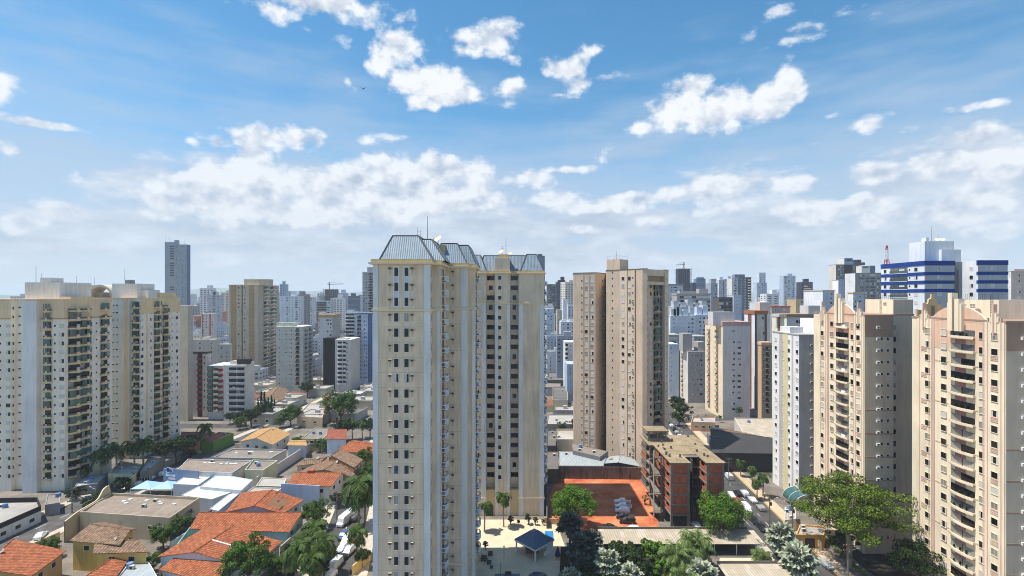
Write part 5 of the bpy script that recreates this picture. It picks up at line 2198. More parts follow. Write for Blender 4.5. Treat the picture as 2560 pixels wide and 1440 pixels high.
 # unfinished frame with a tower crane
 def frame_tower(label, a, c, d, ytop, col, crane_px=None, crane_y=None, jib=None):
  xa, xc = (a - 1280) / F * d, (c - 1280) / F * d
  zt = zat(ytop, d)
  b = Bld('unfinished_tower', label, 'unfinished tower', ((xa + xc) / 2, d + 8))
  OCC.append(((xa + xc) / 2, d + 8, 18))
  g = Geo()
  z = 0
  while z <= zt:
   g.box(xa, xc, d, d + 16, z, z + 0.9, col)
   z += 3.6
  b.part('floor_slab', g)
  g = Geo()
  for i in range(7):
   x = xa + (xc - xa) * i / 6
   g.box(x - 0.4, x + 0.4, d + 0.05, d + 1, 0, zt, col)
  g.box(xa + 1, xc - 1, d + 3, d + 13, 0, zt - 1, (60, 56, 54))
  b.part('frame', g)
  b.finish()
  if crane_px:
   cx = (crane_px - 1280) / F * d
   cr = Bld('tower_crane', 'thin tower crane standing on the ' + ('left' if crane_px < 1000 else 'right') + ' unfinished tower of the skyline', 'crane', (cx, d + 8))
   zt2 = zat(crane_y, d)
   g = Geo()
   g.tube((cx, d + 8, zt), (cx, d + 8, zt2 + 5), 0.9, 0.7, 'dark_metal', 4)
   cr.part('mast', g)
   g = Geo()
   x0, x1 = (jib[0] - 1280) / F * d, (jib[1] - 1280) / F * d
   g.tube((x0, d + 8, zt2), (x1, d + 8, zt2 + 1.2), 0.6, 0.5, 'dark_metal', 4)
   g.tube((cx, d + 8, zt2 + 5), (x1, d + 8, zt2 + 1.2), 0.2, 0.2, 'dark_metal', 4)
   g.tube((cx, d + 8, zt2 + 5), (x0, d + 8, zt2), 0.2, 0.2, 'dark_metal', 4)
   cr.part('jib', g)
 frame_tower('dark unfinished concrete tower under a crane, far left of the cream towers', 809, 842, 1000, 722, (112, 104, 104), 820, 711, (815, 856))
 frame_tower('dark unfinished glass tower with a crane on top, right of the brown tower', 1695, 1728, 800, 670, (84, 92, 110), 1714, 662, (1694, 1717))
 b = mid('apartment_tower', 'distant pale glass tower with tall centre block, right of the crane topped frame', 844, 862, 1100, 733, 871, (176, 190, 206), (150, 164, 184), front=[(849, 5, 1.8), (857, 5, 1.8)], ph=[(853, 862, 724)], fh=3.6)
 b.finish()
 b = mid('office_tower', 'distant dark blue tower with white floor lines, close left of the tall grey tower', 870, 896, 900, 740, 902, (80, 100, 128), fh=3.4, front=[(883, 16, 1.6)], ph=[(877, 887, 733)], cat='office tower', kinds=['blue', 'dark'])
 b.finish()
 # ---- the canyon between second cream tower and brown tower
 b = mid('skyscraper', 'navy glass tower with white floor lines, between the cream and brown towers', 1391, 1419, 800, 705, 1389, (40, 54, 78), fh=3.3, front=[(1405, 16.5, 1.7)], ph=[(1395, 1413, 700), (1402, 1411, 692)], cat='skyscraper', kinds=['dark'])
 b.finish()
 b = mid('office_tower', 'dark slab left of the navy tower with white floor lines', 1368, 1391, 860, 711, None, (84, 92, 104), cat='office tower', front=[(1374, 4, 1.2), (1385, 6, 1.8)], fh=3.6)
 b.finish()
 b = mid('office_tower', 'dark brown slab right of the navy tower with white floor lines', 1420, 1437, 860, 713, None, (88, 84, 84), cat='office tower', front=[(1428, 9, 1.2)], fh=3.6)
 b.finish()
 b = mid('office_tower', 'dark blue tower top just above the right corner of the second cream tower', 1340, 1362, 900, 640, None, (60, 78, 110), cat='office tower', front=[(1350, 13, 1.6)], fh=3.6, ph=[(1344, 1356, 635)], kinds=['dark', 'blue'])
 b.finish()
 for (lab, a, c, d, y, col, kw) in (
  ('pale blue white tower in the narrow gap, against the second cream tower balconies', 1366, 1384, 520, 772, (198, 210, 224), dict(front=[(1371, 1.2, 1), (1378, 1.2, 1)])),
  ('tan tower in the narrow gap below the navy tower', 1393, 1409, 560, 776, (200, 180, 160), dict(front=[(1397, 1.2, 1), (1404, 1.2, 1)])),
  ('tall blank white tower in the narrow gap in front of the navy tower', 1408, 1420, 540, 749, (216, 222, 230), {}),
  ('white tower with small windows in the narrow gap, against the brown tower', 1420, 1438, 530, 764, (206, 208, 214), dict(front=[(1424, 1.2, 1), (1431, 1.4, 1)])),
  ('grey white block with rooftop boxes, middle of the narrow gap', 1402, 1439, 420, 805, (206, 210, 216), dict(front=[(1409, 1, .9), (1420, 3, 1.2), (1431, 1, 1)], ph=[(1404, 1416, 800), (1424, 1436, 798)])),
  ('white block with rounded balconies on its left edge, low in the narrow gap', 1413, 1440, 335, 857, (214, 216, 218), dict(bal=[(1415, 2, 'solid', .4)], front=[(1427, .8, .8)])),
  ('blank blue grey block, lowest in the narrow gap beside the brown tower', 1418, 1442, 300, 912, (170, 184, 204), dict(front=[(1426, .7, .7)])),
 ):
  b = mid('apartment_block', lab, a, c, d, y, None, col, cat='apartment block', **kw)
  b.finish()
 # ---- right half
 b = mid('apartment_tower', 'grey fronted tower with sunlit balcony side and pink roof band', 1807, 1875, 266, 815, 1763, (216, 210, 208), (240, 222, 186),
   front=[(1833, 1.7, 1.0), (1848, 1.7, 1.0)], sbal=[(1773, 3.2, 'solid', 0.2), (1793, 3.2, 'solid', 0.2)], balmat=(206, 160, 146), sidew=[(1767, 0.9, 1.1), (1783, 0.8, 1.0), (1803, 0.8, 1.1)],
   cap=2.2, capmat=(190, 158, 146), ph=[(1783, 1837, 780)], zfirst=45.8, masts=[(1802, 774)])
 b.finish()
 b = mid('apartment_block', 'short grey block with a white roof box, left of the pink banded tower', 1720, 1762, 306, 880, 1696, (176, 170, 166), (226, 216, 206), front=[(1731, .6, .6), (1738, .6, .6), (1744, .6, .6), (1753, 1.4, 1.2)],
   sbal=[(1706, 3.4, 'solid', 0.2)], sidew=[(1700, 1, 1), (1713, 1, 1)], ph=[(1707, 1730, 834), (1745, 1762, 855)], cat='apartment block')
 b.finish()
 b = mid('apartment_block', 'blank pale blue block, squeezed between the brown tower and the short grey block', 1672, 1697, 320, 862, None, (190, 208, 226), front=[(1678, .6, .8)], cat='apartment block')
 b.finish()
 b = mid('apartment_tower', 'tower with terracotta roof band and brown stripes, behind the pink banded tower', 1887, 1918, 290, 786, 1861, (214, 202, 188), (232, 232, 236), cap=2.2, capmat=(166, 108, 74),
   front=[(1907, 2.2, 1.6)], sidew=[(1882, 1.2, 1.1), (1868, 1, 1)], panels=[(1887, 1892, 'f', (128, 84, 62)), (1911, 1917, 'f', (128, 84, 62)), (1870, 1879, 's', (128, 84, 62))], ph=[(1900, 1926, 756)])
 b.finish()
 b = mid('apartment_tower', 'shaded beige tower with a sunlit peach top, left of the yellow striped block', 1904, 1930, 262, 863, 1894, (170, 152, 132), (214, 178, 140), front=[(1909, .6, .8)], bal=[(1918, 1.6, 'glass', 0)], cap=1.5, capmat=(226, 190, 150))  # dull beige holds the shade, peach cap the sun on top
 b.finish()
 b = mid('apartment_block', 'white and terracotta striped block with three rooftop volumes, behind the yellow striped block', 1967, 2052, 232, 793, 1930, (204, 202, 198), (234, 228, 208), front=[(1990, 2.2, 1.4), (2003, 2.2, 1.4)], sidew=[(1938, 1.2, 1.2), (1947, .9, .9), (1960, .7, .7)],
   ph=[(1948, 1970, 786), (1990, 2012, 787), (2021, 2050, 764)], panels=[(1944, 1951, 's', (150, 96, 66))], cat='apartment block', cap=1.4, capmat=(150, 128, 104))
 b.finish()
 b = mid('apartment_block', 'bright white block of small windows with tan roof edge, below the boxed sign blocks', 2057, 2086, 330, 727, 2009, (188, 194, 208), (238, 238, 240), front=[(2066, .7, .7), (2078, 1.5, 1.2)],
   sidew=[(2013, 1.2, 1), (2022, 1.2, 1), (2034, 1.2, 1), (2042, 1.2, 1), (2051, 1.2, 1)], cat='apartment block', cap=.5, capmat=(216, 190, 150))
 b.finish()
 b = mid('apartment_block', 'tall blank white shaft beside the bright white block of small windows', 2096, 2110, 330, 701, 2081, (176, 184, 206), (240, 240, 244), front=[(2103, .7, .8)], cat='apartment block')
 b.finish()
 b = mid('apartment_block', 'white lower block with tan roof edge, half hidden by the left gabled tower', 2133, 2160, 300, 733, 2120, (176, 184, 200), (238, 236, 226), front=[(2134 + 3, 1.4, 1.2), (2150, 1.4, 1.2)], cat='apartment block', cap=.6, capmat=(216, 190, 140))
 b.finish()
 # building with the company sign on its roof
 def sign(b, px0, px1, y0, y1, d, txt, size_px, col='sign_navy'):
  xa, xc = (px0 - 1280) / F * d, (px1 - 1280) / F * d
  cu = bpy.data.curves.new('sign_text', 'FONT')
  cu.body = txt
  cu.align_x = 'CENTER'
  cu.align_y = 'CENTER'
  cu.size = size_px / F * d
  cu.extrude = 0.08
  cu.offset = 0.06
  cu.materials.append(M(col))
  tmp = bpy.data.objects.new('tmp', cu)
  COL.objects.link(tmp)
  bpy.context.view_layer.update()
  me = bpy.data.meshes.new_from_object(tmp.evaluated_get(bpy.context.evaluated_depsgraph_get()))
  bpy.data.objects.remove(tmp)
  o = link('sign_lettering', me, b.root, ((xa + xc) / 2 - b.o[0], d - 0.25 - b.o[1], zat((y0 + y1) / 2, d)))
  o.rotation_euler = (radians(90), 0, 0)
  return o
 b = mid('office_tower', 'dark grey block with a black centre panel and a boxed CMO sign on its roof', 2090, 2146, 560, 662, 2072, (118, 112, 112), (226, 214, 196), front=[(2097, 2.0, 1.4), (2103, 2.0, 1.4), (2108, .9, .9), (2135, 1.6, 1.3), (2142, 1.6, 1.3)],
   sidew=[(2077, 4, 1.4), (2083, 1.4, 1.2)], panels=[(2110, 2131, 'f', (44, 42, 40))], cat='office tower')
 g = Geo()
 d = 561
 X = lambda px: (px - 1280) / F * d
 g.box(X(2111), X(2132), d, d + 8, zat(662, d), zat(645, d), (156, 174, 196))
 g.box(X(2110.5), X(2110.95), d, d + 13, zat(662, d), zat(646, d), (232, 226, 214))
 b.part('sign_box', g)
 sign(b, 2111, 2132, 646, 655, 560.9, 'CMO', 8.5)
 g = Geo()
 g.box(X(2145), X(2172), d + 6, d + 16, zat(662, d), zat(655, d), (84, 84, 96))
 g.tube((X(2157), d + 12, zat(655, d)), (X(2157), d + 12, zat(648, d)), 5.4, 5.4, (50, 56, 84), 14)
 b.part('round_top', g)
 b.finish()
 b = mid('office_tower', 'white fronted dark block with a lower boxed CMO sign, beside the blue banded block', 2138, 2206, 500, 683, 2112, (140, 138, 140), (232, 230, 228), front=[(2148, 1, 1), (2152, 1.8, 1.3), (2158, 2.0, 1.3), (2168, 3.4, 1.4), (2182, 5, 1.5), (2196, 3, 1.3)],
   sidew=[(2118, 1, 1), (2123, 3, 1.3), (2130, 1.1, 1)], cat='office tower')
 g = Geo()
 d = 501
 g.box((2175 - 1280) / F * d, (2188 - 1280) / F * d, d, d + 8, zat(683, d), zat(664, d), (100, 108, 134))
 g.box((2154 - 1280) / F * d, (2174.6 - 1280) / F * d, d - 0.1, d + 8, zat(683, d), zat(665, d), (222, 216, 206))
 b.part('sign_box', g)
 sign(b, 2154, 2174, 665, 671, 500.8, 'CMO', 6)
 b.finish()
 b = mid('apartment_tower', 'pink white tower at the far right edge behind the blue banded block', 2528, 2575, 270, 679, 2521, (212, 188, 178), (236, 228, 220), front=[(2548, 1.4, 1.2)], sidew=[(2524, 1, 1)], ph=[(2536, 2560, 673)])
 b.finish()
 # lattice mast
 bb = Bld('radio_mast', 'red and white lattice radio mast standing left of the blue banded block', 'radio mast', ((2217 - 1280) / F * 420, 420))
 g = Geo()
 cx, d = (2217 - 1280) / F * 420, 420
 z0, z1 = 60, zat(614, d)
 prev = None
 for k in range(13):
  t = k / 12
  r = 2.6 * (1 - t) + 0.35
  z = z0 + (z1 - z0) * t
  ring = [(cx + r * sx, d + r * sy, z) for sx, sy in ((-1, -1), (1, -1), (1, 1), (-1, 1))]
  m = 'sign_red' if (k % 4) < 2 else 'trim_white'
  if prev:
   for i in range(4):
    g.tube(prev[i], ring[i], 0.22, 0.22, m, 4, False)
    g.tube(prev[i], ring[(i + 1) % 4], 0.12, 0.12, m, 4, False)
    g.tube(ring[i], ring[(i + 1) % 4], 0.12, 0.12, m, 4, False)
  prev = ring
 bb.part('lattice', g)
 bb.part('mount', (lambda q: (q.box(cx - 3, cx + 3, d - 3, d + 3, 0, 60, (170, 168, 166)), q)[1])(Geo()))
 bb.finish()
 # skyline right
 for (nm, lab, a, c, d, y, side, col, sc_, kw) in (
  ('apartment_block', 'white block with rows of small balconies, first right of the brown tower on the skyline', 1671, 1708, 520, 714, None, (196, 204, 214), None, dict(front=[(1678, 2, 1.2), (1688, 4, 1.2), (1700, 2, 1.2)], cap=1.6, capmat=(150, 140, 136))),
  ('apartment_block', 'wide brown and white banded block under the two glass towers, right of the brown tower', 1692, 1776, 430, 737, None, (176, 168, 162), None, dict(front=[(1708, 6, 2), (1730, 14, 1.8), (1758, 12, 1.8)], ph=[(1700, 1740, 728), (1748, 1770, 722)], fh=3.6, cap=1.2)),
  ('office_tower', 'blue grey rounded tower second right of the brown tower on the skyline', 1741, 1764, 900, 697, None, (110, 130, 160), None, dict(front=[(1752, 14, 1.6)], ph=[(1744, 1760, 693)], fh=3.4, kinds=['blue', 'dark'])),
  ('office_tower', 'low dark block at the left foot of the blue grey rounded tower', 1731, 1741, 850, 707, None, (60, 60, 90), None, dict(fh=3.4)),
  ('apartment_block', 'brown box topped grey block with zigzag facade, right skyline', 1777, 1794, 520, 709, None, (170, 172, 178), None, dict(front=[(1790, 1.6, 1.6)], ph=[(1778, 1791, 697)])),
  ('apartment_tower', 'white slab with one column of dark windows, right skyline', 1797, 1812, 600, 700, None, (206, 208, 212), None, dict(front=[(1809, 1.6, 1.6)], ph=[(1799, 1807, 693)])),
  ('apartment_tower', 'pale banded tower behind the white slab, right skyline', 1812, 1830, 680, 698, None, (186, 196, 212), None, dict(front=[(1821, 7, 1.5)], ph=[(1820, 1828, 691)])),
  ('apartment_tower', 'white fronted tower with brown balcony column, left part of the large dark grey tower', 1830, 1845, 560, 696, None, (214, 212, 208), None, dict(front=[(1838, 3.0, 1.6)])),
  ('apartment_tower', 'large dark grey tower with a column of white windows and dark wing, right skyline', 1846, 1869, 560, 694, None, (120, 130, 144), None, dict(front=[(1863, 1.4, 1.4), (1853, .8, .8)], ph=[(1837, 1862, 686)], kinds=['shut'])),
  ('apartment_tower', 'dark brown tower wing with pale balcony slabs, attached to the large dark grey tower', 1869.5, 1878, 558, 694, None, (66, 58, 56), None, dict(bal=[(1874, 3.4, 'solid', 0.3)])),
  ('apartment_block', 'dark open frame block of parking decks, before the large dark grey tower', 1797, 1834, 450, 744, None, (96, 92, 88), None, dict(front=[(1803, 4, 2), (1812, 5, 2), (1826, 3, 2)], fh=3.2)),
  ('apartment_block', 'blank light grey wall block, right of the dark open frame block', 1834, 1854, 448, 738, None, (196, 204, 214), None, dict(front=[(1841, .6, .6)])),
  ('apartment_tower', 'tallest slim pale tower of the right skyline with one dark corner', 1898, 1914, 1000, 682, 1892, (190, 202, 218), (210, 216, 226), dict(front=[(1901, 3, 2), (1910, 3, 2)], fh=3.6)),
  ('apartment_tower', 'pale lower tower in front of the tallest slim pale tower', 1892, 1917, 960, 707, None, (184, 196, 212), None, dict(front=[(1899, 3.4, 1.5), (1906, 3.4, 1.5), (1912, 2.4, 1.5)], fh=3.4)),
  ('apartment_tower', 'tall pale tower with stepped top and dark blue glass on its left, right skyline', 1959, 1989, 900, 690, None, (178, 192, 208), None, dict(front=[(1964, 4, 2), (1972, 3, 2), (1983, 3, 1.6)], ph=[(1969, 1981, 684)], fh=3.4)),
  ('office_tower', 'black glass tower with a flat lid and rooftop box, right skyline', 2004, 2032, 750, 706, None, (46, 52, 66), None, dict(front=[(2019, 11, 1.8)], ph=[(2013, 2022, 697)], fh=3.6, cap=.8, capmat=(120, 130, 150))),
  ('office_tower', 'small navy block at the foot of the tallest slim pale tower', 1918, 1929, 900, 739, None, (52, 58, 84), None, dict()),
  ('apartment_block', 'small tan block left of the bright white block of small windows', 1990, 2008, 420, 749, None, (210, 180, 140), None, dict(front=[(2003, 2.5, 1.4)])),
  ('apartment_block', 'white block with a red sign box, behind the tower with terracotta band', 1899, 1925, 330, 757, None, (214, 218, 224), None, dict(front=[(1912, 1, 1)], ph=[(1914, 1921, 752)])),
  ('apartment_block', 'long low block with orange tiled roof strip, right of the red sign box', 1930, 1975, 350, 768, None, (176, 160, 150), None, dict(front=[(1938, 1.4, 1), (1948, 1.4, 1), (1960, 1.4, 1)], cap=.8, capmat=(190, 96, 66))),
  ('apartment_block', 'big white block of blue tinted balconies and many rooftop boxes, right of the brown tower', 1676, 1740, 365, 791, 1672, (208, 214, 222), (226, 228, 232), dict(front=[(1684, 1.2, 1.1), (1705, 5.5, 1.3), (1722, 1.2, 1.1), (1731, 1.4, 1.2)],
   ph=[(1678, 1690, 772), (1692, 1704, 768), (1708, 1720, 773), (1724, 1736, 766), (1684, 1698, 762)])),
  ('apartment_block', 'white block with glassy rooftop boxes, right half of the big white pair', 1740.5, 1776, 368, 788, None, (202, 210, 220), None, dict(front=[(1750, 1.3, 1.2), (1760, 1.3, 1.2), (1770, 1, 1)], ph=[(1742, 1755, 768), (1757, 1770, 764)])),
  ('apartment_block', 'pale rooftop cluster block, above the big white pair', 1682, 1770, 400, 768, None, (190, 190, 192), None, dict(ph=[(1684, 1697, 752), (1700, 1716, 756), (1719, 1733, 749), (1738, 1750, 757), (1754, 1768, 752)], front=[(1700, 1, 1)])),
  ('apartment_block', 'low block with dark open decks, just above the blank pale blue block', 1672, 1700, 345, 838, None, (176, 172, 168), None, dict(front=[(1684, 6, 1.6)])),
  ('apartment_block', 'mid grey flat roofed block, left of the pink banded tower at its roof height', 1735, 1768, 340, 842, None, (162, 162, 160), None, dict(front=[(1748, .8, .8)])),
 ):
  b = mid(nm, lab, a, c, d, y, side, col, sc_, cat='office tower' if nm == 'office_tower' else ('apartment tower' if nm == 'apartment_tower' else 'apartment block'), **kw)
  b.finish(60)


mids()


# ------------------------------------------------------------------ the far skyline and the low-rise city
def city_fill():
 rr = random.Random(11)
 # distant towers nobody can tell apart, one object each
 cols_ = [(206, 210, 216), (190, 194, 200), (216, 208, 198), (176, 184, 196), (200, 190, 178), (150, 158, 172), (222, 222, 222), (130, 128, 132)]
 n = 0
 zones = [(480, 570, 14), (690, 905, 34), (1366, 1438, 12), (1672, 2010, 56), (2030, 2560, 12), (0, 480, 8)]
 for (p0, p1, cnt) in zones:
  for _ in range(cnt):
   for tr in range(12):
    px = rr.uniform(p0, p1)
    d = rr.uniform(600, 2200)
    x = (px - 1280) / F * d
    if all((x - o[0]) ** 2 + (d - o[1]) ** 2 > (o[2] + 14) ** 2 for o in OCC):
     break
   w = rr.uniform(14, 24)
   h = rr.uniform(28, 64) if rr.random() < 0.75 else rr.uniform(64, 84)
   OCC.append((x, d, w * 0.6))
   c = rr.choice(cols_)
   root = thing('distant_tower', 'plain pale tower block among many alike on the far skyline', 'apartment tower', (x, d, 0), 'unremarkable tower blocks of the far skyline', rr.uniform(-0.3, 0.3))
   g = Geo()
   dk = 'glass_mid' if rr.random() < 0.6 else 'glass_dark'
   g.box(-w / 2, w / 2, -8, 8, 0, h, c, 'flat_roof')
   z = 3
   nb = rr.choice([2, 3, 4])
   while z < h - 2.5:
    for k in range(nb):
     x0 = -w / 2 + w * (k + 0.25) / nb
     x1 = -w / 2 + w * (k + 0.75) / nb
     g.face([(x0, -8.03, z), (x1, -8.03, z), (x1, -8.03, z + 1.3), (x0, -8.03, z + 1.3)], dk)
    for k in range(2):
     y0 = -8 + 16 * (k + 0.3) / 2
     y1 = -8 + 16 * (k + 0.7) / 2
     s_ = 1 if x < 0 else -1
     g.face([(s_ * (w / 2 + 0.03), y0, z), (s_ * (w / 2 + 0.03), y1, z), (s_ * (w / 2 + 0.03), y1, z + 1.3), (s_ * (w / 2 + 0.03), y0, z + 1.3)][::s_], dk)
    z += 3.0
   link('wall', g.mesh('wall'), root)
   g = Geo()
   q = rr.uniform(-w * 0.25, w * 0.1)
   g.box(q, q + w * 0.35, -4, 4, h + 0.01, h + rr.uniform(2.5, 6), c, 'flat_roof')
   link('penthouse', g.mesh('penthouse'), root)
 # ordinary mid-rise blocks of the middle distance
 for (p0, p1, d0, d1, cnt) in ((455, 935, 340, 640, 42), (1672, 1960, 360, 640, 34), (1372, 1436, 330, 640, 6), (1900, 2560, 300, 600, 14)):
  for _ in range(cnt):
   ok = False
   for tr in range(30):
    px, d = rr.uniform(p0, p1), rr.uniform(d0, d1)
    x = (px - 1280) / F * d
    if abs(x + 112) > 14 and all((x - o[0]) ** 2 + (d - o[1]) ** 2 > (o[2] + 9) ** 2 for o in OCC):
     ok = True
     break
   if not ok:
    continue
   w = rr.uniform(11, 17)
   h = rr.choice([12, 15, 18, 24, 30, 36]) * rr.uniform(0.9, 1.1)
   h = min(h, 64 - d * 0.02)
   OCC.append((x, d, w * 0.7))
   c = rr.choice(cols_[:6])
   root = thing('midrise_block', 'plain mid-rise block among the crowded blocks below the skyline', 'apartment block', (x, d, 0), 'ordinary mid-rise blocks below the skyline', rr.uniform(-0.12, 0.04))
   g = Geo()
   g.box(-w / 2, w / 2, -7, 7, 0, h, c, 'flat_roof')
   flat_ring(g, [(-w / 2, -7), (w / 2, -7), (w / 2, 7), (-w / 2, 7)], h + 0.01, h + 0.9, 0.2, c)
   link('wall', g.mesh('wall'), root)
   nb = rr.choice([3, 4, 5])
   kk = rr.choice(['dark', 'half', 'dark'])
   fl = int((h - 2) / 3)
   sgn = 1 if x < 0 else -1
   for k in range(nb):
    k_, gg = win(rr.choice([1.2, 1.8]), 1.2, kk, 'trim_white', 0.05)
    wm = cached_mesh(k_, gg, 'window')
    for f_ in range(max(0, fl - 6), fl):
     link('window', wm, root, (-w / 2 + w * (k + 0.5) / nb, -7, 3 * f_ + 3.2))
   for k in range(3):
    for f_ in range(max(0, fl - 6), fl):
     link('window', wm, root, (sgn * w / 2, -4.6 + 4.6 * k, 3 * f_ + 3.2), radians(90) * sgn)
   q = rr.uniform(-w * 0.3, w * 0.1)
   g = Geo()
   g.box(q, q + w * 0.3, -3, 3, h + 0.01, h + 3.2, c, 'flat_roof')
   link('penthouse', g.mesh('penthouse'), root)
 # low houses near: individuals
 protos = {}
 kinds = [('tile_far', 'orange tiled'), ('sheet_grey', 'grey sheet'), ('flat_roof', 'flat pale'), ('flat_roof_dark', 'flat dark'), ('sheet_white', 'white sheet')]
 for ki, (rm, word) in enumerate(kinds):
  for v in range(3):
   w, l, h = rr.uniform(8, 13), rr.uniform(10, 18), rr.uniform(3.2, 6.5)
   wc = rr.choice([(214, 206, 192), (226, 222, 214), (196, 186, 170), (208, 196, 170), (176, 172, 168)])
   gw, gr, gwin = Geo(), Geo(), []
   gw.box(-w / 2, w / 2, -l / 2, l / 2, 0, h, wc, rm)
   if rm in ('tile_far', 'sheet_grey'):
    e = 0.5
    rz = h + w * 0.17
    A = [(-w / 2 - e, -l / 2 - e, h - 0.05), (w / 2 + e, -l / 2 - e, h - 0.05), (w / 2 + e, l / 2 + e, h - 0.05), (-w / 2 - e, l / 2 + e, h - 0.05)]
    hip = w * 0.4 if rm == 'tile_far' else 0
    r0, r1 = (0, -l / 2 - e + hip, rz), (0, l / 2 + e - hip, rz)
    gr.face([A[0], A[1], r0], rm)
    gr.face([A[1], A[2], r1, r0], rm)
    gr.face([A[2], A[3], r1], rm)
    gr.face([A[3], A[0], r0, r1], rm)
   else:
    t = 0.2
    gr.box(-w / 2 - 0.05, w / 2 + 0.05, -l / 2 - 0.05, -l / 2 + t, h + 0.01, h + 0.7, wc)
    gr.box(-w / 2 - 0.05, w / 2 + 0.05, l / 2 - t, l / 2 + 0.05, h + 0.01, h + 0.7, wc)
    gr.box(-w / 2 - 0.05, -w / 2 + t, -l / 2 + t, l / 2 - t, h + 0.01, h + 0.7, wc)
    gr.box(w / 2 - t, w / 2 + 0.05, -l / 2 + t, l / 2 - t, h + 0.01, h + 0.7, wc)
    gr.box(-1, 1, -1, 1, h + 0.01, h + 1.6, (180, 178, 176))
   k, gg = win(1.4, 1.1, 'dark', 'trim_white', 0.05)
   protos[(ki, v)] = (gw.mesh('wall'), gr.mesh('roof'), cached_mesh(k, gg, 'window'), w, l, h)
 labs = ['low house with orange tiled roof in the low-rise quarter behind the towers', 'low house with grey sheet roof in the low-rise quarter behind the towers',
   'low flat roofed pale house in the low-rise quarter behind the towers', 'low flat roofed house with dark roof in the low-rise quarter behind the towers', 'low shed with white sheet roof in the low-rise quarter behind the towers']
 grp = ['far orange roofed houses', 'far grey roofed houses', 'far flat roofed pale houses', 'far dark flat roofed houses', 'far white roofed sheds']
 zones = [(455, 935, 262, 520, 130), (1366, 1440, 262, 700, 46), (1670, 1960, 285, 560, 80)]
 for (p0, p1, d0, d1, cnt) in zones:
  for _ in range(cnt):
   ok = False
   for tr in range(25):
    px = rr.uniform(p0, p1)
    d = d0 + (d1 - d0) * rr.random() ** 1.3
    x = (px - 1280) / F * d
    if abs(x - 88) < 13 and d < 430 or abs(x + 112) < 12 or abs(x + 58) < 9 and d < 300:
     continue
    if all((x - o[0]) ** 2 + (d - o[1]) ** 2 > (o[2] + 7) ** 2 for o in OCC):
     ok = True
     break
   if not ok:
    continue
   OCC.append((x, d, 6.5))
   ki = rr.choice([0, 0, 1, 2, 2, 3, 4])
   mw, mr_, mwin, w, l, h = protos[(ki, rr.randrange(3))]
   root = thing('low_house', labs[ki], 'house', (x, d, 0), grp[ki], radians(-6) + rr.choice([0, pi / 2]) + rr.uniform(-0.04, 0.04))
   link('wall', mw, root)
   link('roof', mr_, root)
   for q in (-w * 0.25, w * 0.25):
    link('window', mwin, root, (q, -l / 2, 1.8))
 # everything beyond: one mass of small buildings and trees nobody could count
 g = Geo()
 rm_ = [(214, 208, 200), (196, 186, 172), (180, 118, 88), (228, 226, 222), (160, 156, 150), (140, 134, 128), (184, 176, 164)]
 for i in range(9000):
  a = radians(rr.uniform(-48, 48))
  d = 520 + 5200 * rr.random() ** 1.7
  x, y = d * tan(a) * 1.0, d
  if y < 900 and any((x - o[0]) ** 2 + (y - o[1]) ** 2 < (o[2] + 9) ** 2 for o in OCC):
   continue
  s = rr.uniform(4, 9) * (1 + d / 2600)
  h = rr.uniform(3, 8)
  if rr.random() < 0.07:
   h = rr.uniform(14, 42)
  c = rr.choice(rm_)
  sy = s * rr.uniform(0.7, 1.5)
  g.box(x - s, x + s, y - sy, y + sy, 0, h, c, skip='bk')
 structure('city_blocks', g, 'stuff', 'mass of low roofs and small blocks reaching to the hills')
 g = Geo()
 for i in range(5200):
  a = radians(rr.uniform(-48, 48))
  d = 430 + 4800 * rr.random() ** 1.5
  x, y = d * tan(a), d
  s = rr.uniform(3, 7) * (1 + d / 1800)
  hh = rr.uniform(5, 10)
  c = Vector((x, y, hh * 0.45))
  for k in range(7):
   q = Vector((rr.uniform(-1, 1) * s, rr.uniform(-1, 1) * s * 0.7, rr.uniform(-0.3, 1) * hh * 0.5))
   r = rr.uniform(0.25, 0.5) * s
   p = c + q
   t = rr.uniform(0, pi)
   g.face([p + Vector((cos(t) * r, sin(t) * r, -r * 0.6)), p + Vector((-cos(t) * r, -sin(t) * r, -r * 0.6)), p + Vector((0, 0, r * 0.9))], 'leaf_dark')
   g.face([p + Vector((cos(t) * r, sin(t) * r, r * 0.2)), p + Vector((-sin(t) * r, cos(t) * r, r * 0.1)), p + Vector((-cos(t) * r, -sin(t) * r, r * 0.2)), p + Vector((sin(t) * r, -cos(t) * r, r * 0.3))], 'leaf_dark')
 structure('far_trees', g, 'stuff', 'dark green street trees scattered through the far city')


city_fill()
def q4(pts, z):
 return [G(p[0], p[1], z) for p in pts]


def hall(name, label, pts, z, wall=(206, 198, 184), *a, pcol=None, **k):
 return hall_(name, label, pts, z, wall, *a, pcol=pcol or wall, **k)


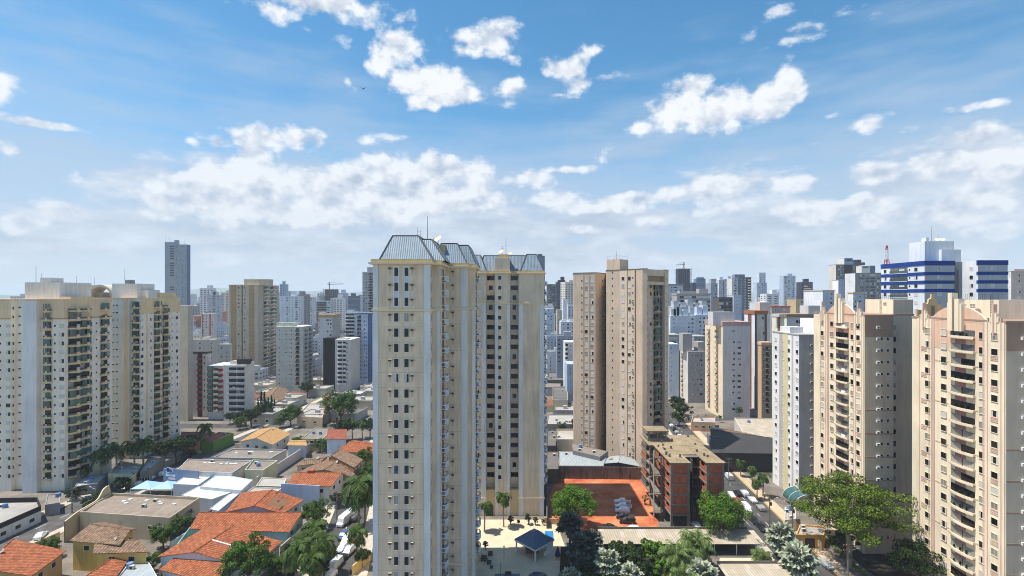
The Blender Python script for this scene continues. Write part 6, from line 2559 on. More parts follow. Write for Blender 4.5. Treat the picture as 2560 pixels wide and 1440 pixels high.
def hall_(name, label, pts, z, wall, roof='sheet_fibre', parapet=0.6, cat='building', wins=0, wz=None, door=False, slope=0.0, tank=False, sidewall=None, skylights=0, pcol=None):
 P = [(p.x, p.y) for p in q4(pts, z)]
 P = ccw(P)
 cx, cy = sum(p[0] for p in P) / len(P), sum(p[1] for p in P) / len(P)
 b = Bld(name, label, cat, (cx, cy))
 OCC.append((cx, cy, 10))
 g = Geo()
 zr = z - parapet
 n = len(P)
 for i in range(n):
  a, c = P[i], P[(i + 1) % n]
  g.face([(a[0], a[1], 0), (c[0], c[1], 0), (c[0], c[1], zr), (a[0], a[1], zr)], wall)
 b.part('wall', g)
 g = Geo()
 inn = flat_ring(g, P, zr + 0.004, z, 0.22, pcol)
 b.part('parapet', g)
 g = Geo()
 if n == 4 and slope:
  # low gabled sheet: ridge between the midpoints of the left and right edges
  a, c, e, f_ = [Vector((p[0], p[1], zr - 0.05)) for p in P]
  m1, m2 = (a + f_) / 2 + Vector((0, 0, slope)), (c + e) / 2 + Vector((0, 0, slope))
  g.face([a, c, m2, m1], roof)
  g.face([m1, m2, e, f_], roof)
  g.face([a, m1, f_], wall)
  g.face([c, e, m2], wall)
 else:
  g.face([(p[0], p[1], zr - 0.02) for p in P], roof)
 b.part('roof', g)
 # front = the edge nearest to the camera
 e = min(range(n), key=lambda i: (P[i][1] + P[(i + 1) % n][1]) / 2)
 f_ = Face(P[e], P[(e + 1) % n])
 for i in range(wins):
  k, gg = win(1.5, 1.0, 'dark', 'trim_white', 0.06)
  b.put('window', k, gg, f_, f_.len * (i + 0.7) / (wins + 0.4), (wz or z * 0.5))
 if door:
  g = Geo()
  g.box(-1.2, 1.2, -0.06, 0, 0, 2.5, 'frame_dark')
  gg = Geo()
  gg.add(g, f_.mat(f_.len * 0.5, 0))
  b.part('door', gg)
 if skylights:
  rr = random.Random(int(cx * 7))
  for i in range(skylights):
   t, s_ = rr.uniform(0.15, 0.85), rr.uniform(0.55, 0.8)
   p = Vector(P[e]).lerp(Vector(P[(e + 1) % n]), t).lerp(Vector(P[(e + 3) % n]).lerp(Vector(P[(e + 2) % n]), t), s_)
   g = Geo()
   zz = zr + slope * (1 - abs(2 * s_ - 1)) + 0.02
   g.box(p.x - 0.5, p.x + 0.5, p.y - 0.4, p.y + 0.4, zz, zz + 0.14, 'trim_white')
   b.part('skylight', g)
 rr = random.Random(int(cx * 13 + cy))
 if cat not in ('garage',) and 'white sheet' not in label:
  for q in range(rr.choice([1, 2, 3])):
   t, s_ = rr.uniform(0.1, 0.9), rr.uniform(0.1, 0.9)
   p = Vector(P[e]).lerp(Vector(P[(e + 1) % n]), t).lerp(Vector(P[(e + 3) % n]).lerp(Vector(P[(e + 2) % n]), t), s_)
   zz = zr + (slope * (1 - abs(2 * s_ - 1)) if slope else 0)
   g = Geo()
   if rr.random() < 0.6:
    g.box(p.x - 0.55, p.x + 0.55, p.y - 0.35, p.y + 0.35, zz, zz + 0.8, (196, 194, 188))
    g.box(p.x - 0.3, p.x + 0.3, p.y - 0.37, p.y - 0.35, zz + 0.15, zz + 0.65, 'dark_metal')
    b.part('roof_condenser', g)
   else:
    g.tube((p.x, p.y, zz), (p.x, p.y, zz + 1.1), 0.7, 0.65, (110, 140, 180), 12)
    b.part('water_tank', g)
 if tank:
  g = Geo()
  g.tube((cx, cy, zr), (cx, cy, zr + 1.5), 0.9, 0.85, (150, 170, 190), 12)
  b.part('water_tank', g)
 b.finish()
 return b, P, f_


def gable(name, label, pts, ze, rise, axis='y', t=0.5, hip=0.0, wall=(212, 206, 196), roof='tile_orange', cat='house', wins=2, door=False, chimney=False, gutter=False, extra=None):
 """pitched roof house; pts: eave corners fl, fr, br, bl in the photo at eave height ze"""
 A = [Vector(p) for p in q4(pts, ze)]
 c0 = sum(A, Vector()) / 4
 b = Bld(name, label, cat, (c0.x, c0.y))
 OCC.append((c0.x, c0.y, 9))
 if axis == 'y':
  r0 = A[0].lerp(A[1], t)
  r1 = A[3].lerp(A[2], t)
 else:
  r0 = A[0].lerp(A[3], t)
  r1 = A[1].lerp(A[2], t)
 r0, r1 = r0 + Vector((0, 0, rise)), r1 + Vector((0, 0, rise))
 if hip:
  r0, r1 = r0.lerp(r1, hip) , r1.lerp(r0, hip)
 th = Vector((0, 0, 0.14))
 g = Geo()

 def plane(ps):
  g.face(ps, roof)
  g.face([p - th for p in ps][::-1], 'wood')
  for i in range(len(ps)):
   a, c = ps[i], ps[(i + 1) % len(ps)]
   g.face([a - th, c - th, c, a], roof)
 if axis == 'y':
  plane([A[0], r0, r1, A[3]][::-1])
  plane([A[1], A[2], r1, r0])
  if hip:
   plane([A[0], A[1], r0])
   plane([A[2], A[3], r1])
 else:
  plane([A[0], A[1], r1, r0])
  plane([A[2], A[3], r0, r1])
  if hip:
   plane([A[1], A[2], r1])
   plane([A[3], A[0], r0])
 roof_o = b.part('roof', g)
 g = Geo()
 g.tube(r0 + Vector((0, 0, 0.03)), r1 + Vector((0, 0, 0.03)), 0.14, 0.14, roof, 6)
 if hip:
  pairs = ((A[0], r0), (A[1], r0), (A[2], r1), (A[3], r1)) if axis == 'y' else ((A[0], r0), (A[3], r0), (A[1], r1), (A[2], r1))
  for a, c in pairs:
   g.tube(a, c, 0.1, 0.1, roof, 5)
 rc = b.part('ridge_cap', g)
 # walls set in under the eaves
 ins = [c0 + (a - c0) * (1 - 0.75 / max((a - c0).length, 2)) for a in A]
 P = [(p.x, p.y) for p in ins]
 g = Geo()
 for i in range(4):
  a, c = P[i], P[(i + 1) % 4]
  g.face([(a[0], a[1], 0), (c[0], c[1], 0), (c[0], c[1], ze - 0.05), (a[0], a[1], ze - 0.05)], wall)
 if not hip:   # gable triangles
  rise_ = rise - 0.2
  if axis == 'y':
   m0, m1 = ins[0].lerp(ins[1], t), ins[3].lerp(ins[2], t)
   g.face([(P[0][0], P[0][1], ze - 0.05), (P[1][0], P[1][1], ze - 0.05), (m0.x, m0.y, ze + rise_)], wall)
   g.face([(P[2][0], P[2][1], ze - 0.05), (P[3][0], P[3][1], ze - 0.05), (m1.x, m1.y, ze + rise_)], wall)
  else:
   m0, m1 = ins[0].lerp(ins[3], t), ins[1].lerp(ins[2], t)
   g.face([(P[3][0], P[3][1], ze - 0.05), (P[0][0], P[0][1], ze - 0.05), (m0.x, m0.y, ze + rise_)], wall)
   g.face([(P[1][0], P[1][1], ze - 0.05), (P[2][0], P[2][1], ze - 0.05), (m1.x, m1.y, ze + rise_)], wall)
 b.part('wall', g)
 f_ = Face(P[0], P[1])
 for i in range(wins):
  k, gg = win(1.4, 1.1, 'dark', 'trim_white', 0.06)
  b.put('window', k, gg, f_, f_.len * (i + 0.75) / (wins + 0.5), ze - 1.6)
 f2 = Face(P[1], P[2])
 for i in range(2):
  k, gg = win(1.4, 1.1, 'dark', 'trim_white', 0.06)
  b.put('window', k, gg, f2, f2.len * (i + 0.7) / 2.4, ze - 1.6)
 if chimney:
  p = r0.lerp(r1, 0.35)
  g = Geo()
  g.box(p.x - 0.9, p.x + 0.9, p.y - 0.6, p.y + 0.6, p.z - 0.8, p.z + 0.9, 'brick_orange')
  b.part('chimney', g)
 if extra:
  extra(b, A, r0, r1)
 rr = random.Random(int(c0.x * 11 + c0.y))
 if rr.random() < 0.6:
  p = r0.lerp(r1, rr.uniform(0.2, 0.8))
  mast(b, p.x, p.y, p.z - 0.2, p.z + 2.0, 0.03, 'antenna', True)
 if rr.random() < 0.4:
  p = r0.lerp(r1, rr.uniform(0.2, 0.8))
  dish(b, p.x + 0.8, p.y, p.z - 0.6, 0.5, (170, 168, 164))
 b.finish()
 return b


def low_quarter():
 # ---------------- big halls on the left
 def curved(b, P, f_):
  # the swooping parapet on the avenue side
  a, c = Vector(P_hall[0][0:2]), Vector(P_hall[1][0:2])
 b, P, f_ = hall('hall', 'beige commercial hall with grey fibre roof and a swooping parapet on its avenue side', [(199, 1279), (424, 1294), (500, 1243), (279, 1232)], 6.2, (190, 176, 150), 'sheet_fibre', 0.7, 'commercial hall', wins=0, slope=0.5, skylights=7)
 rf = Face(P[1], P[2])
 for i in range(3):
  k, gg = win(1.3, 0.9, 'dark', 'trim_white', 0.05)
  g2 = Geo()
  g2.add(gg, f_.mat(f_.len * 0.9 - i * 1.5, 3.2))
  b.part('window', g2)
 for u in (0.3, 0.45, 0.5, 0.72):
  k, gg = acunit()
  g2 = Geo()
  g2.add(gg, rf.mat(rf.len * u, 3.8))
  b.part('air_conditioner', g2)
 k, gg = win(3.2, 1.2, 'dark', 'frame_dark', 0.05)
 g2 = Geo()
 g2.add(gg, rf.mat(rf.len * 0.6, 4.0))
 b.part('window', g2)
 # swooping wall
 lf = Face(P[3], P[0])
 g = Geo()
 n = 18
 prof = []
 for i in range(n + 1):
  u = lf.len * i / n
  t = i / n
  h = 6.2 + 2.4 * (1 / (1 + math.exp(-(0.32 - t) * 22)))
  if t < 0.08:
   h = 6.6 + 2.0 * sqrt(max(0, 1 - ((0.08 - t) / 0.08) ** 2))
  prof.append((u - 0.4, h))
 prof += [(lf.len + 1.5, 6.0), (lf.len + 4.5, 5.6)]
 for yy, rev in ((-0.75, False), (-0.45, True)):
  for i in range(len(prof) - 1):
   a, c = prof[i], prof[i + 1]
   ps = [(a[0], yy, 0), (c[0], yy, 0), (c[0], yy, c[1]), (a[0], yy, a[1])]
   g.face(ps[::-1] if rev else ps, (206, 186, 148))
 for i in range(len(prof) - 1):
  a, c = prof[i], prof[i + 1]
  g.face([(a[0], -0.75, a[1]), (c[0], -0.75, c[1]), (c[0], -0.45, c[1]), (a[0], -0.45, a[1])], (226, 208, 172))
 gg = Geo()
 gg.add(g, lf.mat(0, 0))
 b.part('swooping_parapet', gg)

 hall('hall', 'large hall with brown grey fibre roof behind the blue sign wall', [(441, 1176), (580, 1182), (629, 1151), (470, 1147)], 6.0, (196, 198, 200), 'sheet_fibre', 0.4, 'commercial hall', slope=0.5, skylights=8)
 hall('hall', 'small flat grey roofed building with pale yellow side wall, right of the brown grey hall', [(612, 1174), (658, 1175), (694, 1151), (632, 1149)], 5.6, (208, 204, 170), 'sheet_grey', 0.5, 'commercial building')
 hall('hall', 'wide dark grey fibre roofed hall, in front of the ochre tiled gable house', [(533, 1143), (675, 1146), (716, 1123), (583, 1121)], 5.6, (186, 182, 176), 'sheet_grey', 0.5, 'commercial hall', slope=0.4, skylights=5)
 hall('hall', 'low shop row with grey flat roof and black fascia at the left edge', [(-60, 1335), (103, 1264), (94, 1243), (-60, 1246)], 4.6, (206, 204, 200), 'flat_roof', 1.4, 'shop row', wins=4, wz=1.6, pcol=(44, 42, 44))
 g = None
 # white sheet roofs of the car wash / shop
 hall('canopy_roof', 'bright white sheet roof beside the blue sign wall', [(433, 1210), (496, 1212), (537, 1184), (472, 1184)], 4.4, (190, 196, 204), 'sheet_white', 0.12, 'shed')
 hall('canopy_roof', 'widest bright white sheet roof, centre of the white roof cluster', [(500, 1216), (603, 1226), (632, 1199), (545, 1184)], 4.9, (190, 196, 204), 'sheet_white', 0.12, 'shed')
 hall('canopy_roof', 'ribbed white sheet roof with metal gutter, front of the white roof cluster', [(452, 1238), (530, 1248), (590, 1226), (497, 1215)], 4.1, (180, 186, 194), 'sheet_white', 0.12, 'shed')
 hall('canopy_roof', 'narrow white sheet roof strip beside the orange tiled house', [(524, 1272), (546, 1277), (634, 1204), (612, 1204)], 3.8, (190, 196, 204), 'sheet_white', 0.12, 'shed')
 hall('garage_roof', 'flat cream garage roof behind the gabled house with the hole in its tiles', [(604, 1238), (680, 1240), (704, 1220), (634, 1217)], 3.4, (210, 200, 182), 'flat_roof', 0.25, 'garage')
 hall('garage_roof', 'flat cream garage roof with pipes, against the long orange roofed two storey house', [(640, 1214), (708, 1216), (716, 1196), (655, 1193)], 3.4, (214, 204, 186), 'flat_roof', 0.25, 'garage', tank=False)
 # sign wall
 f_ = Face(((418 - 1280) / F * 172, 170.5), ((505 - 1280) / F * 169, 167.5))
 b = Bld('sign_wall', 'grey blue shop front wall with a round blue and white logo, by the avenue', 'sign wall', (f_.at(f_.len / 2).x, 169))
 g = Geo()
 g.box(0, f_.len, -0.3, 0, 0, 6.8, (120, 136, 158))
 gg = Geo()
 gg.add(g, f_.mat(0, 0))
 b.part('wall', gg)
 for (nm, dx, zz, r, m) in (('logo_disc', 2.1, 6.3, 1.05, 'trim_white'), ('logo_ring', 2.0, 6.4, 0.7, 'sign_navy'), ('logo_drop', 3.0, 6.2, 0.85, 'trim_white'), ('logo_drop', 3.1, 6.1, 0.6, 'sign_blue')):
  g = Geo()
  yy = -0.42 if m == 'trim_white' else -0.5
  g.face([(dx + r * cos(i * pi / 8), yy, zz + r * sin(i * pi / 8)) for i in range(16)], m)
  g.face([(dx + r * cos(i * pi / 8), yy + 0.06, zz + r * sin(i * pi / 8)) for i in range(16)][::-1], m)
  gg = Geo()
  gg.add(g, f_.mat(0, 0))
  b.part(nm, gg)
 g = Geo()
 for i in range(8):     # the unreadable name in white letters, then a pinkish line
  g.box(1.1 + i * 0.48, 1.1 + i * 0.48 + 0.34, -0.38, -0.31, 4.3, 4.95 + (0.2 if i == 0 else 0), 'trim_white')
 gg = Geo()
 gg.add(g, f_.mat(0, 0))
 b.part('sign_lettering', gg)
 g = Geo()
 g.box(2.1, 4.9, -0.38, -0.31, 3.2, 3.9, (226, 190, 196))
 gg = Geo()
 gg.add(g, f_.mat(0, 0))
 b.part('sign_panel', gg)
 # canopy tent by the avenue
 p = G(392, 1212, 3)
 b = Bld('canopy_tent', 'pale blue pointed fabric canopy over parked cars, next to the beige commercial hall', 'canopy', (p.x, p.y))
 g = Geo()
 for (cx_, w_) in ((p.x - 3.2, 6.5), (p.x + 3.4, 6.5)):
  top = (cx_, p.y, 4.4)
  cs = [(cx_ - w_ / 2, p.y - 3, 2.7), (cx_ + w_ / 2, p.y - 3, 2.7), (cx_ + w_ / 2, p.y + 3, 2.7), (cx_ - w_ / 2, p.y + 3, 2.7)]
  for i in range(4):
   g.face([cs[i], cs[(i + 1) % 4], top], 'canopy_blue')
 b.part('canopy_fabric', g)
 for x in (p.x - 6.4, p.x, p.x + 6.6):
  g = Geo()
  g.tube((x, p.y - 2.9, 0), (x, p.y - 2.9, 2.8), 0.07, 0.07, 'trim_white', 5)
  b.part('post', g)
 # ---------------- tiled houses
 def holes(b, A, r0, r1):
  g = Geo()
  for (s, t_, w, l) in ((0.18, 0.85, 0.5, 2.0), (0.45, 0.5, 0.5, 0.9), (0.75, 0.12, 0.5, 3.2)):
   a = r0.lerp(r1, t_)
   c = A[1].lerp(A[2], t_)
   p = a.lerp(c, s)
   dn = (c - a).normalized()
   al = (r1 - r0).normalized()
   nn = al.cross(dn)
   if nn.z < 0:
    nn = -nn
   p = p + nn * 0.03
   g.face([p, p + dn * w, p + dn * w + al * l, p + al * l], 'frame_dark')
  b.part('roof_hole', g)

 def white_strip(b, A, r0, r1):
  g = Geo()
  a = r0.lerp(r1, 0.42) 
  c = A[1].lerp(A[2], 0.42)
  up = Vector((0, 0, 0.12))
  al = (r1 - r0).normalized() * 0.35
  g.face([a + up, c + up, c + up + al, a + up + al], 'trim_white')
  g.face([a + up, a, c, c + up], 'trim_white')
  b.part('gutter_strip', g)
 gable('tiled_house', 'orange tiled gable house with holes in its roof and a pale blue gable wall', [(562, 1281), (708, 1284), (760, 1250), (604, 1231)], 4.2, 2.0, 'y', wall=(176, 190, 206), extra=holes, wins=1)
 gable('tiled_house', 'long orange tiled roof with turquoise end wall, before the house with roof holes', [(473, 1322), (722, 1330), (764, 1286), (503, 1286)], 4.0, 1.3, 'x', t=0.8, wall=(170, 206, 204))
 gable('tiled_house', 'broad orange tiled roof crossed by a white gutter strip', [(392, 1392), (628, 1418), (706, 1354), (505, 1322)], 4.2, 2.0, 'y', t=0.4, wall=(214, 214, 214), extra=white_strip)
 gable('tiled_house', 'low orange tiled roof at the bottom edge, nearer than the white gutter strip', [(398, 1424), (545, 1462), (570, 1410), (470, 1376)], 3.6, 1.0, 'x', t=0.9, wall=(222, 222, 222))
 gable('tiled_house', 'two storey white house with low orange tiled roof and brick water box', [(716, 1214), (828, 1216), (864, 1182), (744, 1181)], 6.0, 1.1, 'x', t=0.72, wall=(224, 222, 218), chimney=True, wins=3)
 gable('tiled_house', 'low brown tiled gable roof behind the brick water box', [(742, 1182), (882, 1192), (906, 1160), (812, 1148)], 5.0, 1.7, 'y', wall=(206, 184, 150), roof='tile_brown')
 gable('tiled_house', 'raised brown tiled double roof, left of the greenery at the cream tower', [(818, 1143), (886, 1169), (908, 1149), (846, 1128)], 7.2, 1.2, 'y', t=0.15, wall=(150, 116, 90), roof='tile_brown')
 gable('tiled_house', 'tan tiled roof with two solar panels', [(738, 1165), (800, 1158), (822, 1140), (775, 1147)], 5.2, 0.6, 'x', wall=(206, 190, 164), roof='tile_brown')
 gable('tiled_house', 'orange tiled steep roof touching the left edge of the tallest cream tower', [(842, 1127), (940, 1135), (940, 1108), (886, 1100)], 5.0, 1.6, 'x', hip=0.12, wall=(196, 176, 150))
 gable('tiled_house', 'ochre tiled gable house with three dark windows, near the avenue palms', [(598, 1104), (682, 1112), (727, 1085), (648, 1073)], 4.6, 2.1, 'y', wall=(214, 214, 210), roof='tile_ochre', wins=3)
 gable('tiled_house', 'small ochre roofed annex with blank pale blue wall', [(716, 1113), (768, 1114), (764, 1100), (728, 1100)], 5.0, 0.5, 'x', wall=(206, 216, 226), roof='tile_ochre', wins=0)
 gable('tiled_house', 'white blue house with a small patchy red tiled roof, in front of the palm grove', [(814, 1097), (866, 1098), (868, 1076), (821, 1076)], 6.4, 0.8, 'x', t=0.9, wall=(206, 222, 236), roof='tile_red', wins=0)
 hall('flat_house', 'grey sheet roofed house with small vents, left of the patchy red roof', [(754, 1096), (806, 1097), (834, 1070), (788, 1069)], 5.4, (196, 184, 150), 'sheet_grey', 0.25, 'house', wins=3, wz=4.0)
 hall('flat_house', 'coral red flat roofed restaurant with green edge on the corner', [(504, 1101), (534, 1103), (584, 1082), (546, 1080)], 4.8, (96, 130, 60), 'roof_red', 0.35, 'restaurant')
 hall('flat_house', 'orange topped low annex beside the coral red restaurant', [(462, 1100), (500, 1102), (538, 1080), (452, 1079)], 4.4, (196, 150, 110), 'tile_red', 0.2, 'annex')
 gable('tiled_house', 'brown tiled house with pale ridge lines below the beige commercial hall', [(172, 1352), (300, 1362), (342, 1322), (258, 1304)], 7.0, 1.2, 'x', t=0.6, wall=(212, 178, 96), roof='tile_brown')
 gable('tiled_house', 'brown tiled low roof over yellow walls, between the brown house and the nearest orange roofs', [(232, 1384), (372, 1380), (330, 1346), (240, 1356)], 6.0, 1.0, 'x', t=0.6, wall=(214, 180, 100), roof='tile_brown')
 gable('tiled_house', 'large orange tiled roof in the bottom left corner with a dark balcony below', [(-60, 1432), (78, 1440), (166, 1376), (20, 1356)], 6.0, 1.0, 'y', t=0.1, wall=(196, 160, 110))
 gable('tiled_house', 'narrow orange tiled roof strip at the bottom edge, above a pale courtyard', [(205, 1450), (284, 1452), (322, 1398), (288, 1396)], 4.0, 0.7, 'y', t=0.1, wall=(206, 186, 140))
 hall('flat_house', 'pale grey flat roof with white parapet at the bottom, between two orange roofs', [(290, 1446), (396, 1446), (372, 1404), (326, 1402)], 3.6, (206, 206, 204), 'sheet_silver', 0.3, 'house')
 hall('flat_house', 'cream low building with raised blocks behind the round green tree', [(742, 1040), (806, 1044), (816, 1010), (772, 1008)], 5.0, (210, 188, 156), 'flat_roof', 0.5, 'house', wins=2)
 gable('tiled_house', 'cream gabled warehouse with brown roof behind the cypress row', [(646, 998), (706, 1002), (722, 976), (676, 972)], 5.0, 2.2, 'y', wall=(222, 204, 168), roof='tile_brown', wins=0)
 hall('flat_house', 'long white roofed yellow shed in front of the cream gabled warehouse', [(634, 1012), (718, 1014), (732, 998), (640, 996)], 4.0, (226, 204, 140), 'sheet_white', 0.2, 'shed')
 g = Geo()
 hall('flat_house', 'plain cream annex on the avenue under the palms', [(270, 1184), (336, 1188), (356, 1160), (300, 1152)], 4.2, (214, 204, 160), 'flat_roof', 0.4, 'annex')
 hall('flat_house', 'grey arcade building with dark round openings on the avenue', [(350, 1178), (372, 1176), (412, 1140), (372, 1142)], 4.6, (120, 116, 110), 'flat_roof', 0.4, 'arcade', wins=3, wz=1.8)
 hall('flat_house', 'small lavender grey roof at the foot of the leftmost tower', [(112, 1262), (150, 1256), (150, 1234), (118, 1236)], 3.4, (150, 148, 154), 'sheet_grey', 0.2, 'porch')
 hall('flat_house', 'pale grey entrance roof between the leftmost tower and the avenue palms', [(186, 1216), (244, 1208), (268, 1186), (206, 1190)], 3.2, (140, 140, 142), 'flat_roof', 0.2, 'porch')
 # free walls
 def wall(name, label, p0, p1, h, col, th=0.25, top=None, cat='wall'):
  f_ = Face((p0.x, p0.y), (p1.x, p1.y))
  g = Geo()
  g.box(0, f_.len, -th, 0, 0, h, col, top)
  gg = Geo()
  gg.add(g, f_.mat(0, 0))
  o = link(name, gg.mesh(name, (p0.x, p0.y, 0)), None, (p0.x, p0.y, 0))
  tag(o, label, cat)
  return o
 wall('boundary_wall', 'purple painted wall along the right side of the beige commercial hall', G(424, 1352), G(552, 1296), 3.6, (96, 84, 120))
 wall('boundary_wall', 'big blank blue grey wall between the gabled house and the white two storey house', G(704, 1262), G(800, 1268), 6.6, (166, 178, 200), 0.3)
 wall('boundary_wall', 'long pale wall climbing past the annex towards the ochre roofed house', G(640, 1220), G(800, 1112), 3.6, (206, 198, 196))
 wall('boundary_wall', 'tall thin terracotta sign wall beside the large round tree', G(812, 1056), G(817, 1050), 13.0, (206, 126, 70), 1.6)
 wall('boundary_wall', 'stained retaining wall behind the red dirt lot', G(1390, 1196), G(1631, 1199), 4.3, 'wall_stained', 0.3)
 wall('boundary_wall', 'low wall between red dirt lot and the second cream tower', G(1366, 1322), G(1367, 1196), 3.0, 'concrete', 0.25)
 wall('boundary_wall', 'cream wall behind the terrace plant pots, foot of the second cream tower', G(1361, 1308), G(1400, 1312), 1.6, (196, 160, 120), 0.25)
 wall('boundary_wall', 'cream garden wall along the pavement below the left gabled tower', G(2052, 1378), G(2010, 1338), 2.2, (236, 214, 170), 0.25)
 wall('boundary_wall', 'grey wall of the dark roofed market hall along the street', G(1822, 1174), G(1768, 1108), 4.5, (120, 118, 122), 0.3)
 wall('boundary_wall', 'pale garden wall with creepers along the left side street', G(700, 1392), G(800, 1300), 2.6, (186, 182, 170), 0.25)
 wall('boundary_wall', 'yellow garden wall at the foot of the tallest cream tower', G(880, 1440), G(925, 1400), 2.4, (220, 190, 120), 0.3)
 wall('boundary_wall', 'white garden wall behind the nearest orange roofs', G(425, 1380), G(470, 1352), 2.6, (206, 204, 198), 0.2)
 wall('boundary_wall', 'pale yard wall between the avenue and the bottom left orange roof', G(150, 1352), G(60, 1392), 2.4, (206, 186, 140), 0.2)
 wall('boundary_wall', 'turquoise yard wall beside the purple wall', G(440, 1392), G(480, 1336), 2.8, (150, 190, 186), 0.2)
 wall('boundary_wall', 'cream yard wall right of the pale grey flat roof', G(398, 1440), G(425, 1396), 2.4, (214, 200, 160), 0.2)
 wall('boundary_wall', 'long beige yard wall between ochre gable house and dark roofed hall', G(588, 1124), G(680, 1128), 2.6, (190, 176, 150), 0.2)
 wall('boundary_wall', 'grey avenue wall below the dark tree row', G(352, 1198), G(470, 1142), 2.4, (150, 146, 140), 0.2)
 # ---------------- right side sheds
 hall('shed', 'silver sheet roofed shed beneath the brown tower, left part', [(1397, 1164), (1508, 1165), (1520, 1132), (1398, 1128)], 4.6, (150, 150, 150), 'sheet_silver', 0.1, 'shed')
 gable('shed', 'double pitched silver canopy at the foot of the brown tower', [(1492, 1160), (1600, 1166), (1586, 1148), (1516, 1142)], 4.0, 1.0, 'y', wall=(90, 88, 88), roof='sheet_silver', cat='shed', wins=0)
 hall('shed', 'slanted dark grey canopy leaning against the left foot of the brown tower', [(1432, 1126), (1500, 1142), (1520, 1128), (1430, 1108)], 6.0, (120, 120, 124), 'sheet_grey', 0.1, 'shed')
 hall('flat_house', 'brown flat roof squeezed between cream tower balconies and silver shed', [(1362, 1173), (1396, 1173), (1396, 1128), (1366, 1128)], 5.0, (120, 100, 84), 'flat_roof_dark', 0.3, 'building')
 hall('flat_house', 'cream rooftop yard with a blue car, in the narrow gap beside the brown tower', [(1392, 1098), (1440, 1098), (1440, 1072), (1392, 1072)], 5.0, (206, 196, 180), 'flat_roof', 0.8, 'building')
 hall('flat_house', 'dark flat roof in the narrow gap, against the cream tower balconies', [(1366, 1114), (1390, 1114), (1391, 1074), (1368, 1074)], 5.0, (96, 92, 90), 'flat_roof_dark', 0.4, 'building')
 hall('flat_house', 'pale flat roof with pipes across the narrow gap', [(1367, 1060), (1440, 1060), (1440, 1036), (1370, 1036)], 6.0, (150, 148, 144), 'flat_roof', 0.4, 'building')
 hall('flat_house', 'cream stepped terrace building in the narrow gap', [(1382, 1000), (1420, 1000), (1420, 966), (1382, 966)], 8.0, (206, 192, 168), 'flat_roof_dark', 0.6, 'building')
 hall('flat_house', 'long dark roof in the narrow gap below the small white sheds', [(1368, 950), (1416, 950), (1416, 930), (1372, 930)], 7.0, (90, 86, 84), 'flat_roof_dark', 0.4, 'building')
 hall('flat_house', 'dark roof with white vents, upper part of the narrow gap', [(1370, 915), (1416, 915), (1414, 898), (1374, 898)], 7.0, (80, 76, 74), 'sheet_dark', 0.3, 'building')
 hall('flat_house', 'cream roofed hall high in the narrow gap', [(1374, 892), (1404, 892), (1404, 880), (1376, 880)], 8.0, (214, 204, 180), 'sheet_tan', 0.3, 'building')
 gable('market_hall', 'low pitched black roofed market hall beside the street', [(1776, 1132), (1945, 1134), (1945, 1096), (1776, 1066)], 7.0, 1.5, 'x', t=0.7, wall=(62, 60, 60), roof='sheet_dark', cat='market hall', wins=0)
 hall('market_hall', 'large tan flat roofed hall with a glazed ridge, behind the black roofed market hall', [(1855, 1078), (1948, 1100), (1945, 1046), (1836, 1044)], 8.0, (214, 206, 196), 'sheet_tan', 0.4, 'market hall')
 hall('flat_house', 'cream guard house with terracotta frieze under the pink banded tower', [(1728, 1054), (1788, 1056), (1788, 1040), (1732, 1040)], 4.5, (206, 170, 140), 'flat_roof', 0.8, 'guard house', wins=3)
 # carports
 def carport(label, x0, x1, y0, y1, z, roof, ncar):
  b = Bld('carport', label, 'carport', ((x0 + x1) / 2, (y0 + y1) / 2))
  g = Geo()
  A, B_, C_, D_ = (x0, y0, z - 0.1), (x1, y0, z - 0.1), (x1, y1, z + 0.35), (x0, y1, z + 0.35)
  g.face([A, B_, C_, D_], roof)
  dn = Vector((0, 0, -0.1))
  g.face([Vector(p) + dn for p in (A, D_, C_, B_)], 'dark_metal')
  g.face([Vector(A) + dn, Vector(B_) + dn, B_, A], 'trim_cream')
  b.part('roof', g)
  n = int((x1 - x0) / 5)
  for i in range(n + 1):
   x = x0 + 0.2 + (x1 - x0 - 0.4) * i / n
   g = Geo()
   g.tube((x, y0 + 0.3, 0), (x, y0 + 0.3, z - 0.2), 0.1, 0.1, 'trim_white', 6)
   b.part('post', g)
  g = Geo()
  g.box(x0, x1, y1 + 0.02, y1 + 0.22, 0, z + 0.9, 'concrete')
  b.part('back_wall', g)
 carport('long tan sheet roofed carport in front of the red dirt lot', 22.3, 61.2, 126.2, 133.2, 3.0, 'sheet_tan', 8)
 carport('pale sheet roofed carport at the bottom right of centre, nearer than the long tan one', 46.5, 62, 108, 116, 3.0, 'sheet_tan', 3)
 # guard house and gates near the big tree
 hall('flat_house', 'white gate lodge on the pavement behind the big spreading tree', [(1962, 1300), (1990, 1296), (1988, 1268), (1962, 1268)], 3.4, (220, 216, 214), 'flat_roof', 0.4, 'gate lodge')
 hall('flat_house', 'orange framed gate house with green door, under the big spreading tree', [(1990, 1336), (2060, 1338), (2064, 1316), (2000, 1310)], 3.4, (226, 170, 96), 'flat_roof', 0.4, 'gate house', door=True)
 for i, (px, py) in enumerate(((2300, 1392), (2318, 1408), (2296, 1412))):
  p = G(px, py, 2.4)
  b = Bld('sun_umbrella', 'red square umbrella in the shade between the gabled towers', 'umbrella', (p.x, p.y), 'red umbrellas between the gabled towers')
  g = Geo()
  for k in range(4):
   a0, a1 = pi / 4 + k * pi / 2, pi / 4 + (k + 1) * pi / 2
   g.face([(p.x + 1.5 * cos(a0), p.y + 1.5 * sin(a0), 2.3), (p.x + 1.5 * cos(a1), p.y + 1.5 * sin(a1), 2.3), (p.x, p.y, 2.9)], 'cloth_red')
  b.part('canopy', g)
  g = Geo()
  g.tube((p.x, p.y, 0), (p.x, p.y, 2.6), 0.04, 0.04, 'dark_metal', 5)
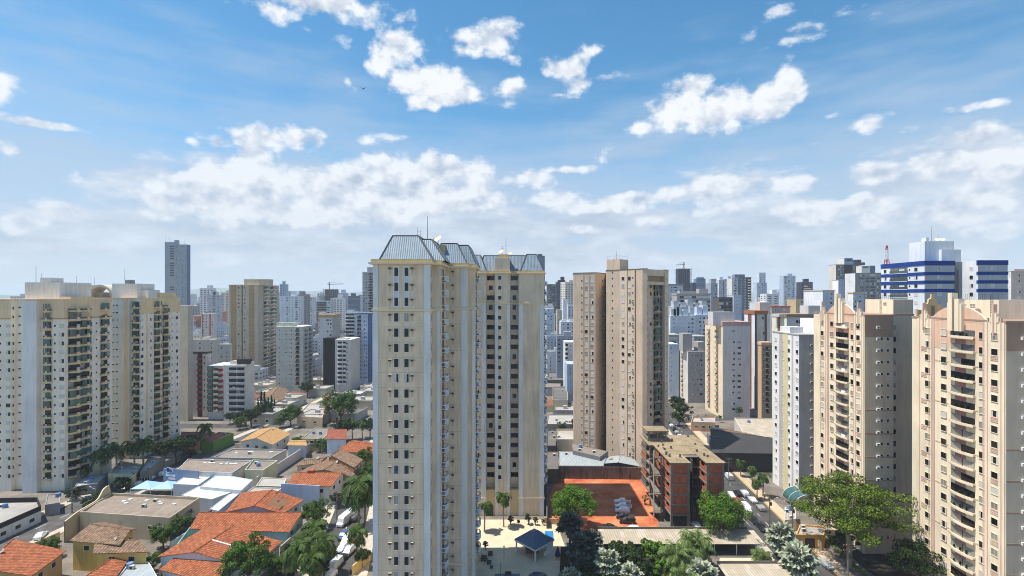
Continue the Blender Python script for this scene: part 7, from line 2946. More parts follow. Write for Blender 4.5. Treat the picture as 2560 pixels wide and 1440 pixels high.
  b.part('pole', g)


low_quarter()


def brick_building():
 b = Bld('unfinished_building', 'unfinished concrete frame building with raw orange brick panels, beside the red dirt lot', 'unfinished building', (50, 150))
 ZT, fh, z0 = 18.3, 2.8, 4.3
 C = 'concrete'
 levels = [z0 + fh * k for k in range(6)]
 blocks = [(43.4, 48.5, 139.8, 156), (53.2, 57.9, 139.8, 156)]
 wing = (42.0, 59, 156, 167)
 allb = blocks + [wing]
 g = Geo()
 for (x0, x1, y0, y1) in blocks:
  for z in levels:
   g.box(x0 - 0.1, x1 + 0.1, y0 - 0.1, y1, z - 0.35, z, C)
 for z in levels:
  g.box(wing[0] - 0.1, wing[1] + 0.1, wing[2] + 0.02, wing[3], z - 0.35, z, C)
  g.box(48.62, 53.08, 145.5, 155.98, z - 0.32, z - 0.03, C)
 b.part('floor_slab', g)
 g = Geo()
 for (x0, x1, y0, y1) in blocks:
  g.box(x0 - 0.3, x1 + 0.3, y0 - 0.3, y1 - 0.01, ZT + 0.02, ZT + 0.25, 'concrete_roof')
 g.box(wing[0] - 0.3, wing[1] + 0.3, wing[2] - 0.0, wing[3] + 0.3, ZT + 0.02, ZT + 0.25, 'concrete_roof')
 g.box(48.85, 52.85, 147, 155.9, ZT + 0.02, ZT + 0.22, 'concrete_roof')
 rr = random.Random(4)
 for i in range(16):
  bx = rr.choice(allb)
  x, y = rr.uniform(bx[0] + 0.4, bx[1] - 0.4), rr.uniform(bx[2] + 0.5, bx[3] - 0.5)
  g.box(x - 0.25, x + 0.25, y - 0.2, y + 0.2, ZT + 0.25, ZT + rr.uniform(0.6, 1.2), C)
 b.part('roof_slab', g)
 for (x0, x1, y0, y1) in blocks:
  for x in (x0, x1 - 0.55):
   for y in (y0, y0 + 7.2, y1 - 0.6):
    g = Geo()
    g.box(x - 0.04, x + 0.59, y - 0.04, y + 0.6, 0, ZT, C)
    b.part('column', g)
 for x in (wing[0], 47, 53, wing[1] - 0.5):
  g = Geo()
  g.box(x - 0.02, x + 0.5, wing[2] + 0.05, wing[2] + 0.6, 0, ZT, C)
  b.part('column', g)
 br = 'brick_orange'
 for (x0, x1, y0, y1) in blocks:
  for k in range(5):
   za, zb = levels[k] + 0.002, levels[k + 1] - 0.352
   g = Geo()
   g.box(x0 + 0.6, x1 - 0.6, y0 + 0.12, y0 + 0.28, za, zb, br)
   b.part('brick_panel', g)
   # left side: brick with openings
   g = Geo()
   for (ya, yb, o) in ((y0 + 0.62, y0 + 2.2, 0), (y0 + 2.2, y0 + 4.6, 1), (y0 + 4.6, y0 + 7.15, 0), (y0 + 7.85, y0 + 9.6, 0), (y0 + 9.6, y0 + 12, 1), (y0 + 12, y1 - 0.62, 0)):
    if o:
     g.box(x0 + 0.12, x0 + 0.28, ya, yb, za, za + 1.0, br)
     g.box(x0 + 0.12, x0 + 0.28, ya, yb, zb - 0.3, zb, br)
    else:
     g.box(x0 + 0.12, x0 + 0.28, ya, yb, za, zb, br)
   b.part('brick_panel', g)
   g = Geo()
   g.box(x1 - 0.28, x1 - 0.12, y0 + 0.62, y1 - 0.62, za, zb, br if k % 2 else (90, 82, 74))  # every other panel dark, recess shade put into its colour
   b.part('brick_panel', g)
   g = Geo()
   g.face([(x0 + 0.5, y0 + 4, za), (x1 - 0.5, y0 + 4, za), (x1 - 0.5, y0 + 4, zb), (x0 + 0.5, y0 + 4, zb)], (70, 62, 56))
   b.part('inner_wall', g)
 for k in range(5):
  za, zb = levels[k] + 0.002, levels[k + 1] - 0.352
  g = Geo()
  g.box(wing[0] + 0.1, wing[0] + 0.26, wing[2] + 4.62, wing[3] - 0.5, za, zb - 1.0, br if k % 2 else (110, 102, 94))
  g.box(48.6, 53.1, 155.6, 155.8, za, zb, (80, 70, 62))  # back of the recess, coloured dark in place of shade
  b.part('brick_panel', g)
 # shaft wall, darkened so its colour holds the shade of the recess
 g = Geo()
 g.box(50.5, 50.8, 143.5, 155.5, 0, ZT - 0.4, (84, 78, 72))
 b.part('lift_shaft_wall', g)
 # stair cabin on top and outside stair
 g = Geo()
 g.box(42.5, 48.5, 160, 165.5, ZT + 0.26, ZT + 1.2, C)
 for x in (42.6, 45.3, 47.9):
  g.box(x, x + 0.4, 160.1, 160.5, ZT + 1.2, 21.6, C)
 g.box(42.1, 48.9, 159.6, 166, 21.6, 21.9, 'concrete_roof')
 b.part('stair_cabin', g)
 g = Geo()
 g.box(40.3, 40.6, 146, 146.3, 0, ZT + 1.5, 'trim_cream')
 g.box(42.4, 42.7, 146, 146.3, 0, ZT, C)
 for k in range(7):
  za = 2.6 * k
  s_ = 1 if k % 2 else -1
  y0, y1 = (146.2, 151.5) if s_ > 0 else (151.5, 146.2)
  g.face([(40.6, y0, za), (42.3, y0, za), (42.3, y1, za + 2.6), (40.6, y1, za + 2.6)], C)
  g.face([(40.6, y0, za - 0.25), (40.6, y1, za + 2.35), (42.3, y1, za + 2.35), (42.3, y0, za - 0.25)], C)
  g.face([(40.6, y0, za - 0.25), (40.6, y0, za), (40.6, y1, za + 2.6), (40.6, y1, za + 2.35)], C)
  g.box(40.6, 42.3, y1 - 0.2, y1 + 1.0 * s_, za + 2.35, za + 2.6, C)
 b.part('outside_stair', g)
 b.finish()


brick_building()


def pavilion():
 cx, cy = 5.6, 128.2
 ze, zr = 3.1, 5.4
 b = Bld('pavilion', 'blue hipped roof pavilion on white posts in the terrace', 'pavilion', (cx, cy))
 C = [(cx - 5.0, cy), (cx, cy - 5.5), (cx + 5.0, cy), (cx, cy + 5.5)]
 k = 0.16
 T = [(cx + (p[0] - cx) * k, cy + (p[1] - cy) * k) for p in C]
 g = Geo()
 for i in range(4):
  j = (i + 1) % 4
  mid_ = 0.45
  A, B_, Tb, Ta = Vector((*C[i], ze)), Vector((*C[j], ze)), Vector((*T[j], zr)), Vector((*T[i], zr))
  Am, Bm = A.lerp(Ta, mid_) - Vector((0, 0, 0.22)), B_.lerp(Tb, mid_) - Vector((0, 0, 0.22))
  g.face([A, B_, Bm, Am], 'sheet_blue')
  g.face([Am, Bm, Tb, Ta], 'sheet_blue')
  g.tube(A, Ta, 0.07, 0.07, 'sheet_blue', 5)
 b.part('roof', g)
 g = Geo()
 g.face([(p[0], p[1], zr + 0.02) for p in T], 'glass_blue')
 b.part('roof_light', g)
 g = Geo()
 P = ccw(C)
 flat_ring(g, P, ze - 0.45, ze - 0.005, 0.25, 'trim_white')
 b.part('fascia', g)
 for i, p in enumerate(C):
  q = (cx + (p[0] - cx) * 0.9, cy + (p[1] - cy) * 0.9)
  g = Geo()
  g.tube((q[0], q[1], 0), (q[0], q[1], ze - 0.4), 0.2, 0.2, 'trim_white', 8)
  b.part('post', g)
 g = Geo()
 a = Vector((cx + 4.4, cy + 0.1))
 c = Vector((cx + 2.2, cy - 2.3))
 f_ = Face((c.x, c.y), (a.x, a.y))
 g.box(f_.len * 0.35, f_.len, -0.2, 0, 0.05, ze - 0.5, 'trim_white')
 g.box(0, f_.len * 0.35, -0.2, 0, 0.05, 1.1, 'trim_white')
 gg = Geo()
 gg.add(g, f_.mat(0, 0))
 b.part('side_wall', gg)
 g = Geo()
 g.box(cx - 2.2, cx + 1.0, cy - 1.0, cy + 0.2, 0.05, 0.95, 'wood')
 b.part('counter', g)
 b.finish()
 # terrace furniture
 for i, (px, py, w, l, lab) in enumerate(((1210, 1398, 1.3, 2.2, 'dark wicker sofa at the far left of the terrace furniture'), (1226, 1388, 1.1, 1.2, 'dark square table topped by a tray, rear of the terrace furniture'),
                                             (1223, 1408, 1.0, 1.5, 'dark wicker armchair in the middle of the terrace furniture'), (1229, 1420, 0.7, 0.7, 'small dark stool, nearest of the terrace furniture'))):
  p = G(px, py)
  bb = Bld(('wicker_sofa', 'garden_table', 'wicker_armchair', 'stool')[i], lab, 'seat' if i != 1 else 'table', (p.x, p.y))
  g = Geo()
  g.box(p.x - w / 2, p.x + w / 2, p.y - l / 2, p.y + l / 2, 0.28, 0.45 if i != 1 else 0.75, 'frame_dark')
  bb.part('seat' if i != 1 else 'table_top', g)
  for sx in (-1, 1):
   for sy in (-1, 1):
    g = Geo()
    g.box(p.x + sx * (w / 2 - 0.08) - 0.05, p.x + sx * (w / 2 - 0.08) + 0.05, p.y + sy * (l / 2 - 0.08) - 0.05, p.y + sy * (l / 2 - 0.08) + 0.05, 0.03, 0.28, 'frame_dark')
    bb.part('leg', g)
  if i in (0, 2):
   g = Geo()
   g.box(p.x - w / 2, p.x - w / 2 + 0.18, p.y - l / 2, p.y + l / 2, 0.45, 0.85, 'frame_dark')
   bb.part('backrest', g)
 for (px, py, lab) in ((1260, 1395, 'short black lamp post on the terrace, left of the pavilion'), (1252, 1434, 'short black lamp post at the bottom edge of the terrace')):
  p = G(px, py)
  bb = Bld('lamp_post', lab, 'lamp post', (p.x, p.y))
  g = Geo()
  g.tube((p.x, p.y, 0.03), (p.x, p.y, 2.6), 0.06, 0.05, 'frame_dark', 6)
  bb.part('post', g)
  g = Geo()
  g.tube((p.x, p.y, 2.6), (p.x, p.y, 2.9), 0.16, 0.22, 'lamp_glass', 8)
  bb.part('lamp_globe', g)
 p = G(1394, 1396)
 bb = Bld('closed_umbrella', 'closed dark blue parasol right of the pavilion', 'umbrella', (p.x, p.y))
 g = Geo()
 g.tube((p.x, p.y, 0.7), (p.x, p.y, 2.2), 0.75, 0.35, 'sign_navy', 10)
 g.tube((p.x, p.y, 2.2), (p.x, p.y, 3.0), 0.35, 0.05, 'sign_navy', 10)
 bb.part('folded_cloth', g)
 g = Geo()
 g.tube((p.x, p.y, 0.03), (p.x, p.y, 0.7), 0.05, 0.05, 'dark_metal', 6)
 bb.part('pole', g)
 g = Geo()
 c = G(1265, 1440)
 o = link('bench', None)
 bb = Bld('garden_bench', 'black bench on a pale mat at the bottom edge of the terrace', 'bench', (c.x, c.y))
 COL.objects.unlink(o)
 bpy.data.objects.remove(o)
 g = Geo()
 g.box(c.x - 2.6, c.x + 3.2, c.y - 2, c.y + 0.9, 0.034, 0.06, (120, 124, 130))
 bb.part('mat', g)
 g = Geo()
 g.box(c.x - 0.2, c.x + 1.2, c.y - 0.3, c.y + 0.1, 0.5, 0.58, 'frame_dark')
 g.box(c.x - 0.2, c.x + 1.2, c.y + 0.1, c.y + 0.16, 0.58, 1.0, 'frame_dark')
 bb.part('seat', g)
 for x in (c.x - 0.1, c.x + 1.1):
  g = Geo()
  g.box(x - 0.04, x + 0.04, c.y - 0.25, c.y + 0.1, 0.06, 0.5, 'frame_dark')
  bb.part('leg', g)


pavilion()
def fast_mesh(name, verts, faces, mats, mi=None):
 me = bpy.data.meshes.new(name)
 me.from_pydata([tuple(map(float, v)) for v in verts], [], faces)
 for m in mats:
  me.materials.append(M(m))
 if mi is not None:
  me.polygons.foreach_set('material_index', mi)
 me.update()
 return me


def leaf_cloud(rng, centers, radii, n_per, size, up=0.35, flat=1.0):
 """numpy: many little quads over the upper and outer skin of each clump"""
 V, Fc = [], []
 base = 0
 for c, r, n in zip(centers, radii, n_per):
  d = rng.normal(size=(n, 3))
  d[:, 2] = d[:, 2] * 0.9 + up
  d /= np.linalg.norm(d, axis=1)[:, None]
  rad = r * rng.uniform(0.55, 1.08, size=(n, 1)) ** 0.6
  p = c + d * rad * np.array([1, 1, flat])
  nrm = d + rng.normal(size=(n, 3)) * 0.55 + np.array([0, 0, 0.4])
  nrm /= np.linalg.norm(nrm, axis=1)[:, None]
  a = np.cross(nrm, rng.normal(size=(n, 3)))
  a /= np.linalg.norm(a, axis=1)[:, None]
  b = np.cross(nrm, a)
  s = size * rng.uniform(0.6, 1.3, size=(n, 1))
  q = np.stack([p - a * s - b * s * 0.2, p - b * s * 0.55, p + a * s, p + b * s * 0.55], axis=1)
  V.append(q.reshape(-1, 3))
  idx = base + np.arange(n) * 4
  Fc.extend([(int(i), int(i) + 1, int(i) + 2, int(i) + 3) for i in idx])
  base += 4 * n
 return np.concatenate(V), Fc


def limb(g, pts, r0, r1, mat, n=6):
 for i in range(len(pts) - 1):
  t0, t1 = i / (len(pts) - 1), (i + 1) / (len(pts) - 1)
  g.tube(pts[i], pts[i + 1], r0 + (r1 - r0) * t0, r0 + (r1 - r0) * t1, mat, n, False)


TREES = {}


def broadleaf_mesh(key, seed, R_, Hc, leaf, nclump=46, per=130, size=0.3, trunk_h=3.0, flat=0.8, bark='bark', layered=False, sparse=0.0):
 if key in TREES:
  return TREES[key]
 rng = np.random.default_rng(seed)
 rr = random.Random(seed)
 cz = trunk_h + (Hc - trunk_h) * 0.5
 rz = (Hc - trunk_h) * 0.55
 cen, rad, num = [], [], []
 for i in range(nclump):
  while True:
   d = rng.normal(size=3)
   d /= np.linalg.norm(d)
   if d[2] > -0.55:
    break
  k = rng.uniform(0.45, 0.92)
  lump = 1 + 0.18 * sin(3 * atan2(d[1], d[0]) + seed) + 0.12 * sin(5 * atan2(d[1], d[0]) + 2 * seed)
  c = np.array([d[0] * R_ * k * lump, d[1] * R_ * k * lump, cz + d[2] * rz * k])
  if layered:
   c[2] = trunk_h + (Hc - trunk_h) * (0.25 + 0.7 * rng.uniform()) * (1 - 0.25 * (np.hypot(c[0], c[1]) / R_) ** 2)
  cen.append(c)
  r = R_ * rng.uniform(0.13, 0.27)
  rad.append(r)
  num.append(int(per * (r / (R_ * 0.23)) ** 2))
 V, Fc = leaf_cloud(rng, cen, rad, num, size, 0.35, 0.35 if layered else flat)
 crown = fast_mesh('crown', V, Fc, [leaf])
 g = Geo()
 top = Vector((rr.uniform(-0.3, 0.3), rr.uniform(-0.3, 0.3), trunk_h))
 tr = 0.045 * R_ + 0.12
 limb(g, [Vector((0, 0, 0)), Vector((0.1, 0, trunk_h * 0.5)), top], tr, tr * 0.75, bark, 8)
 for c in sorted(cen, key=lambda q: -q[2])[:: max(1, nclump // 14)]:
  e = Vector(c)
  m = top.lerp(e, 0.5) + Vector((0, 0, -0.12 * R_ * 0.4 + rr.uniform(0, 0.4)))
  limb(g, [top, m, e], tr * 0.5, tr * 0.12, bark, 5)
 trunk = g.mesh('trunk')
 TREES[key] = (crown, trunk)
 return TREES[key]


def place_tree(mesh, name, label, x, y, s=1.0, rot=0.0, group=None, cat='tree', z=0.0):
 root = thing(name, label, cat, (x, y, z), group, rot)
 root.scale = (s, s, s)
 for nm, me in zip(('crown', 'trunk'), mesh):
  link(nm, me, root)
 return root


def palm_mesh(key, seed, trunk_h, n=18, L=3.4, leaf='leaf_palm', tr=0.22, droop=1.0, leaflets=13, wid=0.55, up=1.0, bark='bark_pale'):
 """feather palm"""
 if key in TREES:
  return TREES[key]
 rr = random.Random(seed)
 V, Fc = [], []

 def quad(a, b_, c, d_):
  i = len(V)
  V.extend([tuple(a), tuple(b_), tuple(c), tuple(d_)])
  Fc.append((i, i + 1, i + 2, i + 3))
 top = Vector((0, 0, trunk_h))
 for k in range(n):
  az = 2 * pi * k / n * 2.399 + rr.uniform(-0.2, 0.2)
  el = (-0.15 + 1.35 * ((k * 0.618) % 1)) * up
  Lk = L * rr.uniform(0.8, 1.1)
  h = Vector((cos(az), sin(az), 0))
  side = Vector((-sin(az), cos(az), 0))
  pts = []
  p = top.copy()
  e = el
  m = 8
  for i in range(m + 1):
   pts.append(p.copy())
   p = p + (h * cos(e) + Vector((0, 0, sin(e)))) * (Lk / m)
   e -= (0.13 + 0.035 * i) * droop * (0.5 + 0.8 * cos(max(e, 0)))
   e = max(e, -1.3)
  for i in range(m):
   a, c = pts[i], pts[i + 1]
   quad(a - side * 0.04, a + side * 0.04, c + side * 0.03, c - side * 0.03)
   for j in range(max(1, leaflets // m + 1)):
    t = (j + 0.5) / max(1, leaflets // m + 1)
    q = a.lerp(c, t)
    fr = (i + t) / m
    ll = Lk * 0.26 * (0.35 + 1.0 * sin(pi * min(1, fr * 0.9 + 0.1)))
    dr = (c - a).normalized()
    for s_ in (-1, 1):
     tip = q + side * s_ * ll * 0.75 + dr * ll * 0.5 + Vector((0, 0, -ll * rr.uniform(0.25, 0.75)))
     w = dr * 0.16 * wid * 2
     quad(q - w, q + w, tip + w * 0.3, tip - w * 0.3)
 crown = fast_mesh('crown', V, Fc, [leaf])
 g = Geo()
 lean = Vector((rr.uniform(-0.25, 0.25), rr.uniform(-0.25, 0.25), 0))
 limb(g, [Vector((0, 0, 0)) + lean, lean * 0.5 + Vector((0, 0, trunk_h * 0.45)), Vector((0, 0, trunk_h))], tr * 1.2, tr * 0.8, bark, 8)
 TREES[key] = (crown, g.mesh('trunk'))
 return TREES[key]


def fan_mesh(key, seed, trunk_h=4.0, n=34, R_=1.25, pet=2.2, leaf='leaf_silver'):
 """fan palm with pleated round silver leaves"""
 if key in TREES:
  return TREES[key]
 rr = random.Random(seed)
 V, Fc = [], []
 top = Vector((0, 0, trunk_h))
 g = Geo()
 for k in range(n):
  az = k * 2.399 + rr.uniform(-0.15, 0.15)
  el = -0.5 + 1.9 * (k / n) + rr.uniform(-0.12, 0.12)
  d = Vector((cos(az) * cos(el), sin(az) * cos(el), sin(el)))
  pl = pet * rr.uniform(0.75, 1.0)
  base = top + d * pl
  g.tube(top + d * 0.1, base, 0.06, 0.04, leaf, 4, False)
  side = Vector((-sin(az), cos(az), 0))
  upv = side.cross(d).normalized()
  if upv.z < 0:
   upv = -upv
  rad = R_ * rr.uniform(0.8, 1.1)
  m = 15
  prev = None
  for i in range(m + 1):
   a = -2.3 + 4.6 * i / m
   fold = 0.16 * rad * (1 if i % 2 else -1)
   rl = rad * (1.0 - 0.12 * abs(a) / 2.3)
   dirv = d * cos(a) + side * sin(a)
   mid = base + dirv * rl * 0.62 + upv * (fold - 0.05 * rl)
   tip = base + dirv * rl * (1.05 if i % 2 == 0 else 0.82) + upv * (-0.28 * rl + fold * 0.4)
   if prev:
    j = len(V)
    V.extend([tuple(base), tuple(prev[0]), tuple(mid)])
    Fc.append((j, j + 1, j + 2))
    j = len(V)
    V.extend([tuple(prev[0]), tuple(prev[1]), tuple(mid.lerp(tip, 0.98)), tuple(mid)])
    Fc.append((j, j + 1, j + 2, j + 3))
   prev = (mid, tip)
 crown = fast_mesh('crown', V, Fc, [leaf])
 limb(g, [Vector((0, 0, 0)), Vector((0.05, 0, trunk_h))], 0.32, 0.24, 'bark', 8)
 TREES[key] = (crown, g.mesh('trunk'))
 return TREES[key]


def cypress_mesh(key, seed, h=9.5, r=0.75):
 if key in TREES:
  return TREES[key]
 rng = np.random.default_rng(seed)
 cen, rad, num = [], [], []
 for i in range(16):
  t = i / 15
  cen.append(np.array([rng.uniform(-.08, .08), rng.uniform(-.08, .08), 0.8 + t * (h - 1.2)]))
  rad.append(r * (1 - t) ** 0.6 * (0.75 + 0.25 * min(1, t * 5)) + 0.08)
  num.append(70)
 V, Fc = leaf_cloud(rng, cen, rad, num, 0.22, 0.2, 1.6)
 g = Geo()
 limb(g, [Vector((0, 0, 0)), Vector((0, 0, h * 0.8))], 0.12, 0.04, 'bark', 6)
 TREES[key] = (fast_mesh('crown', V, Fc, ['leaf_cypress']), g.mesh('trunk'))
 return TREES[key]


def plants():
 # ---- right half
 p = G(1430, 1322)
 place_tree(broadleaf_mesh('mangoA', 3, 6.4, 10.5, 'leaf_mango', 70, 260, 0.20, 2.5, 0.9), 'mango_tree', 'dense bright green round tree, in front of the red dirt lot', p.x + 0.4, p.y + 1.0)
 p = G(1806, 1362)
 place_tree(broadleaf_mesh('mangoB', 8, 6.3, 12.0, 'leaf_mango', 70, 260, 0.20, 2.5, 0.9), 'mango_tree', 'dense bright green tree, in front of the right end of the brick building', p.x + 0.3, p.y + 1.5)
 p = G(2130, 1440)
 bx, by = 79.6, 121
 big = broadleaf_mesh('big', 21, 11.8, 21.5, 'leaf_big', 110, 330, 0.24, 8.0, 0.6, 'bark_pale', True)
 place_tree(big, 'spreading_tree', 'tall wide spreading tree with flat leaf layers and forked pale trunk, before the gabled towers', bx, by)
 p = (91.5, 113)
 place_tree(broadleaf_mesh('dk', 5, 6.2, 9.5, 'leaf_dark', 60, 200, 0.22, 2.0), 'dark_tree', 'dark shaded tree at the bottom right, beneath the big spreading tree', p[0] - 1.5, p[1])
 place_tree(broadleaf_mesh('dk2', 15, 3.4, 6.0, 'leaf_dark', 36, 100, 0.25, 1.8), 'dark_tree', 'small dark tree left of the forked pale trunk, over the orange gate house', 77.5 + 3.2, 125.5)
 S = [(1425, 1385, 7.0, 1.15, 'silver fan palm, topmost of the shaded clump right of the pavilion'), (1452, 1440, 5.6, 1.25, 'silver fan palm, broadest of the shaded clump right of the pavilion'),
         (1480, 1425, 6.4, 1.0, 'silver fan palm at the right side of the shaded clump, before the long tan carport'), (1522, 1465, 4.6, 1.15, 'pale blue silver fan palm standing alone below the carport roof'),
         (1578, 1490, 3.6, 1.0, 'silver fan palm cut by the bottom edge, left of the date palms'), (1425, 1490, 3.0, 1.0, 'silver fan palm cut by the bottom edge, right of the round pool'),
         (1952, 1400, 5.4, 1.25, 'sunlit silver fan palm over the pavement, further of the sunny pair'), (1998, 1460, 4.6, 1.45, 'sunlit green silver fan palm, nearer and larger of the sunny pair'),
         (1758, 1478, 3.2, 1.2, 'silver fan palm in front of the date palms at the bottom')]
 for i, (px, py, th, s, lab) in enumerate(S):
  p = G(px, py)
  place_tree(fan_mesh('fan%d' % i, 30 + i, th / s, 26, 1.55, 1.9, 'leaf_silver_shaded' if 'shaded' in lab else 'leaf_silver'), 'silver_fan_palm', lab, p.x, p.y, s, i * 0.7, cat='palm tree')
 D = [(1690, 1440, 4.5, 1.0, 'feathery date palm left of the tallest one, in front of the long tan carport'), (1742, 1425, 6.2, 1.15, 'tallest feathery date palm in front of the long tan carport'),
         (1716, 1470, 2.6, 1.0, 'low date palm at the feet of the two feathery ones'), (1905, 1420, 2.8, 0.7, 'small yellow green palm under the sunny silver pair')]
 for i, (px, py, th, s, lab) in enumerate(D):
  p = G(px, py)
  place_tree(palm_mesh('date%d' % i, 50 + i, th / s, 38, 4.4, 'leaf_date', 0.35, 0.75, 30, 0.25, bark='bark'), 'date_palm', lab, p.x, p.y, s, i, cat='palm tree')
 hedge = broadleaf_mesh('bush', 61, 2.2, 3.0, 'leaf_dark', 26, 90, 0.2, 0.5)
 gbush = broadleaf_mesh('gbush', 62, 2.0, 3.4, 'leaf_mango', 26, 90, 0.2, 0.6)
 k = 0
 for (px, py, s, dk, lab) in ((1550, 1405, 1.5, 1, 'dark round shrub behind the lone pale blue fan palm'), (1585, 1425, 1.6, 1, 'dark shrub in the middle of the bottom garden, left of the bright one'),
                                 (1600, 1450, 1.4, 1, 'dark shrub at the bottom edge in the middle of the garden'), (1570, 1400, 1.3, 1, 'dark shrub touching the front edge of the long carport roof'),
                                 (1618, 1385, 1.1, 0, 'bright green shrub with tall shoots in front of the long carport'), (1638, 1408, 1.5, 0, 'brightest leafy shrub left of the date palms'),
                                 (1655, 1450, 1.3, 0, 'bright green shrub at the bottom edge, left of the date palms'), (1630, 1440, 1.1, 1, 'low dark shrub between bright shrubs at the bottom'),
                                 (1460, 1475, 1.5, 1, 'dark shrub beneath the broadest shaded fan palm'), (1500, 1470, 1.5, 1, 'dark shrub left of the lone pale blue fan palm'),
                                 (1540, 1480, 1.4, 1, 'dark shrub at the foot of the lone pale blue fan palm')):
  p = G(px, py)
  place_tree(hedge if dk else gbush, 'shrub', lab, p.x, p.y, s, k, cat='shrub')
  k += 1
 # palms on the terrace
 royal = palm_mesh('royal', 70, 9.0, 14, 3.6, 'leaf_palm', 0.2, 1.5)
 royal2 = palm_mesh('royal2', 71, 7.0, 14, 3.5, 'leaf_palm', 0.2, 1.5)
 p = G(1258, 1318)
 place_tree(royal, 'royal_palm', 'slim palm in the planter before the podium of the second cream tower', p.x, p.y, 0.95, 0.5, cat='palm tree')
 p = G(1212, 1330)
 place_tree(royal2, 'royal_palm', 'drooping shaded palm at the arched doorway, left end of the terrace', p.x, p.y, 1.0, 1.5, cat='palm tree')
 pot = broadleaf_mesh('pot', 65, 0.75, 2.2, 'leaf_dark', 14, 50, 0.16, 0.5)
 for (px, py, s, lab) in ((1276, 1311, 1.2, 'leftmost dark potted plant by the cream podium wall'), (1297, 1312, 0.8, 'smallest dark potted plant between pilasters of the podium'),
                             (1321, 1311, 1.5, 'tallest dark potted plant in the right podium panel'), (1338, 1312, 1.1, 'dark potted plant right of the tallest one'), (1357, 1312, 0.8, 'dark potted plant at the right corner of the podium'),
                             (1213, 1372, 1.0, 'purple leaved potted plant at the left edge of the terrace')):
  p = G(px, py)
  place_tree(pot, 'potted_plant', lab, p.x, p.y - 0.3, s, px, cat='potted plant')
 # ---- right street palms
 for (px, py, s, lab) in ((1852, 1192, 0.75, 'street palm on the far pavement beside the parked white van'), (1908, 1242, 0.95, 'street palm with bushy crown, nearer on the right pavement'),
                             (1893, 1250, 0.8, 'thin street palm left of the bushy crowned one'), (1848, 1052, 0.9, 'palm in front of the pink banded tower'), (1880, 1214, 0.8, 'dark street palm before the white striped block'),
                             (1765, 1056, 0.45, 'small palm at the yellow wall, left under the pink banded tower'), (1745, 1054, 0.4, 'tiny palm beside the guard house with terracotta frieze'), (1800, 1056, 0.45, 'small palm right of the guard house with terracotta frieze')):
  p = G(px, py)
  place_tree(royal2, 'street_palm', lab, p.x, p.y, s, px * 0.3, cat='palm tree')
 for (px, py, s, lab) in ((1690, 1040, 1.6, 'dark street tree at the far bend beside the brown tower'), (1706, 1052, 1.4, 'second dark street tree of the far bend'), (1698, 1066, 1.1, 'third dark street tree of the far bend, nearest')):
  p = G(px, py)
  place_tree(broadleaf_mesh('st', 81, 3.6, 6.5, 'leaf_dark', 34, 80, 0.28, 2.0), 'street_tree', lab, p.x, p.y, s, px)
 p = G(1612, 1262)
 place_tree(broadleaf_mesh('sap', 83, 1.6, 3.4, 'leaf_date', 12, 26, 0.14, 0.8), 'sapling', 'thin pale sapling at the brick building edge of the dirt lot', p.x, p.y)
 for (px, py, s, lab) in ((1405, 1090, 1.0, 'round dark tree in the narrow gap, left'), (1432, 1088, 1.1, 'round dark tree in the narrow gap, right')):
  p = G(px, py)
  place_tree(TREES['st'], 'dark_tree', lab, p.x, p.y, s, px)
 # ---- left avenue palms and trees
 pal = palm_mesh('av', 90, 8.6, 15, 4.3, 'leaf_palm', 0.24, 1.3)
 for (px, py, s, lab) in ((255, 1208, 1.0, 'dark avenue palm, first from the left with a full crown'), (290, 1197, 1.02, 'dark avenue palm beside the cream annex'), (335, 1186, 1.0, 'avenue palm with a yellow lit crown'),
                             (358, 1182, 1.05, 'avenue palm right of the yellow lit one'), (513, 1127, 0.95, 'tall avenue palm in front of the coral red restaurant'), (217, 1216, 0.55, 'low bushy palm at the left start of the avenue row'),
                             (483, 1128, 0.55, 'short palm left of the coral red restaurant')):
  p = G(px, py)
  place_tree(pal, 'avenue_palm', lab, p.x, p.y, s * 1.2, px, cat='palm tree')
 dk = broadleaf_mesh('avt', 91, 4.6, 9.5, 'leaf_dark', 44, 90, 0.32, 3.5)
 for (px, py, s, lab) in ((412, 1163, 1.0, 'big dark avenue tree at the foot of the second curved balcony tower'), (440, 1157, 1.0, 'dark avenue tree, middle of the dark row'), (466, 1148, 0.95, 'dark avenue tree at the right end of the dark row'),
                             (628, 1068, 0.95, 'dark street tree in front of the white nine storey block'), (664, 1052, 1.0, 'dark tree beside the cypress row'), (575, 1060, 0.6, 'small grey green tree at the foot of the green tinted block'),
                             (595, 1065, 0.7, 'small tree left of the dark street tree, by the white nine storey block'), (768, 994, 1.0, 'dark tree at the foot of the pale green white block')):
  p = G(px, py)
  place_tree(dk, 'avenue_tree', lab, p.x, p.y, s, px)
 for (px, py, lab) in ((190, 1248, 'dark low shrub by the leftmost tower porch'), (300, 1225, 'dark shrub under the avenue palms, left'), (340, 1208, 'dark shrub under the avenue palms, right'), (255, 1258, 'dark shrub between avenue and swooping parapet'),
                          (230, 1272, 'grey green shrub against the swooping parapet'), (470, 1150, 'square clipped dark hedge shrub at the restaurant corner')):
  p = G(px, py)
  place_tree(hedge, 'shrub', lab, p.x, p.y, 1.3, px, cat='shrub')
 g1 = broadleaf_mesh('gl', 92, 6.2, 12.5, 'leaf_mid', 64, 220, 0.25, 3.0, bark='bark')
 p = G(853, 1062)
 place_tree(g1, 'round_tree', 'large dark green round tree, left of the cream towers in the middle distance', p.x, p.y, 1.35)
 p = G(727, 1066)
 place_tree(g1, 'round_tree', 'round bright topped tree left of the terracotta sign wall', p.x, p.y, 0.85, 2)
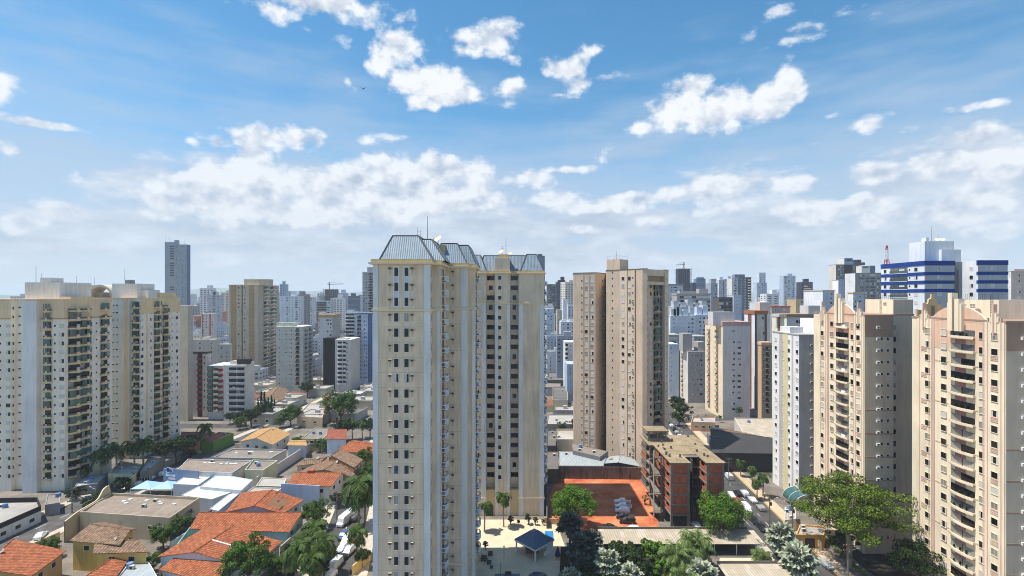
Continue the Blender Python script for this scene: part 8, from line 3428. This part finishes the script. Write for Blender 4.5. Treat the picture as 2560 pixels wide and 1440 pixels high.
 for (px, py, s, lab) in ((408, 1372, 0.5, 'small yard tree right of the brown roofed yellow house'), (452, 1340, 0.45, 'small yard tree beside the purple wall'), (385, 1430, 0.35, 'yard tree at the pale grey flat roof'),
                             (120, 1396, 0.4, 'yard tree behind the bottom left orange roof'), (664, 1138, 0.3, 'yard tree behind the ochre gable house'), (745, 1125, 0.45, 'dark yard tree beside the small ochre annex'),
                             (800, 1130, 0.45, 'yard tree under the long pale climbing wall'), (700, 1070, 0.4, 'street tree right of the ochre gable house'), (600, 1075, 0.5, 'street tree before the ochre gable house')):
  p = G(px, py)
  place_tree(g1, 'yard_tree', lab, p.x, p.y, s, px)
 cyp = cypress_mesh('cyp', 93)
 for i, (px, py) in enumerate(((645, 1034), (653, 1034), (661, 1032), (671, 1036), (679, 1036), (686, 1036))):
  p = G(px, py)
  place_tree(cyp, 'cypress', 'slim dark cypress in the row before the yellow shed', p.x, p.y, (0.9, 1.35, 1.25, 1.0, 1.12, 0.9)[i], i, 'row of cypress trees before the yellow shed')
 # grove left of the cream tower, and the lush side street
 L = [(880, 1100, 0.9, 'feather palm in the grove left of the cream tower', 'p'), (905, 1098, 0.8, 'second feather palm of the grove, at the tower edge', 'p'), (860, 1102, 1.0, 'dark grove tree right of the patchy red roof', 'd'),
         (925, 1095, 0.9, 'dark grove tree behind the orange steep roof', 'd'), (915, 1165, 0.9, 'sunlit bush tree beside the raised brown roofs', 'g'), (925, 1212, 1.0, 'bright tree squeezed against the lower cream tower', 'g')]
 for (px, py, s, lab, kd) in L:
  p = G(px, py)
  place_tree({'p': pal, 'd': dk, 'g': g1}[kd], 'grove_tree', lab, p.x, p.y, s * (0.6 if kd == 'g' else 1), px, cat='palm tree' if kd == 'p' else 'tree')
 lush = palm_mesh('lush', 95, 8.0, 17, 4.8, 'leaf_palm', 0.22, 1.45, 20)
 P_ = [(898, 1318, 1.45, 'tall royal palm with the longest bare trunk beside the side street'), (913, 1312, 1.2, 'royal palm at the edge of the tallest cream tower'), (893, 1395, 0.8, 'palm with thin trunk low against the tower edge'),
          (785, 1400, 0.95, 'dense palm in the garden left of the side street, upper'), (812, 1440, 1.0, 'dense palm in the garden left of the side street, lower'), (755, 1420, 0.8, 'palm nearest the broad orange roof with the gutter strip'),
          (740, 1466, 1.0, 'palm at the bottom edge left of the white parked van'), (715, 1440, 0.55, 'bright young palm beside the bottom orange houses'), (780, 1475, 0.9, 'dark palm cut by the bottom edge')]
 for (px, py, s, lab) in P_:
  p = G(px, py)
  place_tree(lush, 'garden_palm', lab, p.x, p.y, s, px, cat='palm tree')
 for (px, py, s, lab, m) in ((789, 1322, 0.62, 'small airy tree in the courtyard beside the long orange roof', 'g'), (620, 1468, 0.85, 'leafy bright tree at the bottom edge before the nearest orange roofs', 'g'),
        (905, 1420, 0.45, 'dark bushy tree in front of the tower foot by the side street', 'd'), (760, 1380, 0.5, 'shrubby tree behind the garden palms', 'd'), (690, 1445, 0.42, 'low tree right of the bottom orange roofs', 'g'),
        (840, 1268, 0.45, 'dark tree above the parked bus', 'd'), (800, 1455, 0.5, 'dark shrub tree under the garden palms', 'd'), (725, 1400, 0.4, 'grey green shrub tree at the broad orange roof corner', 'd')):
  p = G(px, py)
  place_tree(g1 if m == 'g' else dk, 'garden_tree', lab, p.x, p.y, s, px)


plants()


# ------------------------------------------------------------------ vehicles
def car_meshes(kind, paint_):
 key = ('car', kind, paint_)
 if key in MESHCACHE:
  return MESHCACHE[key]
 # stations along x (front +): x, z belt, z roof, half width at belt, half width at roof
 if kind == 'hatch':
  L, st, wb = 3.9, [(-1.95, .78, .80, .70, .60), (-1.85, .95, 1.30, .82, .58), (-1.45, .96, 1.47, .85, .62), (-0.2, .95, 1.50, .86, .63), (0.35, .94, 1.42, .86, .62), (1.0, .92, .95, .85, .66), (1.75, .80, .82, .80, .66), (1.95, .62, .64, .68, .56)], 1.22
 elif kind == 'sedan':
  L, st, wb = 4.4, [(-2.2, .78, .80, .68, .58), (-2.05, .98, 1.0, .82, .68), (-1.5, .99, 1.04, .86, .66), (-0.95, .98, 1.40, .87, .62), (-0.1, .96, 1.46, .88, .62), (0.45, .94, 1.38, .88, .62), (1.15, .92, .95, .86, .66), (2.0, .80, .82, .80, .66), (2.2, .62, .64, .68, .56)], 1.38
 elif kind == 'suv':
  L, st, wb = 4.4, [(-2.2, .85, .88, .74, .64), (-2.1, 1.05, 1.45, .86, .66), (-1.6, 1.06, 1.64, .88, .68), (-0.1, 1.05, 1.68, .90, .68), (0.45, 1.04, 1.60, .90, .66), (1.1, 1.02, 1.06, .88, .7), (2.0, .92, .94, .84, .7), (2.2, .70, .72, .72, .6)], 1.36
 elif kind == 'pickup':
  L, st, wb = 5.1, [(-2.55, .95, .97, .84, .80), (-2.5, 1.06, 1.08, .88, .84), (-0.85, 1.06, 1.08, .90, .84), (-0.8, 1.06, 1.66, .90, .68), (0.1, 1.05, 1.72, .90, .68), (0.65, 1.04, 1.62, .90, .66), (1.35, 1.02, 1.05, .88, .7), (2.35, .94, .96, .84, .7), (2.55, .72, .74, .72, .6)], 1.6
 elif kind == 'van':
  L, st, wb = 4.8, [(-2.4, .95, 1.75, .86, .74), (-2.3, 1.05, 1.92, .90, .76), (-0.5, 1.05, 1.98, .92, .78), (1.0, 1.05, 1.92, .92, .76), (1.5, 1.02, 1.55, .90, .70), (1.95, .98, 1.02, .88, .72), (2.3, .85, .87, .84, .7), (2.4, .6, .62, .74, .6)], 1.55
 else:   # small bus
  L, st, wb = 7.4, [(-3.7, 1.2, 2.5, 1.0, .92), (-3.6, 1.25, 2.62, 1.05, .95), (0, 1.25, 2.66, 1.08, .96), (2.4, 1.25, 2.60, 1.08, .95), (2.75, 1.2, 2.2, 1.05, .9), (3.05, 1.15, 1.2, 1.02, .9), (3.6, .95, .97, .95, .85), (3.7, .7, .72, .85, .75)], 2.3
 g, gg = Geo(), Geo()
 zb = 0.28
 rings = []
 for (x, zbelt, zroof, hw, hr) in st:
  rings.append([Vector((x, -hw * 0.94, zb)), Vector((x, -hw, (zb + zbelt) / 2)), Vector((x, -hw * 0.98, zbelt)), Vector((x, -hr, zroof)), Vector((x, 0, zroof + 0.03)), Vector((x, hr, zroof)), Vector((x, hw * 0.98, zbelt)), Vector((x, hw, (zb + zbelt) / 2)), Vector((x, hw * 0.94, zb))])
 for i in range(len(rings) - 1):
  a, c = rings[i], rings[i + 1]
  ca = st[i][2] - st[i][1] > 0.12
  cc = st[i + 1][2] - st[i + 1][1] > 0.12
  for j in range(8):
   q = [a[j], c[j], c[j + 1], a[j + 1]]
   glassy = False
   if j in (2, 5) and (ca or cc):
    glassy = True
   if j in (3, 4) and (ca != cc):
    glassy = True
   g.face(q[::-1], paint_)
   if glassy:
    ctr = sum(q, Vector()) / 4
    n_ = (q[1] - q[0]).cross(q[3] - q[0])
    n_ = -n_.normalized() if n_.length > 0 else Vector((0, 0, 1))
    if kind == 'bus' or True:
     k = 0.86
    gg.face([ctr + (p - ctr) * k + n_ * 0.012 for p in q][::-1], 'car_glass')
 g.face(rings[0], paint_)
 g.face(rings[-1][::-1], paint_)
 if kind == 'pickup':
  gg.face([(-2.4, -.72, 1.10), (-0.9, -.72, 1.10), (-0.9, .72, 1.10), (-2.4, .72, 1.10)], 'frame_dark')
 wh = Geo()
 R_ = 0.33 if kind != 'bus' else 0.42
 wh.tube((0, -0.11, 0), (0, 0.11, 0), R_, R_, 'rubber', 14)
 wh.tube((0, 0.11, 0), (0, -0.11, 0), R_, R_, 'rubber', 14)
 wh.tube((0, 0.0, 0), (0, -0.125, 0), R_ * 0.6, R_ * 0.55, 'rim', 10)
 wh.tube((0, 0.0, 0), (0, 0.125, 0), R_ * 0.6, R_ * 0.55, 'rim', 10)
 hl, tl = Geo(), Geo()
 fx, rx = st[-1][0], st[0][0]
 hl.box(-0.06, 0.03, -0.14, 0.14, -0.07, 0.07, 'lamp_glass')
 tl.box(-0.03, 0.06, -0.10, 0.10, -0.10, 0.10, 'lamp_red')
 res = dict(body=g.mesh('body'), windows=gg.mesh('windows'), wheel=cached_mesh(('wheel', R_), wh, 'wheel'), head=cached_mesh(('hl',), hl, 'headlight'), tail=cached_mesh(('tl',), tl, 'taillight'),
               wb=wb, R=R_, hw=st[3][3], fx=fx, rx=rx, lz=st[-1][1] + 0.08, tz=st[0][1])
 MESHCACHE[key] = res
 return res


def car(kind, col, label, px, py, heading, group=None, name='parked_car'):
 """heading: degrees, 0 = pointing away from the camera, 180 = towards it, 90 = to the right"""
 m = car_meshes(kind, col)
 p = G(px, py)
 root = thing(name, label, {'bus': 'bus', 'van': 'van', 'pickup': 'pickup truck'}.get(kind, 'car'), (p.x, p.y, 0.02), group, radians(90 - heading))
 link('body', m['body'], root)
 link('window_glass', m['windows'], root)
 for sx in (-1, 1):
  for sy in (-1, 1):
   link('wheel', m['wheel'], root, (sx * m['wb'], sy * (m['hw'] - 0.1), m['R']))
 for sy in (-1, 1):
  link('headlight', m['head'], root, (m['fx'] - 0.02, sy * 0.45, m['lz']))
  link('taillight', m['tail'], root, (m['rx'] + 0.0, sy * 0.52, m['tz']))


def vehicles():
 h = 4.5
 for (k, c, lab, px, py, hd) in (
  ('van', 'car_white', 'white van parked farthest up the right street pavement', 1822, 1197, h),
  ('hatch', 'car_white', 'white hatchback at the left kerb above the red car', 1829, 1244, h + 180),
  ('sedan', 'car_black', 'black car between two white cars on the right street', 1845, 1237, h),
  ('suv', 'car_white', 'white car at the right kerb beside the black car', 1861, 1238, h),
  ('hatch', 'car_red', 'red car on the right street', 1843, 1260, h + 180),
  ('sedan', 'car_white', 'white sedan at the right kerb, between the white suv and the silver car', 1881, 1254, h),
  ('van', 'car_white', 'white minivan driving down the right street below the red car', 1866, 1277, h + 180),
  ('hatch', 'car_silver', 'silver hatchback, last parked at the right kerb', 1902, 1274, h),
  ('sedan', 'car_black', 'black car at the left kerb in the tree shade, further one', 1886, 1306, h + 180),
  ('suv', 'car_black', 'black car at the left kerb in the tree shade, nearer one', 1904, 1324, h + 180),
  ('pickup', 'car_white', 'white pickup, topmost of the row in the red dirt lot', 1556, 1260, -82),
  ('pickup', 'car_white', 'white pickup, second of the row in the red dirt lot', 1558, 1271, -82),
  ('suv', 'car_white', 'white car, third of the row in the red dirt lot', 1556, 1282, -82),
  ('pickup', 'car_black', 'black pickup in the red dirt lot below the white row', 1563, 1297, -80),
  ('suv', 'car_black', 'black car next to the black pickup in the red dirt lot', 1568, 1308, -84),
  ('sedan', 'car_black', 'black car alone in the shade at the left of the red dirt lot', 1526, 1324, 110),
  ('hatch', 'car_white', 'white car at the front edge of the red dirt lot, behind the carport', 1580, 1328, -88),
  ('pickup', 'car_white', 'white pickup in the shade right of the brick building columns', 1741, 1322, 170),
  ('sedan', 'car_silver', 'silver car near the yellow kerb, beside the larger sunny fan palm', 2062, 1415, 172),
  ('sedan', 'car_white', 'white car parked on the avenue under the palms', 349, 1212, -10),
  ('sedan', 'car_silver', 'silver car parked on the avenue, above the white one', 378, 1200, -10),
  ('hatch', 'car_white', 'white car parked on the avenue next to the blue sign wall', 407, 1188, -10),
  ('sedan', 'car_black', 'dark car on the avenue left of the blue canopy', 311, 1226, -12),
  ('sedan', 'car_white', 'white car driving in the sun on the avenue at the bottom left', 102, 1344, -20),
  ('bus', 'car_white', 'small white bus on the side street between the palms', 865, 1306, 192),
  ('hatch', 'car_grey', 'grey hatchback right of the small white bus', 888, 1300, 12),
  ('hatch', 'car_blue', 'blue white hatchback below the small white bus', 858, 1344, 190),
  ('van', 'car_white', 'white van in the middle of the side street jam', 868, 1358, 190),
  ('hatch', 'car_red', 'red car at the right side of the side street', 888, 1352, 10),
  ('hatch', 'car_white', 'white hatchback behind the garden palms, below the white van', 856, 1376, 190),
  ('suv', 'car_white', 'white suv on the side street, right of the hatchback behind the palms', 872, 1384, 190),
  ('van', 'car_white', 'white van lower on the side street', 838, 1420, 190),
  ('suv', 'car_white', 'white suv at the bottom edge of the side street', 824, 1450, 190),
  ('hatch', 'car_white', 'white car in the yard left of the side street', 796, 1336, 100),
  ('hatch', 'car_white', 'white car half hidden by garden palms left of the side street', 818, 1362, 190),
  ('sedan', 'car_black', 'black car between the lower white van and the tower foot', 852, 1404, 190),
  ('hatch', 'car_blue', 'blue car parked in the rooftop yard of the narrow gap', 1408, 1116, 90),
 ):
  if 'rooftop yard' in lab:
   continue
  car(k, c, lab, px, py, hd)
 # parked row up the far bend
 cs = ['car_white', 'car_silver', 'car_black', 'car_white', 'car_grey', 'car_white']
 for i in range(6):
  d = 232 + i * 6.2
  x = 84.5 + (d - 232) * 0.11 - 8.6
  m = car_meshes('hatch', cs[i])
  py = HZ + F * H / d
  car('hatch', cs[i], '%s car in the row parked along the far bend of the right street' % {'car_white': 'white', 'car_silver': 'silver', 'car_black': 'black', 'car_grey': 'grey'}[cs[i]],
   1280 + x / d * F, py, 6, 'cars parked along the far bend')


vehicles()


def street_furniture():
 def pole(label, px, py, h=9.0, arm=True, lamp=False, la=1):
  p = G(px, py)
  b = Bld('utility_pole' if not lamp else 'street_lamp', label, 'utility pole' if not lamp else 'street lamp', (p.x, p.y))
  g = Geo()
  g.tube((p.x, p.y, 0.1), (p.x, p.y, h), 0.17, 0.11, 'concrete', 8)
  b.part('pole', g)
  if arm:
   for zz in (h - 0.4, h - 1.5):
    g = Geo()
    g.box(p.x - 1.0, p.x + 1.0, p.y - 0.06, p.y + 0.06, zz, zz + 0.12, 'wood')
    for s in (-0.9, -0.3, 0.3, 0.9):
     g.tube((p.x + s, p.y, zz + 0.12), (p.x + s, p.y, zz + 0.32), 0.05, 0.05, 'trim_cream', 5)
    b.part('crossarm', g)
   g = Geo()
   g.tube((p.x + 0.35, p.y, h - 3.2), (p.x + 0.35, p.y, h - 2.3), 0.28, 0.28, 'dark_metal', 10)
   b.part('transformer', g)
  if lamp or True:
   g = Geo()
   g.tube((p.x, p.y, h - 1.8), (p.x + 2.0 * la, p.y, h - 1.0), 0.05, 0.04, 'trim_white', 5)
   b.part('lamp_arm', g)
   g = Geo()
   g.box(p.x + 2.0 * la - 0.1, p.x + 2.0 * la + 0.5, p.y - 0.12, p.y + 0.12, -1.08 + h, -0.92 + h, 'lamp_glass')
   b.part('lamp_head', g)
  return Vector((p.x, p.y, h))
 a = pole('utility pole with crossarms on the right pavement, left of the gate lodge', 1924, 1316, 9)
 b_ = pole('utility pole with crossarms in front of the orange framed gate house', 1981, 1342, 9.5)
 c = pole('utility pole with tangled crossarms at the bottom edge, under the big spreading tree', 2120, 1474, 10)
 d = pole('utility pole beside the white van on the right street', 1822, 1212, 9, la=-1)
 e = pole('utility pole in front of the black roofed market hall', 1786, 1148, 9, la=-1)
 l1 = pole('thick concrete pole with a lamp at the avenue, left of the swooping parapet', 180, 1282, 9, arm=False, lamp=True)
 l2 = pole('curved street lamp by the avenue beside the swooping parapet', 240, 1262, 6.5, arm=False, lamp=True, la=-1)
 l3 = pole('thin lamp pole by the side street garden wall, behind the small white bus', 842, 1300, 8, arm=True)
 g = Geo()
 for p0, p1 in ((e, d), (d, a), (a, b_), (b_, c)):
  for off in (-0.9, -0.3, 0.3, 0.9):
   for dz in (-0.1, -1.2):
    q0, q1 = p0 + Vector((off, 0, dz)), p1 + Vector((off, 0, dz))
    n = 8
    pts = [q0.lerp(q1, i / n) - Vector((0, 0, 1.3 * (1 - (2 * i / n - 1) ** 2) * (q1 - q0).length / 40)) for i in range(n + 1)]
    for i in range(n):
     g.tube(pts[i], pts[i + 1], 0.02, 0.02, 'dark_metal', 3, False)
 o = link('overhead_wires', g.mesh('overhead_wires'))
 tag(o, 'bundle of thin overhead wires along the right pavement', 'wires')
 # the bird high in the sky
 p = PX(908, 70, zat(222, 70))
 b = Geo()
 for s in (-1, 1):
  b.face([(0, -0.06, 0), (0, 0.1, 0), (s * 0.3, 0.06, 0.16), (s * 0.28, -0.02, 0.17)], 'frame_dark')
  b.face([(s * 0.28, -0.02, 0.17), (s * 0.3, 0.06, 0.16), (s * 0.62, 0.0, 0.06)], 'frame_dark')
 b.tube((0, -0.22, 0), (0, 0.0, 0.01), 0.02, 0.07, 'frame_dark', 6)
 b.tube((0, 0.0, 0.01), (0, 0.26, 0), 0.07, 0.02, 'frame_dark', 6)
 o = link('bird', b.mesh('bird'), None, tuple(p))
 tag(o, 'small dark bird gliding in the sky left of the middle clouds', 'bird')


street_furniture()


def person(label, px, py, shirt, trousers, face=0.0, seat=False):
 """a small figure: one skinned body, with shirt, trousers and hair as its clothing"""
 p = G(px, py)
 root = thing('person', label, 'person', (p.x, p.y, 0.13 if not seat else 0.0), None, face)
 h0 = 0.0 if not seat else -0.05
 if not seat:
  J = [(0, 0, .95), (0, 0, 1.15), (0, 0, 1.42), (0, 0, 1.53), (0, 0.02, 1.66), (-.19, 0, 1.40), (-.24, 0, 1.12), (-.22, -.08, .88), (.19, 0, 1.40), (.25, 0, 1.13), (.22, -.10, .90),
             (-.1, 0, .88), (-.11, -.05, .48), (-.11, .08, .06), (-.11, -.1, .03), (.1, 0, .88), (.12, .06, .48), (.12, -.02, .06), (.12, -.2, .03)]
 else:
  J = [(0, 0, .82), (0, -.04, 1.02), (0, -.1, 1.26), (0, -.12, 1.37), (0, -.12, 1.50), (-.19, -.1, 1.24), (-.28, -.3, 1.05), (-.26, -.52, 1.0), (.19, -.1, 1.24), (.28, -.3, 1.05), (.26, -.52, 1.0),
             (-.12, 0, .78), (-.2, -.38, .72), (-.18, -.2, .32), (-.18, -.36, .28), (.12, 0, .78), (.2, -.38, .72), (.18, -.2, .32), (.18, -.36, .28)]
 E = [(0, 1), (1, 2), (2, 3), (3, 4), (2, 5), (5, 6), (6, 7), (2, 8), (8, 9), (9, 10), (0, 11), (11, 12), (12, 13), (13, 14), (0, 15), (15, 16), (16, 17), (17, 18)]
 rad = [.14, .14, .15, .06, .11, .06, .045, .035, .06, .045, .035, .09, .06, .04, .035, .09, .06, .04, .035]

 def skin(name, idx, extra, mat):
  me = bpy.data.meshes.new(name)
  mp = {v: i for i, v in enumerate(idx)}
  me.from_pydata([J[i] for i in idx], [(mp[a], mp[b]) for a, b in E if a in mp and b in mp], [])
  me.materials.append(M(mat))
  o = link(name, me, root)
  o.modifiers.new('skin', 'SKIN')
  for i, v in enumerate(idx):
   me.skin_vertices[0].data[i].radius = (rad[v] + extra, (rad[v] + extra) * 0.8)
  me.skin_vertices[0].data[0].use_root = True
  o.modifiers.new('sub', 'SUBSURF').render_levels = 1
  return o
 skin('body', list(range(19)), 0.0, (176, 124, 92))
 skin('shirt', [0, 1, 2, 5, 6, 8, 9], 0.018, shirt)
 skin('trousers', [0, 11, 12, 13, 15, 16, 17], 0.018, trousers)
 g = Geo()
 hx, hy, hz_ = J[4]
 for k in range(4):
  a0, a1 = -0.2 + k * 0.45, -0.2 + (k + 1) * 0.45
  g.tube((hx, hy + .02, hz_ + .12 * sin(a0) + .02), (hx, hy + .02, hz_ + .12 * sin(a1) + .02), .125 * cos(a0), max(.01, .125 * cos(a1)), 'frame_dark', 10)
 link('hair' if not seat else 'helmet', g.mesh('hair'), root)


def motorbike(label, px, py, face):
 p = G(px, py)
 root = thing('motorbike', label, 'motorbike', (p.x, p.y, 0.02), None, face)
 for y in (-.65, .62):
  g = Geo()
  g.tube((-.05, y, .3), (.05, y, .3), .3, .3, 'rubber', 14)
  g.tube((.05, y, .3), (-.05, y, .3), .3, .3, 'rubber', 14)
  link('wheel', g.mesh('wheel'), root)
 g = Geo()
 g.tube((0, -.6, .4), (0, -.2, .78), .07, .14, 'sign_red', 8)
 g.tube((0, -.25, .72), (0, .1, .7), .15, .13, 'sign_red', 8)
 g.box(-.12, .12, -.2, .3, .3, .6, 'dark_metal')
 link('body', g.mesh('body'), root)
 g = Geo()
 g.box(-.13, .13, .05, .7, .72, .8, 'rubber')
 link('seat', g.mesh('seat'), root)
 g = Geo()
 g.tube((-.34, -.42, 1.0), (.34, -.42, 1.0), .02, .02, 'dark_metal', 6)
 g.tube((0, -.42, 1.0), (0, -.62, .35), .03, .03, 'dark_metal', 6)
 link('handlebar', g.mesh('handlebar'), root)


motorbike('motorbike at the kerb of the side street, beside the trunk of the royal palm', 908, 1334, 0.15)
person('person in dark clothes riding the motorbike on the side street', 908, 1334, (40, 42, 50), (36, 38, 46), 0.15, True)
person('person in a yellow shirt walking on the right pavement near the bushy palm', 1912, 1250, (226, 180, 60), (60, 70, 96), 0.2)
